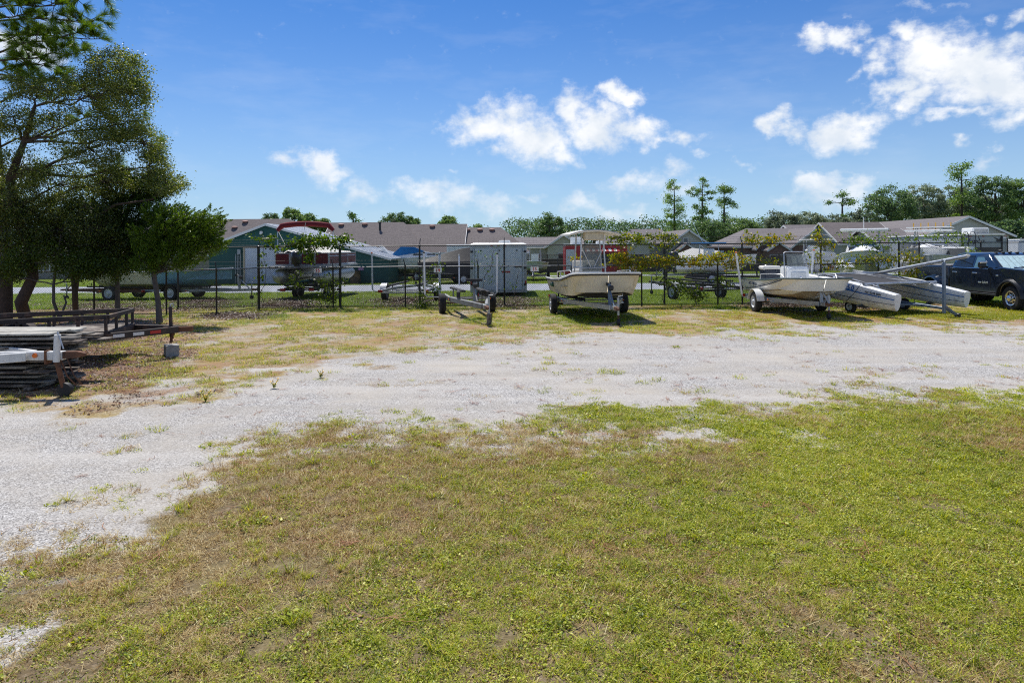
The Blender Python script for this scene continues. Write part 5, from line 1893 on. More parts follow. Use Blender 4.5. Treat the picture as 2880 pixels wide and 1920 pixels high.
m_wood = mat("weathered_board", (0.11, 0.085, 0.07), rough=0.9, var=0.45, scale=7, col2=(0.33, 0.29, 0.24), fac2=0.5, scale2=3, bump=0.5, bscale=18)
def wheel(parent, x, y, r=0.33, w=0.21, m_rim=None, side=-1, hub=True, z=None):
    """Wheel with its tyre as the mesh and the rim as a child."""
    z = r if z is None else z
    g = w * 0.5
    prof = [(r * 0.60, -g), (r * 0.9, -g), (r * 0.97, -g * 0.8), (r, -g * 0.6)]
    for k in (-0.3, 0.0, 0.3):
        prof += [(r, g * (k - 0.12)), (r * 0.975, g * (k - 0.06)), (r * 0.975, g * (k + 0.06)), (r, g * (k + 0.12))]
    prof += [(r, g * 0.6), (r * 0.97, g * 0.8), (r * 0.9, g), (r * 0.60, g)]
    t = MB().lathe(prof, (x, y, z), 'X', 28, False).build('wheel', m_tyre, parent, 35)
    rm = MB()
    sx = side
    rm.lathe([(r * 0.60, -g * 0.9), (r * 0.60, g * 0.9)], (x, y, z), 'X', 24, False)
    rm.lathe([(r * 0.615, g * 0.86 * sx), (r * 0.60, g * 0.98 * sx), (r * 0.54, g * 0.94 * sx), (r * 0.46, g * 0.55 * sx), (r * 0.30, g * 0.75 * sx), (r * 0.24, g * 0.78 * sx), (r * 0.2, g * 0.95 * sx), (r * 0.17, g * 1.15 * sx), (r * 0.03, g * 1.2 * sx)], (x, y, z), 'X', 24, False)
    rm.build('rim', m_rim or m_rim_w, t, 35)
    return t
def fender(parent, x, y, r, w, m, z=None):
    z = r if z is None else z
    mb = MB()
    n = 12
    ring = []
    for k in range(n + 1):
        a = math.pi * (0.04 + 0.92 * k / n)
        for rr in (r * 1.16, r * 1.22):
            pass
        c, s_ = math.cos(a), math.sin(a)
        p0 = (y + c * r * 1.30, z + s_ * r * 1.22)
        p1 = (y + c * r * 1.34, z + s_ * r * 1.27)
        ring.append([(x - w / 2, *p0), (x + w / 2, *p0), (x + w / 2, *p1), (x - w / 2, *p1)])
    mb.loft(ring)
    return mb.build('fender', m, parent, 40)
def jack(parent, y, ztop, foot='wheel', m=None, m_low=None, x=0.0, r=0.032):
    MB().tube([(x, y, 0.28), (x, y, ztop)], r, 10).build('jack', m or m_galv, parent, 40)
    MB().tube([(x, y, 0.10), (x, y, 0.30)], r * 0.8, 10).build('jack_leg', m_low or m or m_galv, parent, 40)
    h = MB().tube([(x, y, ztop), (x, y, ztop + 0.05), (x + 0.12, y - 0.02, ztop + 0.06), (x + 0.12, y - 0.02, ztop + 0.13)], 0.009, 6)
    h.build('crank_handle', m_galv, parent, 40)
    if foot == 'wheel':
        MB().lathe([(0.03, -0.035), (0.085, -0.035), (0.09, 0), (0.085, 0.035), (0.03, 0.035)], (x, y, 0.09), 'X', 16).build('jack_wheel', m_blackr, parent, 40)
    elif foot == 'pad':
        MB().bbox((x, y, 0.05), (0.16, 0.16, 0.1), 0.02).build('jack_foot', m_rust, parent)
    elif foot == 'post':
        MB().bbox((x, y, 0.16), (0.12, 0.12, 0.32), 0.012).build('jack_block', m_wood, parent)
def boat_trailer(name, label, loc, rz, track=1.9, tongue=3.6, rear=1.7, fh=0.45, m=None, r=0.33, m_f=None, poles=(), winch=None, bunks=True, jack_foot='wheel', m_winch=None, rollers=False, cat='trailer', m_pole=None, mrim=None, bunk_z=None, tilt=0.0, bw=0.06, bh=0.11, group='boat trailers'):
    """Boat trailer: two rails meeting at the tongue, crossmembers, axle, wheels, bunks, winch post, guide poles, lights."""
    m = m or m_galv
    o = thing(name, label, cat, loc, rz, group, tilt)
    hw = track / 2 - 0.2
    for s in (-1, 1):
        MB().bar((s * hw, rear, fh), (s * hw, -0.55, fh), bw, bh).build('frame_rail', m, o)
        MB().bar((s * hw, -0.50, fh), (s * 0.06, -tongue + 0.4, fh), bw, bh).build('tongue_rail', m, o)
        wheel(o, s * track / 2, 0, r, 0.2, mrim, s)
        if m_f:
            fender(o, s * track / 2, 0, r, 0.25, m_f)
        MB().bbox((s * (hw + 0.02), rear + 0.05, fh), (0.18, 0.06, 0.1), 0.015).build('tail_light', m_lens, o)
        MB().bbox((s * (hw + bw / 2 + 0.012), -0.6, fh), (0.02, 0.09, 0.045), 0.006).build('side_marker', m_amber, o)
        if bunks:
            bz = bunk_z or fh + 0.22
            MB().bar((s * hw * 0.62, rear - 0.1, bz), (s * hw * 0.5, -1.5, bz + 0.03), 0.14, 0.06).build('bunk', m_bunk, o)
            for yy in (rear - 0.4, -0.9):
                MB().bar((s * hw * 0.58, yy, fh), (s * hw * 0.58, yy, bz - 0.02), 0.05, 0.05).build('bunk_bracket', m, o)
    for yy in (rear - 0.05, 0.45, -0.75):
        MB().bar((-hw, yy, fh - 0.07), (hw, yy, fh - 0.07), 0.07, 0.05).build('crossmember', m, o)
    MB().bar((-track / 2 + 0.1, 0, r), (track / 2 - 0.1, 0, r), 0.05, 0.05).build('axle', m_rust, o)
    MB().bar((0, -tongue + 0.75, fh), (0, -tongue, fh), 0.085, 0.11).build('tongue', m, o)
    MB().loft([[(-.05, -tongue + .05, fh - .03), (.05, -tongue + .05, fh - .03), (.05, -tongue + .05, fh + .06), (-.05, -tongue + .05, fh + .06)],
               [(-.05, -tongue - .18, fh - .03), (.05, -tongue - .18, fh - .03), (.045, -tongue - .18, fh + .05), (-.045, -tongue - .18, fh + .05)],
               [(-.025, -tongue - .25, fh - .03), (.025, -tongue - .25, fh - .03), (.02, -tongue - .25, fh + .02), (-.02, -tongue - .25, fh + .02)]]).build('coupler', m_rust, o)
    jack(o, -tongue + 0.12, fh + 0.28, jack_foot, m_low=m_rust, x=0.09)
    if winch:
        wy, wz = winch
        mw = m_winch or m
        MB().bar((0, wy, fh), (0, wy + 0.06, wz), 0.09, 0.09).build('winch_post', mw, o)
        MB().bar((0, wy - 0.5, fh + 0.03), (0, wy + 0.02, wz - 0.15), 0.04, 0.04).build('winch_brace', mw, o)
        MB().bbox((0.02, wy - 0.06, wz - 0.10), (0.14, 0.12, 0.14), 0.03).build('winch', m_dark, o)
        MB().lathe([(0.02, -0.07), (0.055, -0.06), (0.035, 0), (0.055, 0.06), (0.02, 0.07)], (0, wy + 0.14, wz), 'X', 12).build('bow_roller', m_blackr, o, 40)
        MB().bar((0, wy + 0.04, wz - 0.02), (0, wy + 0.16, wz), 0.05, 0.04).build('roller_arm', mw, o)
    for (x0, y0, z0, x1, z1) in poles:
        s = 1 if x0 > 0 else -1
        hx = s * hw
        MB().tube([(hx, y0, fh - 0.05), (x0 - s * 0.08, y0, z0 - 0.02), (x0, y0, z0 + 0.05), (x0 + (x1 - x0) * 0.1, y0, z0 + 0.2)], 0.02, 8).build('guide_bracket', m_galv, o, 50)
        p = MB().tube([(x0, y0, z0 + 0.08), (x1, y0, z1)], 0.034, 10).build('guide_pole', m_pole or m_pvc, o, 40)
        MB().lathe([(0.036, 0), (0.038, 0.035), (0.02, 0.05)], (x1, y0, z1), n=10).build('pole_cap', m_blackr if m_pole is None else m_amber, p)
    return o
def hull(parent, st, m, floor=0.55, lip=0.06, cut=None, m_in=None, smooth=50, name='hull'):
    """st: stations (y, half beam, gunwale z, half chine, chine z, keel z, dy chine, dy keel) from stern to bow."""
    rings = []
    for (y, b, zg, c, zc, zk, dc, dk) in st:
        zm = zc + (zg - zc) * 0.55
        bm_ = c + (b - c) * 0.72
        il = max(0.01, b - lip)
        zd = min(floor, zg - 0.1) if cut is None else zg - cut
        rings.append([(-b, y, zg), (-bm_, y + dc * 0.45, zm), (-c, y + dc, zc), (0, y + dk, zk), (c, y + dc, zc), (bm_, y + dc * 0.45, zm), (b, y, zg), (il, y + (0.02 if dc else 0), zg + 0.01), (il * 0.93, y + dc * 0.4, zd), (-il * 0.93, y + dc * 0.4, zd), (-il, y + (0.02 if dc else 0), zg + 0.01)])
    return MB().loft(rings).build(name, m, parent, smooth)
def interp_st(st, y):
    for a, b in zip(st[:-1], st[1:]):
        if (a[0] - y) * (b[0] - y) <= 0:
            t = (y - a[0]) / (b[0] - a[0]) if b[0] != a[0] else 0
            return [a[i] + (b[i] - a[i]) * t for i in range(8)]
    return list(st[-1] if abs(y - st[-1][0]) < abs(y - st[0][0]) else st[0])
def dense(st, n=24):
    y0, y1 = st[0][0], st[-1][0]
    ys = sorted(set([s[0] for s in st] + [y0 + (y1 - y0) * k / n for k in range(n + 1)]), reverse=(y0 > y1))
    return [interp_st(st, y) for y in ys]
def rub_rail(parent, st, m, r=0.028, name='rub_rail'):
    L_ = [(-s[1] - 0.01, s[0], s[2]) for s in st]
    R_ = [(s[1] + 0.01, s[0], s[2]) for s in st][::-1]
    return MB().tube(L_ + R_, r, 6).build(name, m, parent, 40)
def side_strip(parent, st, side, y0, y1, f0, f1, m, name='stripe', off=0.006, slope=0.0):
    """Painted band along the topsides between heights f0..f1 (0 chine, 1 gunwale)."""
    pts = []
    n = 14
    for k in range(n + 1):
        t = k / n
        s = interp_st(st, y0 + (y1 - y0) * t)
        row = []
        for f in (f0 + slope * t, f1 + slope * t):
            f = max(0.0, min(1.0, f))
            if f < 0.55:
                u = f / 0.55
                bx, dy = s[3] + (s[1] - s[3]) * 0.72 * u, s[6] * (1 - 0.55 * u)
            else:
                u = (f - 0.55) / 0.45
                bx, dy = s[3] + (s[1] - s[3]) * (0.72 + 0.28 * u), s[6] * 0.45 * (1 - u)
            row.append(Vector((side * (bx + off), s[0] + dy, s[4] + (s[2] - s[4]) * f)))
        pts.append(row)
    mb = MB()
    for a, b in zip(pts[:-1], pts[1:]):
        mb.quad(a[0], b[0], b[1], a[1])
    return mb.build(name, m, parent)
def outboard(parent, y, z, m=None, s=1.0, tilt=0.0, x=0.0, name='outboard_motor'):
    """Cowling on top, leg and propeller below, at the transom (stern at +y)."""
    m = m or m_cowl
    rings = []
    for (zz, w, l, oy) in ((0.0, .15, .2, .12), (.08, .19, .27, .14), (.28, .2, .3, .16), (.44, .17, .26, .17), (.5, .1, .16, .16)):
        rings.append([(x + w * s * math.cos(a), y + oy * s + l * s * math.sin(a), z + zz * s) for a in [2 * math.pi * k / 12 for k in range(12)]])
    c = MB().loft(rings).build(name, m, parent, 50)
    MB().loft([[(x - .07 * s, y + .02, z + .02), (x + .07 * s, y + .02, z + .02), (x + .06 * s, y + .28 * s, z + .02), (x - .06 * s, y + .28 * s, z + .02)],
               [(x - .045 * s, y + .06, z - .35 * s), (x + .045 * s, y + .06, z - .35 * s), (x + .03 * s, y + .24 * s, z - .35 * s), (x - .03 * s, y + .24 * s, z - .35 * s)],
               [(x - .03 * s, y + .08, z - .8 * s), (x + .03 * s, y + .08, z - .8 * s), (x + .02 * s, y + .2 * s, z - .8 * s), (x - .02 * s, y + .2 * s, z - .8 * s)]]).build('motor_leg', m, c)
    MB().lathe([(.02, 0), (.06 * s, .05), (.06 * s, .25 * s), (.02, .34 * s)], (x, y + .05, z - .68 * s), 'Y', 10).build('gearcase', m, c, 40)
    return c
# ================================================================ IN FRONT OF THE FENCE
def mid(a, b):
    return (a + b) / 2
# ---------------------------------------------------------------- empty boat trailer with white guide poles
def empty_trailer():
    a, b = ground_at(1243, 881), ground_at(1381, 877)
    c = mid(a, b)
    t = ground_at(1366, 915)
    d = t - c
    c.z = 0
    boat_trailer('boat_trailer', 'empty grey boat trailer with two white guide poles in front of the fence', c, heading(d.x, d.y), track=(b - a).length, tongue=d.length + 0.05, rear=1.2, fh=0.50, m=m_greyb,
                 poles=[(-1.32, 1.05, 0.5, -1.34, 1.98), (1.2, 1.05, 0.52, 1.22, 1.92)], winch=(-1.75, 1.10), jack_foot='post', bunk_z=0.78, bw=0.09, bh=0.15, mrim=m_rust)
    o = bpy.data.objects['boat_trailer']
    MB().bar((-0.26, -1.66, 1.16), (0.26, -1.66, 1.16), 0.07, 0.08).build('bow_stop', m_bunk, o)
    for s in (-1, 1):
        MB().bbox((s * 0.42, -1.1, 0.72), (0.1, 0.9, 0.2), 0.02, Euler((0.05, 0, s * 0.15)).to_matrix()).build('bunk_end', m_bunk, o)
empty_trailer()
# ---------------------------------------------------------------- skiff with T-top
def skiff_one():
    a, b = ground_at(1553, 882), ground_at(1755, 880)
    c = mid(a, b)
    c.z = 0
    t = ground_at(1745, 916)
    d = t - c
    rz = heading(d.x * .7, d.y)
    boat_trailer('boat_trailer', 'white trailer carrying the cream skiff with T-top', c, rz, track=2.32, tongue=d.length + 0.05, rear=1.6, fh=0.47, m=m_alu, winch=(-2.95, 1.10), m_winch=m_steel_b, jack_foot='wheel', bunk_z=0.53, bh=0.14)
    tr = c
    o = thing('skiff', 'cream skiff with blunt bow and tall T-top on a trailer', 'boat', c, rz, 'skiffs on trailers')
    st = [(1.95, 1.08, 1.10, .98, .66, .58, 0, 0), (0.4, 1.12, 1.12, 1.0, .66, .60, 0, 0), (-1.2, 1.10, 1.20, .96, .68, .62, 0, 0), (-2.0, 1.07, 1.30, .92, .72, .66, .06, .1), (-2.35, 1.03, 1.36, .87, .74, .67, .18, .26), (-2.58, .98, 1.39, .80, .77, .70, .32, .42), (-2.72, .88, 1.405, .68, .81, .74, .42, .54), (-2.80, .72, 1.41, .52, .84, .77, .47, .6), (-2.84, .48, 1.415, .33, .86, .80, .49, .62), (-2.855, .2, 1.415, .14, .87, .82, .5, .63), (-2.857, .03, 1.415, .02, .88, .83, .5, .63)]
    hull(o, st, m_cream, 0.85, 0.10)
    rub_rail(o, st, m_gel, 0.03)
    rub_rail(o, [(s[0], s[1] + 0.012, s[2] - 0.048, *s[3:]) for s in st], m_blackr, 0.022, 'rub_strip')
    # bottom below the chine, the shade there put into its colour
    mb = MB()
    for k in range(len(st) - 1):
        s0, s1 = st[k], st[k + 1]
        for sg in (-1, 1):
            mb.quad((sg * s0[3], s0[0] + s0[6], s0[4] - .004), (sg * s1[3], s1[0] + s1[6], s1[4] - .004), (0, s1[0] + s1[7], s1[5] - .012), (0, s0[0] + s0[7], s0[5] - .012))
    mb.build('shaded_or_stained_bottom', mat('shade_toned_bottom', (0.05, 0.045, 0.04), rough=0.8, var=0.4), o)
    # console, windscreen, seat
    y = -0.35
    cn = MB().loft([[(-.34, y - .3, .85), (.34, y - .3, .85), (.34, y + .32, .85), (-.34, y + .32, .85)], [(-.33, y - .26, 1.35), (.33, y - .26, 1.35), (.33, y + .3, 1.35), (-.33, y + .3, 1.35)], [(-.30, y - .08, 1.55), (.30, y - .08, 1.55), (.30, y + .28, 1.5), (-.30, y + .28, 1.5)]]).build('console', m_gel, o, 30)
    MB().lathe([(.17, -.012), (.17, .012)], (0, y + .38, 1.42), 'Y', 16).build('steering_wheel', m_blackr, cn)
    MB().add([(-.31, y - .25, 1.40), (.31, y - .25, 1.40), (.28, y - .02, 2.22), (-.28, y - .02, 2.22), (-.31, y - .24, 1.40), (.31, y - .24, 1.40), (.28, y - .01, 2.22), (-.28, y - .01, 2.22)], [(0, 1, 2, 3), (7, 6, 5, 4), (0, 4, 5, 1), (1, 5, 6, 2), (2, 6, 7, 3), (3, 7, 4, 0)]).build('windscreen', m_clear, o)
    MB().bbox((0, y + .95, 1.2), (.8, .42, .5), .05).build('seat', m_gel, o)
    MB().bbox((0, y + 1.12, 1.55), (.78, .1, .34), .04).build('backrest', m_canvas_w, o)
    # T-top
    tops = []
    hw, yl0, yl1 = .80, y - .75, y + 1.05
    n = 10
    ring = []
    for k in range(n + 1):
        u = -1 + 2 * k / n
        z = 2.70 - .14 * u * u
        ring.append([(u * hw, yl0, z - .05 - .02 * (1 - abs(u))), (u * hw, yl0 - .02, z), (u * hw, yl1, z + .02), (u * hw, yl1, z - .03)])
    tt = MB().loft(ring).build('t_top', m_canvas_w, o, 40)
    MB().tube([(u * (hw + .01), yl0 - .02, 2.685 - .14 * u * u) for u in [-1 + .2 * k for k in range(11)]], .02, 6).build('t_top_hoop', m_alu, tt)
    MB().bbox((0, y - .46, 2.50), (.62, .34, .26), .03).build('electronics_box', mat('beige_vinyl', (.52, .46, .34), var=.12), tt)
    for s in (-1, 1):
        lg = MB().tube([(s * .42, y - .38, .86), (s * .40, y - .34, 1.5), (s * .34, y - .30, 2.60)], .026, 8).build('t_top_leg', m_alu, tt, 40)
        MB().tube([(s * .46, y + .42, .86), (s * .44, y + .42, 1.5), (s * .38, y + .40, 2.60)], .026, 8).build('t_top_leg', m_alu, tt, 40)
        MB().tube([(s * .38, y - .32, 2.2), (s * .05, y - .3, 1.52)], .016, 6).build('t_top_brace', m_alu, tt, 40)
        MB().tube([(s * .42, y - .36, 1.52), (s * .45, y + .42, 1.5)], .018, 6).build('t_top_rail', m_alu, tt, 40)
    MB().tube([(-.42, y - .36, 1.5), (.42, y - .36, 1.5)], .018, 6).build('grab_bar', m_alu, tt, 40)
    # bow rails
    for s in (-1, 1):
        pts = [(s * .98, .2, 1.12), (s * 1.0, .15, 1.36), (s * .98, -.9, 1.42), (s * .92, -1.7, 1.46), (s * .9, -1.82, 1.42), (s * .9, -1.84, 1.27)]
        rl = MB().tube(pts, .016, 6).build('bow_rail', m_alu, o, 40)
        for yy in (-.4, -1.1):
            MB().tube([(s * .99, yy, 1.15), (s * .98, yy, 1.41)], .014, 6).build('stanchion', m_alu, rl, 40)
    outboard(o, 1.97, 1.15, m_cowl, 1.0)
    # green line bumper hung on the left side
    MB().bbox((-1.10, .55, .93), (.09, .42, .14), .03).build('hull_fender', mat('dark_green_plastic', (.01, .07, .03), rough=.5), o)
    MB().tube([(-1.11, -1.05, .98), (-1.09, -1.5, .96), (-1.0, -2.0, 1.02), (-.94, -2.25, 1.10)], .012, 5).build('dock_line', mat('tan_rope', (.45, .36, .2)), o)
skiff_one()
# ---------------------------------------------------------------- second skiff with console
def skiff_two():
    a, b = ground_at(2124, 876), ground_at(2309, 875)
    c = mid(a, b)
    c.z = 0
    t = ground_at(2331, 897)
    d = t - c
    rz = heading(0.01, -1)
    boat_trailer('boat_trailer', 'silver trailer with white leaning guide poles under the striped skiff', c, rz, track=2.15, tongue=d.length + 0.3, rear=1.5, fh=0.44, m=m_galv, m_f=m_gel, winch=(-2.35, 1.0), bunk_z=0.50, bh=0.13,
                 poles=[(-1.22, 0.9, 0.42, -1.42, 1.92), (1.12, 0.9, 0.42, 1.26, 1.98)], m_pole=mat('white_pole', (.78, .78, .76), var=.15, col2=(.5, .2, .1), fac2=.12))
    o = thing('skiff', 'white skiff with dark stripe and low console on a silver trailer', 'boat', c, rz, 'skiffs on trailers')
    st = [(1.75, .96, 1.02, .84, .60, .50, 0, 0), (.2, 1.0, 1.04, .86, .60, .50, 0, 0), (-.9, 1.02, 1.09, .78, .62, .46, .05, .05), (-1.6, 1.02, 1.15, .70, .66, .46, .12, .15), (-2.05, .99, 1.18, .60, .70, .49, .24, .3), (-2.35, .92, 1.19, .50, .75, .55, .38, .5), (-2.52, .80, 1.195, .40, .80, .62, .48, .64), (-2.62, .62, 1.195, .30, .86, .70, .54, .7), (-2.67, .38, 1.195, .18, .91, .78, .56, .7), (-2.69, .14, 1.195, .07, .95, .85, .56, .68), (-2.692, .03, 1.195, .02, .96, .88, .56, .66)]
    hull(o, st, m_gel, 0.82, 0.09)
    rub_rail(o, st, mat('green_grey_rubber', (.06, .10, .10), rough=.5), 0.026)
    mb = MB()
    for k in range(len(st) - 1):
        s0, s1 = st[k], st[k + 1]
        for sg in (-1, 1):
            mb.quad((sg * s0[3], s0[0] + s0[6], s0[4] - .004), (sg * s1[3], s1[0] + s1[6], s1[4] - .004), (0, s1[0] + s1[7], s1[5] - .012), (0, s0[0] + s0[7], s0[5] - .012))
    mb.build('shaded_or_stained_bottom', m_tanhull, o)
    for s in (-1, 1):
        side_strip(o, st, s, 1.5, -1.9, .16, .23, m_navy, 'stripe', slope=.72)
        side_strip(o, st, s, 1.5, -1.7, .30, .325, m_navy, 'pinstripe', slope=.64)
        side_strip(o, st, s, 1.6, -2.6, .02, .10, m_tanhull, 'waterline_stain', slope=.35)
    s_ = interp_st(st, .55)
    text('registration', 'NC 1130 DE', .14, m_navy, o, (-s_[1] - .012 + .02, .55, .90), (rad(82), 0, rad(-90)), .002, bold=.003)
    y = -.5
    cn = MB().loft([[(-.35, y - .28, .82), (.35, y - .28, .82), (.35, y + .3, .82), (-.35, y + .3, .82)], [(-.34, y - .25, 1.42), (.34, y - .25, 1.42), (.34, y + .3, 1.42), (-.34, y + .3, 1.42)], [(-.31, y - .12, 1.5), (.31, y - .12, 1.5), (.31, y + .28, 1.5), (-.31, y + .28, 1.5)]]).build('console', m_gel, o, 30)
    MB().bbox((0.02, y - .275, 1.22), (.46, .03, .2), .01).build('console_panel', mat('pale_panel', (.6, .62, .62)), cn)
    MB().add([(-.28, y - .12, 1.5), (.28, y - .12, 1.5), (.25, y + .04, 1.9), (-.25, y + .04, 1.9), (-.28, y - .11, 1.5), (.28, y - .11, 1.5), (.25, y + .05, 1.9), (-.25, y + .05, 1.9)], [(0, 1, 2, 3), (7, 6, 5, 4), (0, 4, 5, 1), (1, 5, 6, 2), (2, 6, 7, 3), (3, 7, 4, 0)]).build('windscreen', m_clear, o)
    MB().tube([(-.37, y - .1, 1.1), (-.37, y - .08, 1.5), (-.33, y + .04, 1.93), (-.27, y + .05, 1.96), (.27, y + .05, 1.96), (.33, y + .04, 1.93), (.37, y - .08, 1.5), (.37, y - .1, 1.1)], .017, 7).build('grab_rail', m_alu, o, 40)
    MB().lathe([(.15, -.012), (.15, .012)], (0, y + .36, 1.4), 'Y', 16).build('steering_wheel', m_blackr, cn)
    se = MB().bbox((-.32, .75, 1.12), (.52, .5, .5), .03).build('seat_base', mat('navy_box', (.02, .03, .05)), o)
    MB().bbox((-.32, .75, 1.42), (.6, .5, .13), .04).build('seat', m_canvas_w, se)
    for s in (-1, 1):
        rl = MB().tube([(s * .96, -.05, 1.06), (s * .95, -.1, 1.24), (s * .9, -1.0, 1.28), (s * .84, -1.5, 1.28), (s * .8, -1.66, 1.16)], .014, 6).build('side_rail', m_alu, o, 40)
    for s in (-1, 1):
        MB().lathe([(.02, 0), (.035, .01), (.035, .03), (.015, .05)], (s * .5, -2.1, 1.19), n=10).build('cleat', m_chrome, o)
    outboard(o, 1.77, 1.05, m_cowl, .9)
skiff_two()
# ---------------------------------------------------------------- catamaran on its trailer
def catamaran():
    sl_, sr = at(2519, 876, 20.0), at(2714, 869, 21.0)
    c = Vector(((sl_.x + sr.x) / 2, (sl_.y + sr.y) / 2, 0))
    ax = (sr - sl_)
    fw = Vector((-ax.y, ax.x, 0)).normalized()        # bows point back towards the fence
    # built with bows to +Y here, so sterns face the camera
    rz = math.atan2(fw.y, fw.x) - math.pi / 2
    o = thing('catamaran', 'white beach catamaran with blue striped hulls and lowered mast', 'boat', c, rz, tilt=0.115)
    half = ax.length / 2
    m_cat = mat('grey_white_gelcoat', (.76, .77, .77), rough=.45, var=.14, scale=3, col2=(.40, .40, .38), fac2=.3, scale2=5)
    L_ = 4.35
    for s in (-1, 1):
        rings = []
        n = 18
        for k in range(n + 1):
            t = k / n
            y = t * L_
            w = .15 * (1 - max(0, (t - .55) / .45) ** 2.2) * (.86 + .14 * min(1, t * 4)) + .004
            top = .72 + .12 * min(1, t * 2.4) - .06 * max(0, (t - .4) / .6)
            bot = .22 - .07 * math.sin(min(1, t * 1.3) * math.pi) + .36 * max(0, (t - .6) / .4) ** 2.2
            dck = w * .9
            rings.append([(s * half - w, y, (top + bot) / 2 + .08), (s * half - w * .78, y, bot + .14), (s * half - w * .42, y, bot + .035), (s * half, y, bot), (s * half + w * .42, y, bot + .035), (s * half + w * .78, y, bot + .14), (s * half + w, y, (top + bot) / 2 + .08), (s * half + dck, y, top - .03), (s * half + dck * .6, y, top), (s * half - dck * .6, y, top), (s * half - dck, y, top - .03)])
        h = MB().loft(rings).build('hull', m_cat, o, 40)
        for sd in (-1, 1):
            for (f0, f1, mm, nm) in ((.48, .56, m_blue, 'stripe'), (.10, .13, m_navy, 'pinstripe')):
                mb = MB()
                row = []
                for k in range(n):
                    r_ = rings[k]
                    lo, md, hi = Vector(r_[1 if sd < 0 else 5]), Vector(r_[0 if sd < 0 else 6]), Vector(r_[10 if sd < 0 else 7])
                    def pt(f):
                        p = lo.lerp(md, f / .5) if f < .5 else md.lerp(hi, (f - .5) / .5)
                        return p + Vector((sd * .005, 0, 0))
                    row.append((pt(f0), pt(f1)))
                for a, b in zip(row[:-1], row[1:]):
                    mb.quad(a[0], b[0], b[1], a[1])
                mb.build(nm, mm, h)
        if s < 0:
            text('lettering', 'NACRA 5.0', .22, m_blue, h, (-half - .158, 2.0, .66), (rad(90), 0, rad(-90)), .002, bold=.004, shear=.2)
            text('registration', 'NC 5229 DW', .10, m_dark, h, (-half - .15, .75, .62), (rad(90), 0, rad(-90)), .002, bold=.002)
    for (y, z) in ((1.15, .83), (3.0, .86)):
        MB().tube([(-half - .1, y, z), (half + .1, y, z)], .045, 10).build('crossbeam', m_alu, o, 40)
    MB().box((0, 2.07, .84), (2 * half - .35, 1.75, .012)).build('trampoline', mat('black_trampoline', (.035, .035, .038), rough=.9), o)
    for s in (-1, 1):
        MB().tube([(s * (half - .2), .9, .8), (s * (half - .3), 2.0, .86), (s * (half - .2), 3.2, .85)], .02, 6).build('side_rail', m_alu, o, 40)
    MB().tube([(-half + .35, 1.1, .86), (-half + .42, 1.0, .6)], .045, 8).build('rudder_tube', m_alu, o, 40)
    for s in (-1, 1):
        MB().tube([(s * .3, 3.0, .88), (s * .55 + .2, 1.9, .95 - .05 * s), (.4, .9, .78), (half - .2, .55, .74)], .008, 5).build('rigging_wire', m_galv, o)
    for k in range(4):
        MB().tube([(-.15 + .06 * k, 2.9, .93), (.1 + .1 * k, 2.0, .9 - .02 * k), (.3 + .16 * k, 1.3, .88), (.55 + .1 * k, 1.2, .86)], .007, 5).build('rope', mat('pale_rope', (.6, .6, .58)), o)
    MB().tube([(-half - .18, 1.18, .84), (-half - .2, 1.4, .5), (-half - .1, 1.75, .2)], .008, 5).build('tie_rope', m_dark, o)
    # mast: from the front beam to the crutch, tip over the truck side
    inv = o.matrix_basis.inverted() if False else (Matrix.Translation(c) @ Euler((0.115, 0, rz)).to_matrix().to_4x4()).inverted()
    m0, m1 = inv @ at(2395, 782, 25.2), inv @ at(2722, 720, 19.9)
    MB().tube([m0.lerp(m1, t) for t in (0, .12, .5, 1)], [.03, .05, .055, .055], 12).build('mast', m_alu, o, 40)
    MB().lathe([(.055, 0), (.065, .02), (.05, .05)], m1, n=10).build('mast_cap', m_canvas_w, o)
    # trailer
    tip = ground_at(2692, 893)
    tip.z = 0
    t = thing('catamaran_trailer', 'low blue grey trailer with mast crutch under the catamaran', 'trailer', c, rz, 'boat trailers')
    invt = (Matrix.Translation(c) @ Euler((0, 0, rz)).to_matrix().to_4x4()).inverted()
    tl = invt @ tip
    MB().bar((0, 3.2, .50), (tl.x * .45, -.3, .26), .07, .08).build('tongue', m_steel_b, t)
    MB().bar((tl.x * .45, -.28, .26), (tl.x, tl.y, .07), .07, .08).build('drawbar', m_steel_b, t)
    MB().bbox((tl.x, tl.y, .07), (.1, .16, .12), .02).build('coupler', m_dark, t)
    for s in (-1, 1):
        MB().bar((0, 1.9, .36), (s * (half - .2), 1.9, .22), .05, .06).build('axle_beam', m_steel_b, t)
        wheel(t, s * (half - .28), 1.9, .2, .13, m_rim_w, s, z=.2)
        for (y, zc) in ((1.15, .28), (2.7, .45)):
            MB().bbox((s * half, y, zc), (.3, .16, .07), .03).build('hull_cradle', m_bunk, t)
            MB().bar((0, y, zc + .08), (s * half, y, zc - .04), .05, .05).build('cradle_arm', m_steel_b, t)
        MB().bar((s * .62, 1.85, .30), (tl.x * .25, .45, .31), .05, .06).build('brace', m_steel_b, t)
    cr = invt @ at(2654, 738, 20.2)
    cb = invt @ Vector((at(2654, 738, 20.2).x, 20.2, .13))
    MB().bar(cb, cr, .08, .08, up=(0, 1, 0)).build('mast_crutch', m_steel_b, t)
    MB().bar(cb + Vector((0.25, -.2, -.02)), cb + Vector((0, 0, .25)), .05, .05).build('crutch_brace', m_steel_b, t)
    fk = MB()
    fk.bar(cr + Vector((-.09, 0, .09)), cr + Vector((0, 0, -.02)), .03, .03)
    fk.bar(cr + Vector((.09, 0, .09)), cr + Vector((0, 0, -.02)), .03, .03)
    fk.build('crutch_fork', m_steel_b, t)
catamaran()
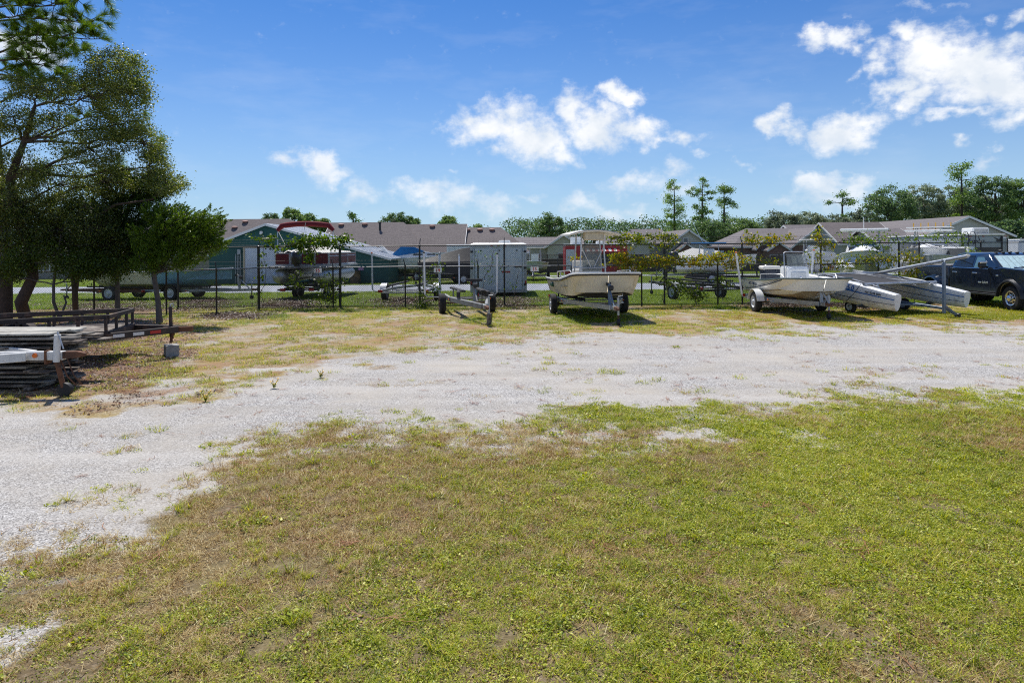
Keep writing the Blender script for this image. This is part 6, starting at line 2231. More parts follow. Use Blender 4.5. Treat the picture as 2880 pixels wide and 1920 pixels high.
# ---------------------------------------------------------------- black pickup
def pickup():
    w = ground_at(2849, 873)
    c = Vector((w.x + .86, w.y, 0))
    o = thing('pickup_truck', 'black crew cab pickup with sunshade in the windscreen at the right edge', 'truck', c, heading(0.02, -1))
    m_body = mat('black_car_paint', (.010, .017, .032), rough=.06, var=.05, spec=.6, coat=1.0)
    m_flare = mat('satin_black', (.014, .015, .018), rough=.35, var=.1)
    m_glass = glass_mat('tinted_glass', (.015, .02, .028), .04)
    m_shade = mat('sunshade_foil', (.86, .88, .88), rough=.4, metal=.0, var=.25, scale=9)
    R = .50
    def arc(cy, r=R, z=.40, n=12):
        return [(cy - r * math.cos(math.pi * k / n), z + r * math.sin(math.pi * k / n)) for k in range(n + 1)]
    bot = .52
    def side(y0, y1, top, wells):
        """Closed outline of a body side from front (y0) to back (y1); top: points back to front."""
        pts = [(y0, bot)]
        for cy in wells:
            pts += [(cy - R, bot)] + [p for p in arc(cy) if p[1] > bot + .01] + [(cy + R, bot)]
        pts += [(y1, bot)] + top
        return pts
    # front clip and cab lower body
    prof = side(-.92, 3.02, [(3.02, 1.34), (.62, 1.36), (.42, 1.40), (-.55, 1.34), (-.85, 1.24), (-.95, 1.1), (-.96, .7)], [0.0])
    def body(prof, name, inset=.05):
        n = len(prof)
        cy = sum(p[0] for p in prof) / n
        cz = 1.0
        rings = []
        for (x, k) in ((-1.0 + .0, 0), (-1.0 + .0, 0)):
            pass
        for (x, f) in ((-.93, 1.0), (-1.0, .985), (-.93, 1.0)):
            pass
        mb = MB()
        def crown(z):
            # tumblehome: widest at the waist crease
            return 1.0 - .05 * max(0, (z - 1.08) / .3) ** 1.5 - .04 * max(0, (.8 - z) / .3)
        vs = []
        for s in (-1, 1):
            for (y, z) in prof:
                vs.append((s * crown(z) * (1.0 if y > -.4 else 1.0 - .10 * ((-.4 - y) / .55) ** 2), y, z))
        fs = [tuple(range(n)), tuple(range(n, 2 * n))[::-1]]
        for i in range(n):
            j = (i + 1) % n
            fs.append((i, j, j + n, i + n))
        mb.add(vs, fs)
        ob = mb.build(name, m_body, o, 30)
        bv = ob.modifiers.new('bevel', 'BEVEL')
        bv.width = .035
        bv.segments = 2
        bv.limit_method = 'ANGLE'
        bv.angle_limit = rad(50)
        return ob
    body(prof, 'cab_body')
    bed = side(3.06, 5.0, [(5.0, .7), (5.0, 1.36), (3.06, 1.36)], [3.82])
    body(bed, 'bed')
    # greenhouse
    def ring(x, y0, y1, z, r=.12):
        pts = []
        for (sx, yy, sy) in ((-1, y0, -1), (1, y0, -1), (1, y1, 1), (-1, y1, 1)):
            pts.append((sx * (x - r * .3), yy, z))
        return [(-x, y0 + r, z), (-(x - r), y0, z), (x - r, y0, z), (x, y0 + r, z), (x, y1 - r, z), (x - r, y1, z), (-(x - r), y1, z), (-x, y1 - r, z)]
    g0, g1, g2, g3 = ring(.955, .42, 3.0, 1.33), ring(.80, 1.12, 2.86, 1.80, .1), ring(.74, 1.26, 2.76, 1.86, .1), ring(.55, 1.5, 2.5, 1.885, .1)
    MB().loft([g0, g1, g2, g3]).build('roof', m_body, o, 40)
    def sidepane(name, u0, u1, v0, v1, m, off, sgn=-1, rake=(0, 0)):
        """Panel on the sloping cab side: u along the length (m), v 0..1 from belt to roof."""
        def p(u, v, of):
            x = .955 + (.80 - .955) * v + of
            return Vector((sgn * x, u, 1.33 + .47 * v))
        pts = [p(u0, v0, off), p(u1, v0, off), p(u1 + rake[1], v1, off), p(u0 + rake[0], v1, off)]
        bk = [q - Vector((sgn * .02, 0, 0)) for q in pts]
        return MB().add(pts + bk, [(0, 1, 2, 3), (7, 6, 5, 4), (0, 4, 5, 1), (1, 5, 6, 2), (2, 6, 7, 3), (3, 7, 4, 0)]).build(name, m, o)
    m_gl2 = glass_mat('reflection_toned_glass', (.10, .20, .25), .04)  # light blue reflection put into the front window's glass colour
    for s in (-1, 1):
        sidepane('window', 1.02, 1.72, .06, .84, m_gl2, .008, s, (.36, -.02))
        sidepane('window', 1.84, 2.74, .06, .84, m_glass, .008, s, (-.01, -.12))
        sidepane('belt_moulding', .80, 2.80, .0, .035, m_chrome, .012, s)
        sidepane('drip_visor', 1.84, 2.70, .86, .93, m_flare, .016, s)
        # doors: seams, handles
        for (ya) in (.86, 1.78, 2.86):
            MB().box((s * 1.0, ya, 1.0), (.012, .012, .66)).build('door_seam', m_flare, o)
        for ya in (1.62, 2.66):
            h = MB().bbox((s * 1.02, ya - .02, 1.17), (.05, .24, .045), .015).build('door_handle', m_chrome, o)
        # mirror
        mr_ = MB().bbox((s * 1.23, .93, 1.47), (.27, .17, .24), .06).build('mirror', m_flare, o)
        MB().bbox((s * 1.23, .90, 1.555), (.25, .15, .09), .03).build('mirror_cap', m_chrome, mr_)
        MB().bar((s * .97, 1.02, 1.38), (s * 1.16, 1.0, 1.42), .07, .08).build('mirror_arm', m_flare, mr_)
        # flares
        for (cy, wd) in ((0, .07), (3.82, .20)):
            rg = []
            for k in range(15):
                a = math.pi * k / 14
                yy, zz = -math.cos(a), math.sin(a)
                rg.append([(s * .97, cy + yy * .50, .42 + zz * .50), (s * (1.0 + wd), cy + yy * .515, .42 + zz * .515), (s * (1.0 + wd * .95), cy + yy * .56, .42 + zz * .56), (s * .97, cy + yy * .60, .42 + zz * .61)])
            MB().loft(rg).build('fender_flare', m_body if wd > .1 else m_flare, o, 40)
        MB().bar((s * .99, .55, .47), (s * .99, 3.25, .47), .12, .07).build('running_board', m_flare, o)
        MB().box((s * .78, 0, .62), (.02, 1.0, .5)).build('wheel_well', m_dark, o)
        MB().box((s * .70, 3.82, .62), (.02, 1.0, .5)).build('wheel_well', m_dark, o)
    # wheels with polished eight-hole rims
    def truck_wheel(x, y, s, dual=False):
        r, wd = .40, .25
        t = wheel(o, x, y, r, wd, m_chrome, s)
        for k in range(8):
            a = 2 * math.pi * k / 8
            MB().lathe([(.036, 0), (.036, s * .012)], (x + s * wd * .5 * .72, y + math.cos(a) * .155, r + math.sin(a) * .155), 'X', 10).build('hand_hole', m_dark, t)
        MB().lathe([(.10, 0), (.095, s * .06), (.06, s * .09), (.01, s * .1)], (x + s * wd * .46, y, r), 'X', 14).build('hub', m_chrome, t, 40)
    for s in (-1, 1):
        truck_wheel(s * .86, 0, s)
        truck_wheel(s * .98, 3.82, s)
        wheel(o, s * .68, 3.82, .40, .22, m_rim_w, s)
    # windscreen with foil sunshade behind the glass
    def wq(u, v, off):
        x = (.84 + (.70 - .84) * v) * u
        return Vector((x, .42 + .70 * v - off, 1.335 + .47 * v + off * .8))
    a_, b_ = [wq(-1, .06, .012), wq(1, .06, .012), wq(1, .92, .012), wq(-1, .92, .012)], [wq(-1, .06, .004), wq(1, .06, .004), wq(1, .92, .004), wq(-1, .92, .004)]
    ws = MB().add(a_ + b_, [(0, 1, 2, 3), (7, 6, 5, 4), (0, 4, 5, 1), (1, 5, 6, 2), (2, 6, 7, 3), (3, 7, 4, 0)]).build('sunshade', m_shade, o)
    for u in (-.7, -.45, -.2, .05, .3, .55, .8):
        q0, q1 = wq(u, .12, .016), wq(u, .86, .016)
        MB().bar(q0, q1, .012, .004, up=(0, -1, 0)).build('fold', m_galv, ws)
    MB().add([wq(-1.02, .02, .022), wq(1.02, .02, .022), wq(1.02, .96, .022), wq(-1.02, .96, .022)], [(0, 1, 2, 3)]).build('windscreen', clear_mat('windscreen_glass', (.85, .97, .98), .10), o)
    MB().tube([wq(-.9, .03, .03), wq(-.1, .10, .035), wq(.1, .05, .035)], .012, 5).build('wiper', m_flare, o)
    for k in range(5):
        MB().bbox((-.5 + .25 * k, 1.28, 1.888 - .012 * abs(k - 2)), (.09, .14, .045), .02).build('marker_lamp', m_flare, o)
    MB().bbox((-.1, 1.6, 1.93), (.05, .16, .08), .02).build('roof_antenna', m_dark, o)
    # bonnet vents, grille, lamps, bumper
    for s in (-1, 1):
        v = MB().bbox((s * .62, .1, 1.395), (.09, .34, .03), .012, Euler((0.05, 0, s * .1)).to_matrix()).build('hood_vent', m_chrome, o)
        MB().bbox((s * .78, -.93, 1.02), (.3, .1, .26), .04).build('headlamp', glass_mat('lamp_glass_%d' % (s + 1), (.5, .52, .55)), o)
    gr = MB().bbox((0, -.95, .98), (1.15, .08, .46), .03).build('grille', m_flare, o)
    for k in range(4):
        MB().bar((-.55, -1.0, .82 + k * .11), (.55, -1.0, .82 + k * .11), .03, .03).build('grille_bar', m_chrome, gr)
    MB().bbox((0, -1.02, .62), (1.9, .22, .26), .06).build('bumper', m_chrome, o)
    MB().bbox((0, 5.08, .62), (1.9, .18, .2), .05).build('rear_bumper', m_chrome, o)
    MB().bbox((0, 4.03, 1.385), (1.7, 1.86, .035), .02).build('tonneau_cover', mat('grey_tonneau', (.16, .16, .17), rough=.7), o)
    for s in (-1, 1):
        MB().bbox((s * .93, 5.0, 1.12), (.12, .05, .38), .02).build('tail_lamp', m_lens, o)
    text('badge', 'RAM', .10, m_chrome, o, (-1.012, 1.10, .86), (rad(90), 0, rad(-90)), .004, bold=.003, sx=1.3)
    MB().bbox((-1.012, 1.36, .86), (.012, .16, .05), .01).build('badge_plate', m_chrome, o)
    MB().bbox((-1.005, .55, 1.12), (.012, .11, .05), .01).build('badge_plate', m_chrome, o)
    # underside
    MB().box((0, 2.0, .52), (1.3, 5.4, .18)).build('chassis', m_dark, o)
    MB().box((0, 1.9, .9), (1.7, 1.9, .8)).build('cabin_interior', mat('dark_interior', (.02, .02, .022), rough=.9), o)
pickup()
# ---------------------------------------------------------------- dark utility trailer on the left
def utility_trailer():
    fwd = Vector((.975, .22, 0)).normalized()
    fc = Vector((-7.80, 13.65, 0))                  # middle of the front edge
    org = fc - fwd * 1.6
    # built facing -Y: x to the trailer's left... local -Y is forward
    rz = heading(fwd.x, fwd.y)
    o = thing('utility_trailer', 'dark steel utility trailer with open side rails and reflector tape', 'trailer', org, rz, tilt=rad(-1.2))
    m_ut = mat('dark_brown_steel', (.045, .033, .028), rough=.7, var=.4, scale=8, col2=(.12, .07, .045), fac2=.4)
    hw, yf, yr, z = .78, -1.6, 2.0, .52
    for s in (-1, 1):
        MB().bar((s * hw, yf, z), (s * hw, yr, z), .06, .16).build('frame_rail', m_ut, o)
        MB().bar((s * hw, yf, z + .34), (s * hw, yr, z + .34), .05, .09).build('top_rail', m_ut, o)
        for y in (-1.57, -1.1, -.62, -.1, .45, 1.0, 1.55, 1.97):
            MB().bar((s * hw, y, z + .06), (s * hw, y, z + .34), .05, .05, up=(0, 1, 0)).build('upright', m_ut, o)
        MB().bar((s * hw, yf + .02, z - .03), (s * .05, yf - 1.05, z - .03), .07, .13).build('tongue_rail', m_ut, o)
        wheel(o, s * (hw + .2), .7, .33, .2, m_rim_w, s)
        fender(o, s * (hw + .2), .7, .33, .26, m_ut)
        for (y, mm, nm, ln) in ((-1.25, m_trim, 'white', .2), (-1.02, m_lens, 'red', .2), (-.62, m_trim, 'white', .24), (-.36, m_lens, 'red', .2)):
            MB().box((s * (hw + .034), y, z - .01), (.006, ln, .06)).build('reflector', mm, o)
        MB().lathe([(.035, 0), (.035, s * .02), (.01, s * .03)], (s * (hw + .032), -.75, z - .14), 'X', 12).build('side_marker', m_amber, o)
        # tape on the tongue
        for (t, mm) in ((.15, m_trim), (.42, m_trim), (.66, m_lens)):
            a, b = Vector((s * hw, yf + .02, z - .03)), Vector((s * .05, yf - 1.05, z - .03))
            d = (b - a).normalized()
            p = a.lerp(b, t)
            nn = Vector((-d.y, d.x, 0))
            nn = nn if nn.x * s > 0 else -nn
            MB().bar(p + nn * .038 - d * .1, p + nn * .038 + d * .1, .006, .06).build('reflector', mm, o)
    for y in (yf, yr):
        MB().bar((-hw + .035, y, z), (hw - .035, y, z), .06, .14).build('end_rail', m_ut, o)
    MB().bar((-hw + .03, yf, z + .34), (hw - .03, yf, z + .34), .05, .08).build('front_rail', m_ut, o)
    for x in (-.3, .3):
        MB().bar((x, yf, z + .06), (x, yf, z + .32), .05, .05, up=(0, 1, 0)).build('upright', m_ut, o)
    for k in range(7):
        MB().bbox((-.66 + .22 * k, .2, z + .06), (.205, 3.5, .035), .006).build('deck_board', m_wood, o)
    MB().bar((-hw, .7, .36), (hw, .7, .36), .05, .06).build('axle', m_rust, o)
    MB().bar((0, yf - .75, z - .03), (0, yf - 1.32, z - .03), .1, .1).build('coupler', m_rust, o)
    jk = MB().tube([(0.1, yf - .88, .34), (0.1, yf - .88, .95)], .035, 10).build('jack', m_ut, o, 40)
    MB().tube([(0.1, yf - .88, .22), (0.1, yf - .88, .4)], .028, 10).build('jack_leg', m_rust, jk, 40)
    MB().tube([(0.1, yf - .88, .95), (0.1, yf - .88, .99), (.24, yf - .9, 1.0), (.24, yf - .9, .92)], .009, 6).build('crank_handle', m_galv, jk)
    for s in (-1, 1):
        ch = MB()
        for k in range(7):
            ch.lathe([(.018, -.004), (.024, 0), (.018, .004)], (s * .05, yf - .95 + .01 * k, z - .1 - .035 * k), 'X' if k % 2 else 'Y', 8)
        ch.build('safety_chain', m_rust, o)
    M = Matrix.Translation(org) @ Euler((rad(-1.2), 0, rz)).to_matrix().to_4x4()
    jp = M @ Vector((0.1, yf - .88, .2))
    b = thing('concrete_block', 'grey hollow concrete block propping the dark trailer jack', 'block', (jp.x, jp.y, 0), rad(35))
    m_con = mat('concrete', (.34, .33, .31), rough=.95, var=.25, scale=12, bump=.5)
    # hollow block lying on its side, cells facing left
    mb = MB()
    mb.box((0, 0, .02), (.24, .34, .04)).box((0, 0, .20), (.24, .34, .04))
    for y in (-.15, 0, .15):
        mb.box((0, y, .11), (.24, .04, .14))
    mb.build('shell', m_con, b)
    MB().box((0.02, 0, .11), (.02, .30, .138)).build('web', m_dark, b)  # dark sheet across the cells, stands in for the shade inside them
    # red fuel can on the deck
    p = M @ Vector((-.2, 1.1, z + .08))
    r = thing('red_toolbox', 'long red toolbox lying on the dark utility trailer deck', 'toolbox', p, rz)
    m_rt = mat('faded_red', (.32, .03, .03), var=.25)
    MB().bbox((0, 0, .09), (.22, .75, .18), .03).build('body', m_rt, r)
    MB().tube([(0, -.12, .18), (0, -.1, .22), (0, .1, .22), (0, .12, .18)], .012, 6).build('handle', m_dark, r)
utility_trailer()
# ---------------------------------------------------------------- white trailer tongue and stacked boards at the left edge
def board_pile():
    t = ground_at(153, 1119)
    org = Vector((t.x - 3.2, t.y + .05, 0))
    o = thing('flat_trailer', 'white painted trailer with rusty jack beside the stack of old boards', 'trailer', org, heading(1, .03))
    m_wt = mat('chipped_white_paint', (.68, .68, .66), rough=.55, var=.2, scale=6, col2=(.22, .09, .04), fac2=.25, scale2=6)
    z = .60
    for s in (-1, 1):
        MB().bar((s * .62, -1.9, z), (s * .10, -2.75, z), .07, .13).build('tongue_rail', m_wt, o)
        MB().bar((s * .62, 2.0, z), (s * .62, -1.88, z), .07, .13).build('frame_rail', m_wt, o)
        wheel(o, s * .85, .4, .33, .2, m_rim_w, s)
        fender(o, s * .85, .4, .33, .25, m_wt)
    MB().bar((0, -2.2, z), (0, -3.25, z), .10, .13).build('tongue', m_wt, o)
    for y in (-1.85, -.6, .6, 1.9):
        MB().bar((-.6, y, z - .07), (.6, y, z - .07), .07, .05).build('crossmember', m_rust, o)
    MB().bar((-.8, .4, .34), (.8, .4, .34), .05, .05).build('axle', m_rust, o)
    MB().loft([[(-.05, -3.24, z - .04), (.05, -3.24, z - .04), (.05, -3.24, z + .06), (-.05, -3.24, z + .06)], [(-.05, -3.45, z - .03), (.05, -3.45, z - .03), (.045, -3.45, z + .06), (-.045, -3.45, z + .06)], [(-.02, -3.55, z - .01), (.02, -3.55, z - .01), (.02, -3.55, z + .03), (-.02, -3.55, z + .03)]]).build('coupler', m_rust, o)
    for s in (-1,):
        MB().box((s * .054 - .0, -2.6, z), (.008, .18, .06)).build('reflector', m_amber, o)
        MB().lathe([(.035, 0), (.035, s * .02), (.01, s * .03)], (s * .052, -2.85, z + .01), 'X', 12).build('side_marker', m_amber, o)
    for y in (-3.0, -3.14):
        MB().bar((-.07, y, z - .02), (.07, y, z - .02), .03, .2).build('jack_clamp', m_rust, o)
    jk = MB().tube([(-.09, -3.18, .52), (-.09, -3.20, .92)], .045, 12).build('jack', m_wt, o, 40)
    MB().tube([(-.06, -3.26, .14), (-.09, -3.18, .56)], .036, 12).build('jack_leg', m_rust, jk, 40)
    MB().lathe([(.03, -.04), (.10, -.04), (.105, 0), (.10, .04), (.03, .04)], (-.05, -3.28, .105), 'X', 18).build('jack_wheel', m_blackr, jk, 40)
    MB().tube([(-.09, -3.20, .92), (-.09, -3.20, .96), (-.18, -3.34, .72)], .011, 6).build('crank_handle', m_galv, jk)
    for k in range(2):
        MB().tube([(-.03, -3.2 - .1 * k, .56), (-.06, -3.32 - .1 * k, .3), (-.02 + .05 * k, -3.42 - .06 * k, .16)], .010, 5).build('safety_chain', m_rust, o)
    # boards
    n = 0
    words = ['top', 'second', 'third', 'fourth', 'fifth', 'sixth', 'seventh', 'eighth', 'ninth', 'tenth', 'eleventh', 'bottom']
    for lay in range(12):
        zz = .86 - lay * .071
        for k in range(4):
            yy = t.y + .62 + k * .30 + random.uniform(-.03, .03)
            ln = 4.2 + random.uniform(-.3, .3)
            xe = t.x - .52 + random.uniform(-.35, .16) + (.28 if lay in (1, 2, 3, 4) else 0)
            hh = random.choice((.024, .03, .04))
            b = MB().bbox((0, 0, 0), (ln, random.uniform(.2, .27), hh), .006)
            m_ = [m_wood, mat('grey_board', (.24, .22, .19), rough=.9, var=.4, scale=5, col2=(.12, .10, .08), fac2=.4, bump=.4), mat('pale_board', (.48, .46, .40), rough=.85, var=.35, scale=4, col2=(.2, .17, .13), fac2=.4)][2 if lay == 0 else random.choice((0, 0, 1))]
            ob = b.build('board', m_, None, loc=(xe - ln / 2, yy, zz))
            ob.rotation_euler = (random.gauss(0, .05), random.gauss(0, .006), random.gauss(0, .03))
            pos = ['front edge', 'second row', 'third row', 'back edge'][k]
            tag(ob, 'weathered board in the %s layer of the stack, %s' % (words[lay], pos), 'board', 'boards stacked at the left edge')
            n += 1
    for k, x in enumerate((t.x - .75, t.x - 2.4)):
        for lay in (3, 6, 8):
            s = MB().bbox((0, 0, 0), (.09, 1.2, .045), .006).build('spacer', m_wood, None, loc=(x, t.y + 1.05, .86 - lay * .0946 + .01 if lay < 8 else .035))
            tag(s, 'short wooden spacer %s in the board stack, %s the jack' % ({3: 'high', 6: 'midway', 8: 'lowest'}[lay], ('nearest', 'farther from')[k]), 'spacer', 'boards stacked at the left edge')
board_pile()
# ================================================================ BEYOND THE FENCE
def gp(px, y):
    return Vector(((px - 1440) / F * y, y, gz(y)))
# ---------------------------------------------------------------- pontoon boat seen from astern
def pontoon():
    Y = 29.6
    x = (838 - 1440) / F * Y
    c = Vector((x, Y, gz(Y)))
    rz = 0.0
    o = thing('pontoon_boat', 'maroon panelled pontoon boat with folded red awning behind sign fifteen', 'boat', c, rz)
    m_mar = mat('maroon_panel', (.16, .012, .02), rough=.35, var=.15)
    m_wine = mat('red_canvas', (.20, .018, .028), rough=.9, var=.25, bump=.4, bscale=10)
    w, L_, zd = 1.22, 6.0, 1.42
    MB().box((0, L_ / 2, zd), (2 * w, L_, .09)).build('deck', m_alu, o)
    MB().bar((-w - .03, -.03, zd), (w + .03, -.03, zd), .05, .13).build('deck_trim', m_alu, o)
    for s in (-1, 1):
        p = MB().lathe([(.02, -.18), (.2, -.12), (.31, .0), (.32, .1), (.32, L_ - .8), (.24, L_ - .25), (.04, L_ + .1)], (s * .86, .15, 1.02), 'Y', 20).build('pontoon', m_alu, o, 40)
        MB().box((s * .86, 3, 1.355), (.12, 5.2, .05)).build('pontoon_bracket', m_alu, p)
    # fence panels with bright frame
    def panel(a, b, mm=m_mar):
        a, b = Vector(a), Vector(b)
        d = (b - a).normalized()
        pn = MB().bar(a + Vector((0, 0, .29)), b + Vector((0, 0, .29)), .03, .46).build('side_panel', mm, o)
        MB().bar(a + Vector((0, 0, .54)), b + Vector((0, 0, .54)), .04, .04).build('panel_rail', m_alu, pn)
        MB().bar(a + Vector((0, 0, .04)), b + Vector((0, 0, .04)), .04, .04).build('panel_rail', m_alu, pn)
        for q in (a, b):
            MB().bar(q + Vector((0, 0, .02)), q + Vector((0, 0, .56)), .042, .042, up=(0, 1, 0)).build('panel_post', m_alu, pn)
    z = zd + .06
    panel((-w + .05, .55, z), (-.55, .55, z))
    panel((-.5, .55, z), (.55, .55, z))
    panel((.6, .55, z), (w - .05, .55, z))
    for s in (-1, 1):
        for k in range(3):
            panel((s * (w - .03), .6 + k * 1.7, z), (s * (w - .03), 2.25 + k * 1.7, z))
    # white mooring cover heaped over the seats
    V = []
    nx, ny = 16, 10
    mb = MB()
    for j in range(ny + 1):
        for i in range(nx + 1):
            u, v = i / nx * 2 - 1, j / ny
            zz = z + .50 + .34 * (1 - u * u) * (.35 + .65 * math.sin(v * math.pi)) + .05 * math.sin(i * 2.1 + j) + .04 * math.cos(j * 2.7 + i * 1.3)
            V.append((u * w * 1.01, .52 + v * 5.0, zz if abs(u) < .99 else z + .40))
    mb.add(V, [(j * (nx + 1) + i, j * (nx + 1) + i + 1, (j + 1) * (nx + 1) + i + 1, (j + 1) * (nx + 1) + i) for j in range(ny) for i in range(nx)])
    mb.build('mooring_cover', m_canvas_w, o, 60)
    # folded awning: an arched boot on two poles
    pts = [(-1.26 + 2.52 * k / 12, 1.1, 3.22 + .12 * (1 - ((k - 6) / 6) ** 2) + (-.18 if k in (0, 12) else 0)) for k in range(13)]
    aw = MB().tube(pts, [.08] + [.125] * 11 + [.08], 10).build('folded_awning', m_wine, o, 50)
    for s in (-1, 1):
        MB().tube([(s * 1.26, 1.1, 3.1), (s * 1.18, .9, z + .5)], .022, 8).build('awning_pole', m_alu, aw, 40)
        MB().tube([(s * 1.24, 1.15, 3.0), (s * 1.2, 2.6, z + .5)], .018, 8).build('awning_strut', m_alu, aw, 40)
    MB().tube([(.05, .97, 3.38), (-.02, .96, 3.05)], .012, 5).build('awning_strap', m_canvas_w, aw)
    text('lettering', 'C', .28, m_alu, o, (.32, .528, z + .29), (rad(90), 0, 0), .003, bold=.004, sx=1.5)
    # outboard facing the camera
    ob = outboard(o, 0, 0, m_cowl, 1.15)
    ob.rotation_euler.z = math.pi
    ob.location = (0, -.02, zd + .12)
    # trailer
    t = thing('pontoon_trailer', 'low black trailer under the maroon pontoon boat', 'trailer', c, 0, 'boat trailers')
    for s in (-1, 1):
        MB().bar((s * .55, -.1, .48), (s * .55, 5.4, .48), .08, .12).build('frame_rail', m_dark, t)
        MB().bar((s * .55, 0.1, .62), (s * .55, 5.2, .62), .2, .05).build('bunk', m_bunk, t)
        for yy in (1.9, 2.7):
            wheel(t, s * .72, yy, .27, .19, m_rim_w, s)
        MB().bbox((s * .62, -.16, .45), (.22, .05, .12), .01).build('tail_light', m_lens, t)
        for y in (.4, 2.3, 4.4):
            MB().bar((s * .86, y, .70), (s * .5, y, .5), .05, .05).build('pontoon_cradle', m_dark, t)
    for y in (0.0, 1.4, 3.2, 5.2):
        MB().bar((-.9, y, .44), (.9, y, .44), .07, .07).build('crossmember', m_dark, t)
    MB().bar((0, 5.3, .46), (0, 7.0, .46), .08, .1).build('tongue', m_dark, t)
    jack(t, 6.8, .7, 'pad')
pontoon()
# ---------------------------------------------------------------- plain boats by recipe
def simple_boat(name, label, c, rz, L_, beam, zk, zg, m_h, m_d=None, bowrise=.2, floor=None, cut=None, cat='boat', group='boats beyond the fence', lip=.08, stripe=None):
    o = thing(name, label, cat, c, rz, group)
    h = beam / 2
    s_, b_ = L_ * .45, -L_ * .55
    st = [(s_, h * .96, zg, h * .82, zk + (zg - zk) * .3, zk, 0, 0), (L_ * .1, h, zg + .02, h * .84, zk + (zg - zk) * .3, zk, 0, 0), (-L_ * .15, h * .97, zg + bowrise * .25, h * .74, zk + (zg - zk) * .36, zk + .02, .04, .05), (-L_ * .35, h * .74, zg + bowrise * .65, h * .48, zk + (zg - zk) * .52, zk + .12, .16, .25),
          (-L_ * .48, h * .36, zg + bowrise * .95, h * .18, zk + (zg - zk) * .74, zk + .4, .22, .42), (b_, .05, zg + bowrise, .03, zk + (zg - zk) * .9, zk + (zg - zk) * .8, .1, .2)]
    st = dense(st, 14)
    hull(o, st, m_h, floor if floor is not None else zg - .35, lip, cut)
    rub_rail(o, st, m_d or m_gel, .025)
    if stripe is not None:
        for s in (-1, 1):
            side_strip(o, st, s, s_ * .95, b_ * .85, .62, .78, stripe)
    return o, st
def stand_trailer(label, c, rz, L_, fh=.42, track=2.0, m=None, m_f=None, winch=True):
    return boat_trailer('boat_trailer', label, c, rz, track=track, tongue=L_ * .72, rear=L_ * .35, fh=fh, m=m or m_galv, m_f=m_f, winch=(-L_ * .58, fh + .65) if winch else None, bunk_z=fh + .14)
def cuddy(o, y, w, l, z0, z1, m, glass=True):
    """Small cabin with raked screen."""
    MB().loft([[(-w, y - l * .55, z0), (w, y - l * .55, z0), (w, y + l * .45, z0), (-w, y + l * .45, z0)], [(-w * .88, y - l * .3, z0 + (z1 - z0) * .6), (w * .88, y - l * .3, z0 + (z1 - z0) * .6), (w * .9, y + l * .45, z0 + (z1 - z0) * .6), (-w * .9, y + l * .45, z0 + (z1 - z0) * .6)], [(-w * .8, y - l * .15, z1), (w * .8, y - l * .15, z1), (w * .82, y + l * .42, z1), (-w * .82, y + l * .42, z1)]]).build('cabin', m, o, 30)
    if glass:
        for s in (-1, 1):
            MB().box((s * (w * .9 + .01), y + .05, z0 + (z1 - z0) * .5), (.02, l * .5, (z1 - z0) * .3)).build('cabin_window', m_pane, o)
        MB().add([(-w * .8, y - l * .47, z0 + (z1 - z0) * .25), (w * .8, y - l * .47, z0 + (z1 - z0) * .25), (w * .72, y - l * .22, z1 - (z1 - z0) * .12), (-w * .72, y - l * .22, z1 - (z1 - z0) * .12)], [(0, 1, 2, 3)]).build('windscreen', m_pane, o)
def ttop(o, y, w, l, z0, z1, m_top, m_leg=None, rods=None, th=.06):
    t = MB().bbox((0, y, z1), (w, l, th), th * .4).build('hard_top', m_top, o)
    for sx in (-1, 1):
        for sy in (-1, 1):
            MB().tube([(sx * w * .34, y + sy * l * .3, z0), (sx * w * .30, y + sy * l * .26, z1)], .022, 7).build('top_leg', m_leg or m_alu, t, 40)
        MB().tube([(sx * w * .34, y - l * .3, z0 + .1), (sx * w * .30, y + l * .26, z1 - .1)], .016, 6).build('top_brace', m_leg or m_alu, t, 40)
    if rods:
        for k in range(6):
            xx = -w * .42 + w * .84 * k / 5
            MB().tube([(xx, y + l * .5, z1 + .28), (xx, y + l * .5, z1 - .1)], .028, 7).build('rod_holder', rods, t, 40)
    return t
def lumpy_cover(o, w, y0, y1, z0, hgt):
    """White storage cover tented over a deck, hanging past the gunwale."""
    nx, ny = 14, 12
    V = []
    for j in range(ny + 1):
        v = j / ny
        y = y0 + (y1 - y0) * v
        ww = w * (1 if y > -1.2 else max(.12, 1 - ((-1.2 - y) / 2.2) ** 1.6))
        for i in range(nx + 1):
            u = i / nx * 2 - 1
            z = z0 + hgt * (1 - abs(u) ** 1.5) * (.55 + .45 * math.sin(math.pi * min(1, v * 1.1))) + .05 * math.sin(i * 1.9 + j * 2.3) - (.35 if abs(u) > .99 else 0)
            V.append((u * (ww + (.03 if abs(u) > .99 else 0)), y, z))
    mb = MB().add(V, [(j * (nx + 1) + i, j * (nx + 1) + i + 1, (j + 1) * (nx + 1) + i + 1, (j + 1) * (nx + 1) + i) for j in range(ny) for i in range(nx)])
    mb.build('storage_cover', mat('bright_white_cover', (.82, .83, .84), rough=.6, var=.1, bump=.5, bscale=9), o, 60)
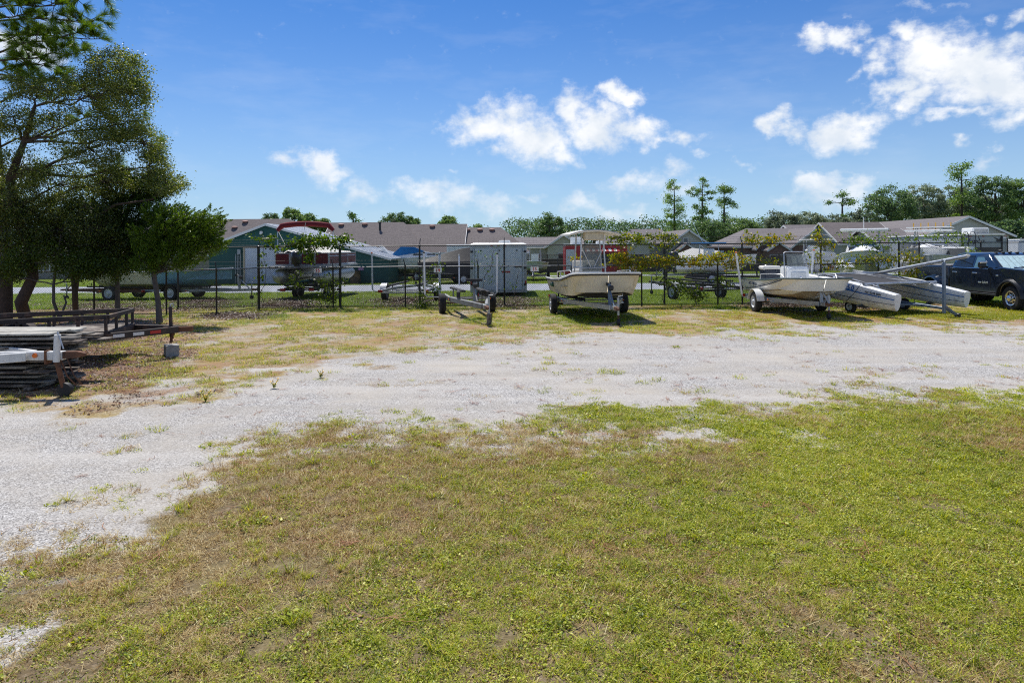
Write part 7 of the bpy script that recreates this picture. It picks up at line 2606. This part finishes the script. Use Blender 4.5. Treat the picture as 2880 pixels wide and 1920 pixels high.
def back_boats():
    # blue hull and cream hull behind the trees on the left
    Y = 31.0
    c = gp(520, Y)
    stand_trailer('galvanised trailer under the pale blue boat behind the cedars', c, heading(1, -.15), 4.6, m_f=m_dark)
    simple_boat('runabout', 'pale blue hulled runabout with white deck behind the cedars', c, heading(1, -.15), 4.2, 1.8, .5, 1.25, mat('pale_blue_hull', (.20, .42, .58), rough=.5, var=.25), m_gel, .15)[0]
    c = gp(350, 31.0)
    stand_trailer('rusty trailer under the cream boat behind the cedar trunks', c, heading(-1, .1), 4.0, m=m_rust)
    o, st = simple_boat('runabout', 'cream hulled boat with white arch behind the cedar trunks', c, heading(-1, .1), 4.0, 1.8, .5, 1.25, mat('cream_hull', (.72, .67, .50), rough=.5, var=.25), m_gel, .15)
    MB().tube([(-.8, .3, 1.4), (-.78, .3, 1.95), (-.5, .3, 2.12), (.5, .3, 2.12), (.78, .3, 1.95), (.8, .3, 1.4)], .05, 8).build('arch', m_gel, o, 40)
    cuddy(o, -.6, .62, 1.5, 1.4, 1.85, m_gel)
    # empty trailer at fourteen
    c = gp(1155, 28.6)
    boat_trailer('boat_trailer', 'empty galvanised trailer with white fenders by sign fourteen', c, heading(.05, 1), track=2.2, tongue=3.6, rear=1.5, fh=.5, m=m_alu, m_f=m_gel, winch=(-2.9, 1.35), bunks=True, bunk_z=.72, m_winch=m_galv, poles=[(1.32, 1.2, .5, 1.34, 2.0)], m_pole=m_pvc)
    # dark trailer behind the vine
    c = gp(1960, 28.4)
    boat_trailer('boat_trailer', 'dark weathered trailer half hidden by the vine between the skiffs', c, heading(-.35, 1), track=2.3, tongue=3.6, rear=1.6, fh=.55, m=m_dark, m_f=m_gel, winch=(-2.4, 1.1), bunk_z=.8)
    # cabin cruiser with blue cover
    c = gp(1172, 53)
    rz = heading(1, .12)
    stand_trailer('long dark trailer under the blue covered cabin cruiser', c, rz, 5.2, m=m_dark)
    o, st = simple_boat('cabin_cruiser', 'white cabin cruiser with bright blue canvas cover behind the fence', c, rz, 5.0, 2.2, .6, 1.75, m_gel, m_gel, .25, cut=.05)
    MB().loft([[(-.9, 1.9, 1.76), (.9, 1.9, 1.76), (.9, -1.7, 1.85), (-.9, -1.7, 1.85)], [(-.72, 1.7, 2.1), (.72, 1.7, 2.1), (.7, -.9, 2.2), (-.7, -.9, 2.2)], [(-.6, 1.5, 2.2), (.6, 1.5, 2.2), (.5, -.4, 2.3), (-.5, -.4, 2.3)]]).build('cabin', m_gel, o, 30)
    MB().loft([[(-.85, 2.1, 1.8), (.85, 2.1, 1.8), (.75, -.6, 2.25), (-.75, -.6, 2.25)], [(-.6, 1.2, 2.62), (.6, 1.2, 2.62), (.5, .2, 2.6), (-.5, .2, 2.6)]]).build('canvas_cover', m_canvas_b, o, 30)
    MB().loft([[(-1.0, 2.1, 1.8), (1.0, 2.1, 1.8), (1.0, 1.8, 1.8), (-1.0, 1.8, 1.8)], [(-.95, 2.9, 2.75), (.95, 2.9, 2.75), (.95, 2.65, 2.75), (-.95, 2.65, 2.75)]]).build('radar_arch', m_gel, o)
    for s in (-1, 1):
        MB().box((s * .82, -.1, 2.0), (.02, .7, .16)).build('cabin_window', m_pane, o)
        MB().box((s * .82, -1.1, 2.0), (.02, .6, .14)).build('cabin_window', m_pane, o)
    # black tarped boat and a camper behind it
    c = gp(1292, 47)
    rz = heading(-.9, -.3)
    stand_trailer('black trailer under the tarp covered boat', c, rz, 4.4, m=m_dark, winch=False)
    o = thing('tarped_boat', 'boat wrapped in a black tarp left of the white box trailer', 'boat', c, rz, 'boats beyond the fence')
    MB().loft([[(-1.0, 2.0, .55), (1.0, 2.0, .55), (1.05, 2.0, 1.5), (.2, 2.0, 2.6), (-.2, 2.0, 2.6), (-1.05, 2.0, 1.5)], [(-1.0, .2, .55), (1.0, .2, .55), (1.05, .2, 1.5), (.2, .2, 2.4), (-.2, .2, 2.4), (-1.05, .2, 1.5)], [(-.6, -2.0, .9), (.6, -2.0, .9), (.65, -2.0, 1.5), (.15, -2.0, 1.8), (-.15, -2.0, 1.8), (-.65, -2.0, 1.5)], [(-.1, -2.9, 1.3), (.1, -2.9, 1.3), (.1, -2.9, 1.5), (.04, -2.9, 1.55), (-.04, -2.9, 1.55), (-.1, -2.9, 1.5)]]).build('tarp', m_tarp_k, o, 30)
    MB().tube([(-1.06, 2.0, 1.1), (-1.06, .2, 1.1), (-.64, -2.0, 1.2)], .012, 5).build('tie_rope', m_galv, o)
    # small centre console further back
    c = gp(1505, 52)
    stand_trailer('trailer under the small pale green console boat', c, heading(-.1, -1), 4.4)
    o, st = simple_boat('console_boat', 'small pale green console boat with white top far behind sign thirteen', c, heading(-.1, -1), 4.6, 1.9, .6, 1.3, mat('pale_green_hull', (.42, .52, .42), var=.1), m_gel, .2)
    MB().bbox((0, 0, 1.6), (.6, .6, .8), .05).build('console', m_gel, o)
    ttop(o, 0, 1.3, 1.4, 1.2, 2.45, m_canvas_w)
    # boat with blue top at eleven
    c = gp(2003, 45)
    rz = heading(.95, -.3)
    stand_trailer('trailer with large wheels under the white boat with blue top', c, rz, 4.8, m=m_dark)
    o, st = simple_boat('console_boat', 'white console boat with blue top and dark outboard behind sign eleven', c, rz, 5.0, 2.1, .65, 1.55, m_gel, m_gel, .3)
    MB().bbox((0, .2, 1.85), (.7, .7, .8), .06).build('console', m_gel, o)
    tt = ttop(o, .2, 1.5, 2.2, 1.4, 2.62, m_canvas_b)
    MB().tube([(.3, .6, 2.65), (.3, 1.2, 3.9)], .014, 5).build('whip_antenna', m_gel, tt)
    outboard(o, 2.3, 1.5, m_cowl, 1.1)
    MB().lathe([(.35, -.12), (.36, 0), (.35, .12)], (.4, -.6, 1.75), 'Y', 16).build('coiled_line', m_canvas_w, o, 40)
    # white and teal tarp boat
    c = gp(1962, 50)
    o = thing('tarped_boat', 'boat under a white and pale teal tarp left of the blue top', 'boat', c, heading(-1, 0), 'boats beyond the fence')
    MB().loft([[(-.9, 1.8, .9), (.9, 1.8, .9), (.95, 1.8, 1.7), (0, 1.8, 2.1), (-.95, 1.8, 1.7)], [(-.9, -.4, .9), (.9, -.4, .9), (.95, -.4, 1.7), (0, -.4, 2.35), (-.95, -.4, 1.7)], [(-.3, -2.0, 1.2), (.3, -2.0, 1.2), (.3, -2.0, 1.6), (0, -2.0, 1.75), (-.3, -2.0, 1.6)]]).build('tarp', m_canvas_w, o, 30)
    MB().loft([[(-.88, 1.75, .5), (.88, 1.75, .5), (.97, 1.75, 1.62), (-.97, 1.75, 1.62)], [(-.85, -.4, .5), (.85, -.4, .5), (.97, -.4, 1.62), (-.97, -.4, 1.62)], [(-.25, -1.9, .9), (.25, -1.9, .9), (.32, -1.9, 1.5), (-.32, -1.9, 1.5)]]).build('hull', m_teal, o, 30)
    stand_trailer('trailer under the teal tarped boat', c, heading(-1, 0), 4.4)
    # boats on the right
    c = gp(2292, 43)
    stand_trailer('trailer under the white centre console seen over the second skiff', c, heading(-.25, -1), 4.8)
    o, st = simple_boat('console_boat', 'white centre console with open tower seen over the second skiff', c, heading(-.25, -1), 5.2, 2.2, .65, 1.65, m_gel, m_gel, .35)
    MB().bbox((0, 0, 2.0), (.8, .8, .8), .08).build('console', m_gel, o)
    tt = ttop(o, 0, 1.9, 1.8, 1.5, 2.75, m_canvas_w)
    for s in (-1, 1):
        MB().tube([(s * .9, -.6, 2.8), (s * .6, -.6, 3.05), (0, -.6, 3.12)], .02, 6).build('top_rail', m_alu, tt, 40)
    outboard(o, 2.4, 1.6, m_gel, 1.1)
    # big white boat with hardtop
    c = gp(2430, 32.0)
    rz = heading(-.45, -.9)
    stand_trailer('heavy trailer under the large white hardtop boat', c, rz, 5.6, m_f=m_gel, track=2.3)
    o, st = simple_boat('hardtop_boat', 'large white fishing boat with long white hardtop behind the catamaran', c, rz, 6.0, 2.4, .6, 1.65, m_gel, m_gel, .35, cut=.06)
    cuddy(o, -.5, .85, 2.2, 1.65, 2.25, m_gel)
    tt = ttop(o, .1, 2.0, 2.4, 1.7, 2.95, m_gel, th=.12)
    MB().tube([(0, .3, 3.0), (0, .3, 3.55)], .018, 6).build('mast_light', m_gel, tt)
    MB().loft([[(-.8, 1.0, 1.7), (.8, 1.0, 1.7), (.8, 2.4, 1.7), (-.8, 2.4, 1.7)], [(-.5, 1.2, 2.3), (.5, 1.2, 2.3), (.5, 2.2, 2.2), (-.5, 2.2, 2.2)]]).build('canvas_cover', m_canvas_b, o, 30)
    outboard(o, 2.75, 1.6, m_gel, 1.2)
    lumpy_cover(o, 1.15, -2.9, 1.0, 1.62, .62)
    # tower boat with orange rod holders
    c = gp(2615, 35)
    rz = heading(-.6, -.8)
    stand_trailer('trailer under the tower boat with yellow rod holders', c, rz, 5.6, track=2.3)
    o, st = simple_boat('tower_boat', 'white boat with high tower and yellow rod holders left of the camper', c, rz, 6.2, 2.4, .65, 1.8, m_gel, m_gel, .35, cut=.06)
    cuddy(o, -.6, .85, 2.4, 1.8, 2.3, m_gel)
    m_or = mat('orange_yellow_tube', (.75, .42, .05), rough=.4, var=.1)
    ttop(o, .3, 2.1, 2.2, 1.8, 3.0, m_gel, th=.08)
    tt = ttop(o, .3, 2.0, 1.6, 2.0, 3.16, m_gel, rods=m_or, th=.05)
    MB().bbox((0, 2.0, 2.0), (1.5, 1.0, .5), .1).build('cockpit_cover', m_canvas_w, o)
    outboard(o, 2.8, 1.7, m_gel, 1.2)
    lumpy_cover(o, 1.15, -3.0, .4, 1.75, .55)
    lumpy_cover(o, 1.1, 1.2, 2.9, 1.75, .5)
    # low white boat right of the tower boat
    c = gp(2690, 33)
    stand_trailer('trailer under the white bow boat in front of the camper', c, heading(-.8, -.6), 4.6)
    o, st = simple_boat('runabout', 'white runabout with framed windscreen in front of the camper', c, heading(-.8, -.6), 5.0, 2.1, .6, 1.5, m_gel, m_gel, .3, cut=.08)
    cuddy(o, -.1, .75, 1.2, 1.5, 2.15, m_gel)
back_boats()
# ---------------------------------------------------------------- white box trailer
def box_trailer():
    Y = 31.2
    x0, x1 = (1322 - 1440) / F * Y, (1481 - 1440) / F * Y
    cx, w = (x0 + x1) / 2, x1 - x0
    zt = at(1400, 687, Y).z - gz(Y)
    o = thing('box_trailer', 'tall white enclosed cargo trailer seen from behind with rear doors', 'trailer', (cx, Y, gz(Y)))
    m_bx = mat('white_trailer_skin', (.72, .74, .77), rough=.4, var=.08, scale=2, col2=(.55, .56, .57), fac2=.2)
    z0 = .18
    MB().bbox((0, 2.6, (z0 + zt) / 2), (w, 5.1, zt - z0), .04).build('body', m_bx, o)
    MB().loft([[(-w / 2 - .02, -.02, zt - .01), (w / 2 + .02, -.02, zt - .01), (w / 2 + .02, 5.2, zt - .01), (-w / 2 - .02, 5.2, zt - .01)], [(-w / 2 + .15, .1, zt + .07), (w / 2 - .15, .1, zt + .07), (w / 2 - .15, 5.0, zt + .07), (-w / 2 + .15, 5.0, zt + .07)]]).build('roof', m_gel, o)
    fr = MB()
    fr.box((-w / 2 + .05, .03, (z0 + zt) / 2), (.10, .08, zt - z0))
    fr.box((w / 2 - .05, .03, (z0 + zt) / 2), (.10, .08, zt - z0))
    fr.box((0, .028, zt - .07), (w - .2, .08, .14))
    fr.box((0, .028, z0 + .05), (w - .2, .08, .1))
    fr.build('rear_frame', m_alu, o)
    for s in (-1, 1):
        d = MB().bbox((s * (w / 4 - .03), .035, (z0 + zt) / 2 - .02), (w / 2 - .14, .05, zt - z0 - .26), .01).build('rear_door', m_bx, o)
        MB().tube([(s * (w / 2 - .2), -.01, z0 + .15), (s * (w / 2 - .2), -.01, zt - .2)], .016, 6).build('lock_bar', m_galv, d)
        for zz in (.55, 1.3, 2.05):
            MB().bbox((s * (w / 2 - .07), -.02, zz), (.12, .03, .09), .01).build('hinge', m_dark, d)
        MB().bbox((s * (w / 2 - .05), -.02, .62), (.07, .03, .2), .01).build('tail_light', m_lens, o)
        wheel(o, s * (w / 2 - .05), 3.0, .34, .2, m_rim_w, s)
    for x in (-.3, 0, .3):
        MB().bbox((x, -.02, zt - .07), (.10, .03, .045), .01).build('marker_lamp', m_lens, o)
    for x in (-.8, .05, .85):
        MB().lathe([(.035, 0), (.035, -.02), (.015, -.03)], (x, .01, zt - .28), 'Y', 10).build('door_stop', m_dark, o)
    MB().bbox((.35, .005, 1.12), (.36, .012, .07), .004).build('emblem', m_lens, o)
    MB().bbox((.9, 0, 1.35), (.34, .03, .05), .01).build('latch', m_dark, o)
    MB().bar((0, 5.1, .42), (0, 6.5, .42), .1, .12).build('tongue', m_dark, o)
    jack(o, 6.3, .8, 'pad')
    for (x, y) in ((.3, 1.5), (.2, 3.4)):
        MB().bbox((x, y, zt + .13), (.5, .5, .14), .04).build('roof_vent', m_gel, o)
    MB().box((0, .06, .26), (w - .3, .06, .08)).build('rear_bumper', m_dark, o)
box_trailer()
# ---------------------------------------------------------------- red trailer, campers
def red_trailer():
    Y = 50.0
    x0, x1 = (1590 - 1440) / F * Y, (1765 - 1440) / F * Y
    zt = at(1680, 690, Y).z - gz(Y)
    cx, w = (x0 + x1) / 2, x1 - x0
    o = thing('food_trailer', 'red and white concession trailer with striped awning behind the T-top skiff', 'trailer', (cx, Y, gz(Y)))
    m_rd = mat('trailer_red', (.42, .012, .02), rough=.35, var=.1)
    MB().bbox((0, 1.2, (.45 + zt) / 2), (w, 2.4, zt - .45), .05).build('body', m_rd, o)
    MB().bbox((0, 1.2, zt + .05), (w + .08, 2.5, .12), .05).build('roof', m_gel, o)
    MB().box((-w / 2 + .35, -.012, 1.5), (.6, .02, 1.6)).build('corner_panel', m_alu, o)
    MB().bbox((.25, -.02, 1.55), (2.6, .04, .85), .02).build('serving_hatch', m_dark, o)
    MB().bbox((.25, -.05, 1.10), (2.7, .1, .06), .02).build('counter', m_alu, o)
    n = 14
    for k in range(n):
        MB().add([(-1.15 + k * .2, -.02, 2.36), (-.95 + k * .2, -.02, 2.36), (-.95 + k * .2, -.5, 2.16), (-1.15 + k * .2, -.5, 2.16), (-1.15 + k * .2, -.02, 2.34), (-.95 + k * .2, -.02, 2.34), (-.95 + k * .2, -.5, 2.14), (-1.15 + k * .2, -.5, 2.14)], [(0, 1, 2, 3), (7, 6, 5, 4), (0, 4, 5, 1), (1, 5, 6, 2), (2, 6, 7, 3), (3, 7, 4, 0)]).build('awning_stripe', m_rd if k % 2 else m_gel, o)
    for x in (-.6, .3):
        wheel(o, x * 0 + .45 * (1 if x > 0 else -1), .15, .34, .2, m_rim_w, -1)
    MB().bbox((.4, 1.0, zt + .22), (.6, .6, .2), .05).build('roof_vent', m_gel, o)
    MB().lathe([(.42, 0), (.42, .1), (.40, .5), (.3, .52)], (-w / 2 + .9, 1.4, zt + .1), n=18).build('roof_tank', m_gel, o, 40)
    MB().bar((w / 2, 1.2, .5), (w / 2 + 1.2, 1.2, .5), .1, .12).build('tongue', m_dark, o)
red_trailer()
def campers():
    # camper with lettering on the right
    Y = 37.0
    x0, x1 = (2700 - 1440) / F * Y, (2862 - 1440) / F * Y
    zt = at(2780, 661, Y).z - gz(Y)
    cx, w = (x0 + x1) / 2, x1 - x0
    o = thing('camper', 'grey and black travel camper with rooftop air conditioner behind the pickup', 'camper', (cx, Y, gz(Y)))
    m_cp = mat('camper_grey', (.42, .44, .45), rough=.4, var=.08)
    m_ck = mat('camper_black', (.02, .02, .024), rough=.25, var=.1)
    MB().bbox((-.35, 3.5, (.55 + zt) / 2), (w - .7, 7.0, zt - .55), .10).build('body', m_cp, o)
    MB().bbox((-.35, 3.5, zt + .02), (w - .62, 7.1, .07), .03).build('roof', m_gel, o)
    MB().bbox((w / 2 - .40, 3.2, (.7 + zt) / 2 - .06), (.68, 5.0, zt - .8), .05).build('slide_out', m_cp, o)
    MB().bbox((-.35, -.01, 1.72), (w - .95, .04, .85), .03).build('rear_window', m_ck, o)
    MB().box((w / 2 - .86, -.02, (.6 + zt) / 2), (.08, .06, zt - .7)).build('corner_trim', m_ck, o)
    MB().box((w / 2 - .06, .68, (.75 + zt) / 2 - .08), (.05, .06, zt - .95)).build('corner_trim', m_ck, o)
    MB().box((-w / 2 + .1, -.02, (.6 + zt) / 2), (.06, .06, zt - .7)).build('corner_trim', m_ck, o)
    text('lettering', 'Jayco', .34, m_ck, o, (-.70, -.012, zt - .32), (rad(90), 0, 0), .003, bold=.003, shear=.25, sx=1.25)
    # bird emblem: body and two swept wings
    bd = MB()
    bd.add([(0, 0, 0), (.22, 0, .05), (.42, 0, .02), (.3, 0, -.06), (.12, 0, -.07)], [(0, 1, 2, 3, 4)])
    bd.add([(.1, 0, .02), (-.12, 0, .2), (.05, 0, .14), (.24, 0, .05)], [(0, 1, 2, 3)])
    bd.add([(.2, 0, .03), (.3, 0, .22), (.33, 0, .1), (.32, 0, .04)], [(0, 1, 2, 3)])
    e = bd.build('emblem', m_ck, o, loc=(.35, -.014, zt - .30))
    for x in (-1.0, -.3, .9):
        MB().bbox((x, -.02, zt - .07), (.12, .03, .04), .01).build('marker_lamp', m_lens, o)
    ac = MB().bbox((.35, 1.6, zt + .26), (.95, 1.0, .34), .06).build('air_conditioner', m_gel, o)
    for k in range(5):
        MB().box((.35, 1.09, zt + .15 + .05 * k), (.8, .015, .012)).build('grille_slat', m_dark, ac)
    MB().bbox((1.1, 2.6, zt + .1), (.6, .6, .16), .06).build('roof_vent', m_gel, o)
    for s in (-.08, .30):
        MB().tube([(-w / 2 + .5 + s, -.06, .8), (-w / 2 + .5 + s, -.08, zt), (-w / 2 + .5 + s, .05, zt + .18), (-w / 2 + .5 + s, .3, zt + .18), (-w / 2 + .5 + s, .34, zt)], .018, 6).build('ladder_rail', m_dark, o, 40)
    for s in (-1, 1):
        wheel(o, s * (w / 2 - .5), 4.0, .36, .22, m_rim_w, s)
        MB().bbox((s * .9 - .3, -.02, .85), (.12, .04, .3), .02).build('tail_lamp', m_lens, o)
    MB().box((-.35, .05, .45), (w - 1.0, .1, .12)).build('rear_bumper', m_dark, o)
    # white camper further right, cut by the frame
    Y = 41
    x0 = (2868 - 1440) / F * Y
    o = thing('camper', 'pale camper at the right edge beyond the black pickup', 'camper', (x0 + 1.4, Y, gz(Y)))
    MB().bbox((0, 3, 1.6), (2.8, 6, 2.0), .12).build('body', m_gel, o)
    MB().bbox((0, 3, 2.62), (2.75, 6, .08), .03).build('roof', m_gel, o)
    MB().bbox((0, -.01, 1.85), (2.0, .04, .7), .03).build('rear_window', m_pane, o)
    for s in (-1, 1):
        wheel(o, s * 1.25, 3, .36, .22, m_rim_w, s)
    # camper behind the tarped boat
    Y = 57
    x0, x1 = (1256 - 1440) / F * Y, (1345 - 1440) / F * Y
    zt = at(1290, 690, Y).z - gz(Y)
    o = thing('camper', 'white camper with dark windows behind the black tarped boat', 'camper', ((x0 + x1) / 2, Y, gz(Y)))
    w = x1 - x0
    MB().bbox((0, 1.2, (.5 + zt) / 2), (w, 2.4, zt - .5), .1).build('body', m_gel, o)
    MB().bbox((0, 1.2, zt + .03), (w + .05, 2.45, .08), .03).build('roof', m_gel, o)
    for x in (-.75, .2):
        f = MB().bbox((x, -.01, 1.7), (.66, .04, .55), .04).build('window', m_dark, o)
        MB().bbox((x, -.03, 1.7), (.54, .02, .43), .02).build('pane', m_pane, f)
    MB().bbox((.9, -.01, 1.4), (.5, .03, 1.5), .03).build('door', m_canvas_w, o)
    for x in (-.3, .4):
        wheel(o, x, .12, .34, .2, m_rim_w, -1)
campers()
# two posts carrying conduit-like pipes by the lane
def bits():
    m_ = m_pvc
    for px, py0, py1, Y, lab in ((1291, 717, 772, 44, 'white marker post standing left of the box trailer'), (1236, 712, 830, 27.6, 'weathered post behind sign fourteen')):
        a, b = at(px, py0, Y), at(px, py1, Y)
        o = thing('marker_post', lab, 'post', (a.x, Y, gz(Y)))
        MB().lathe([(.045, 0), (.045, a.z - gz(Y)), (.03, a.z - gz(Y) + .03)], n=10).build('shaft', m_, o, 40)
        MB().lathe([(.05, a.z - gz(Y) - .06), (.052, a.z - gz(Y) + .02), (.02, a.z - gz(Y) + .05)], n=10).build('cap', m_galv, o, 40)
bits()
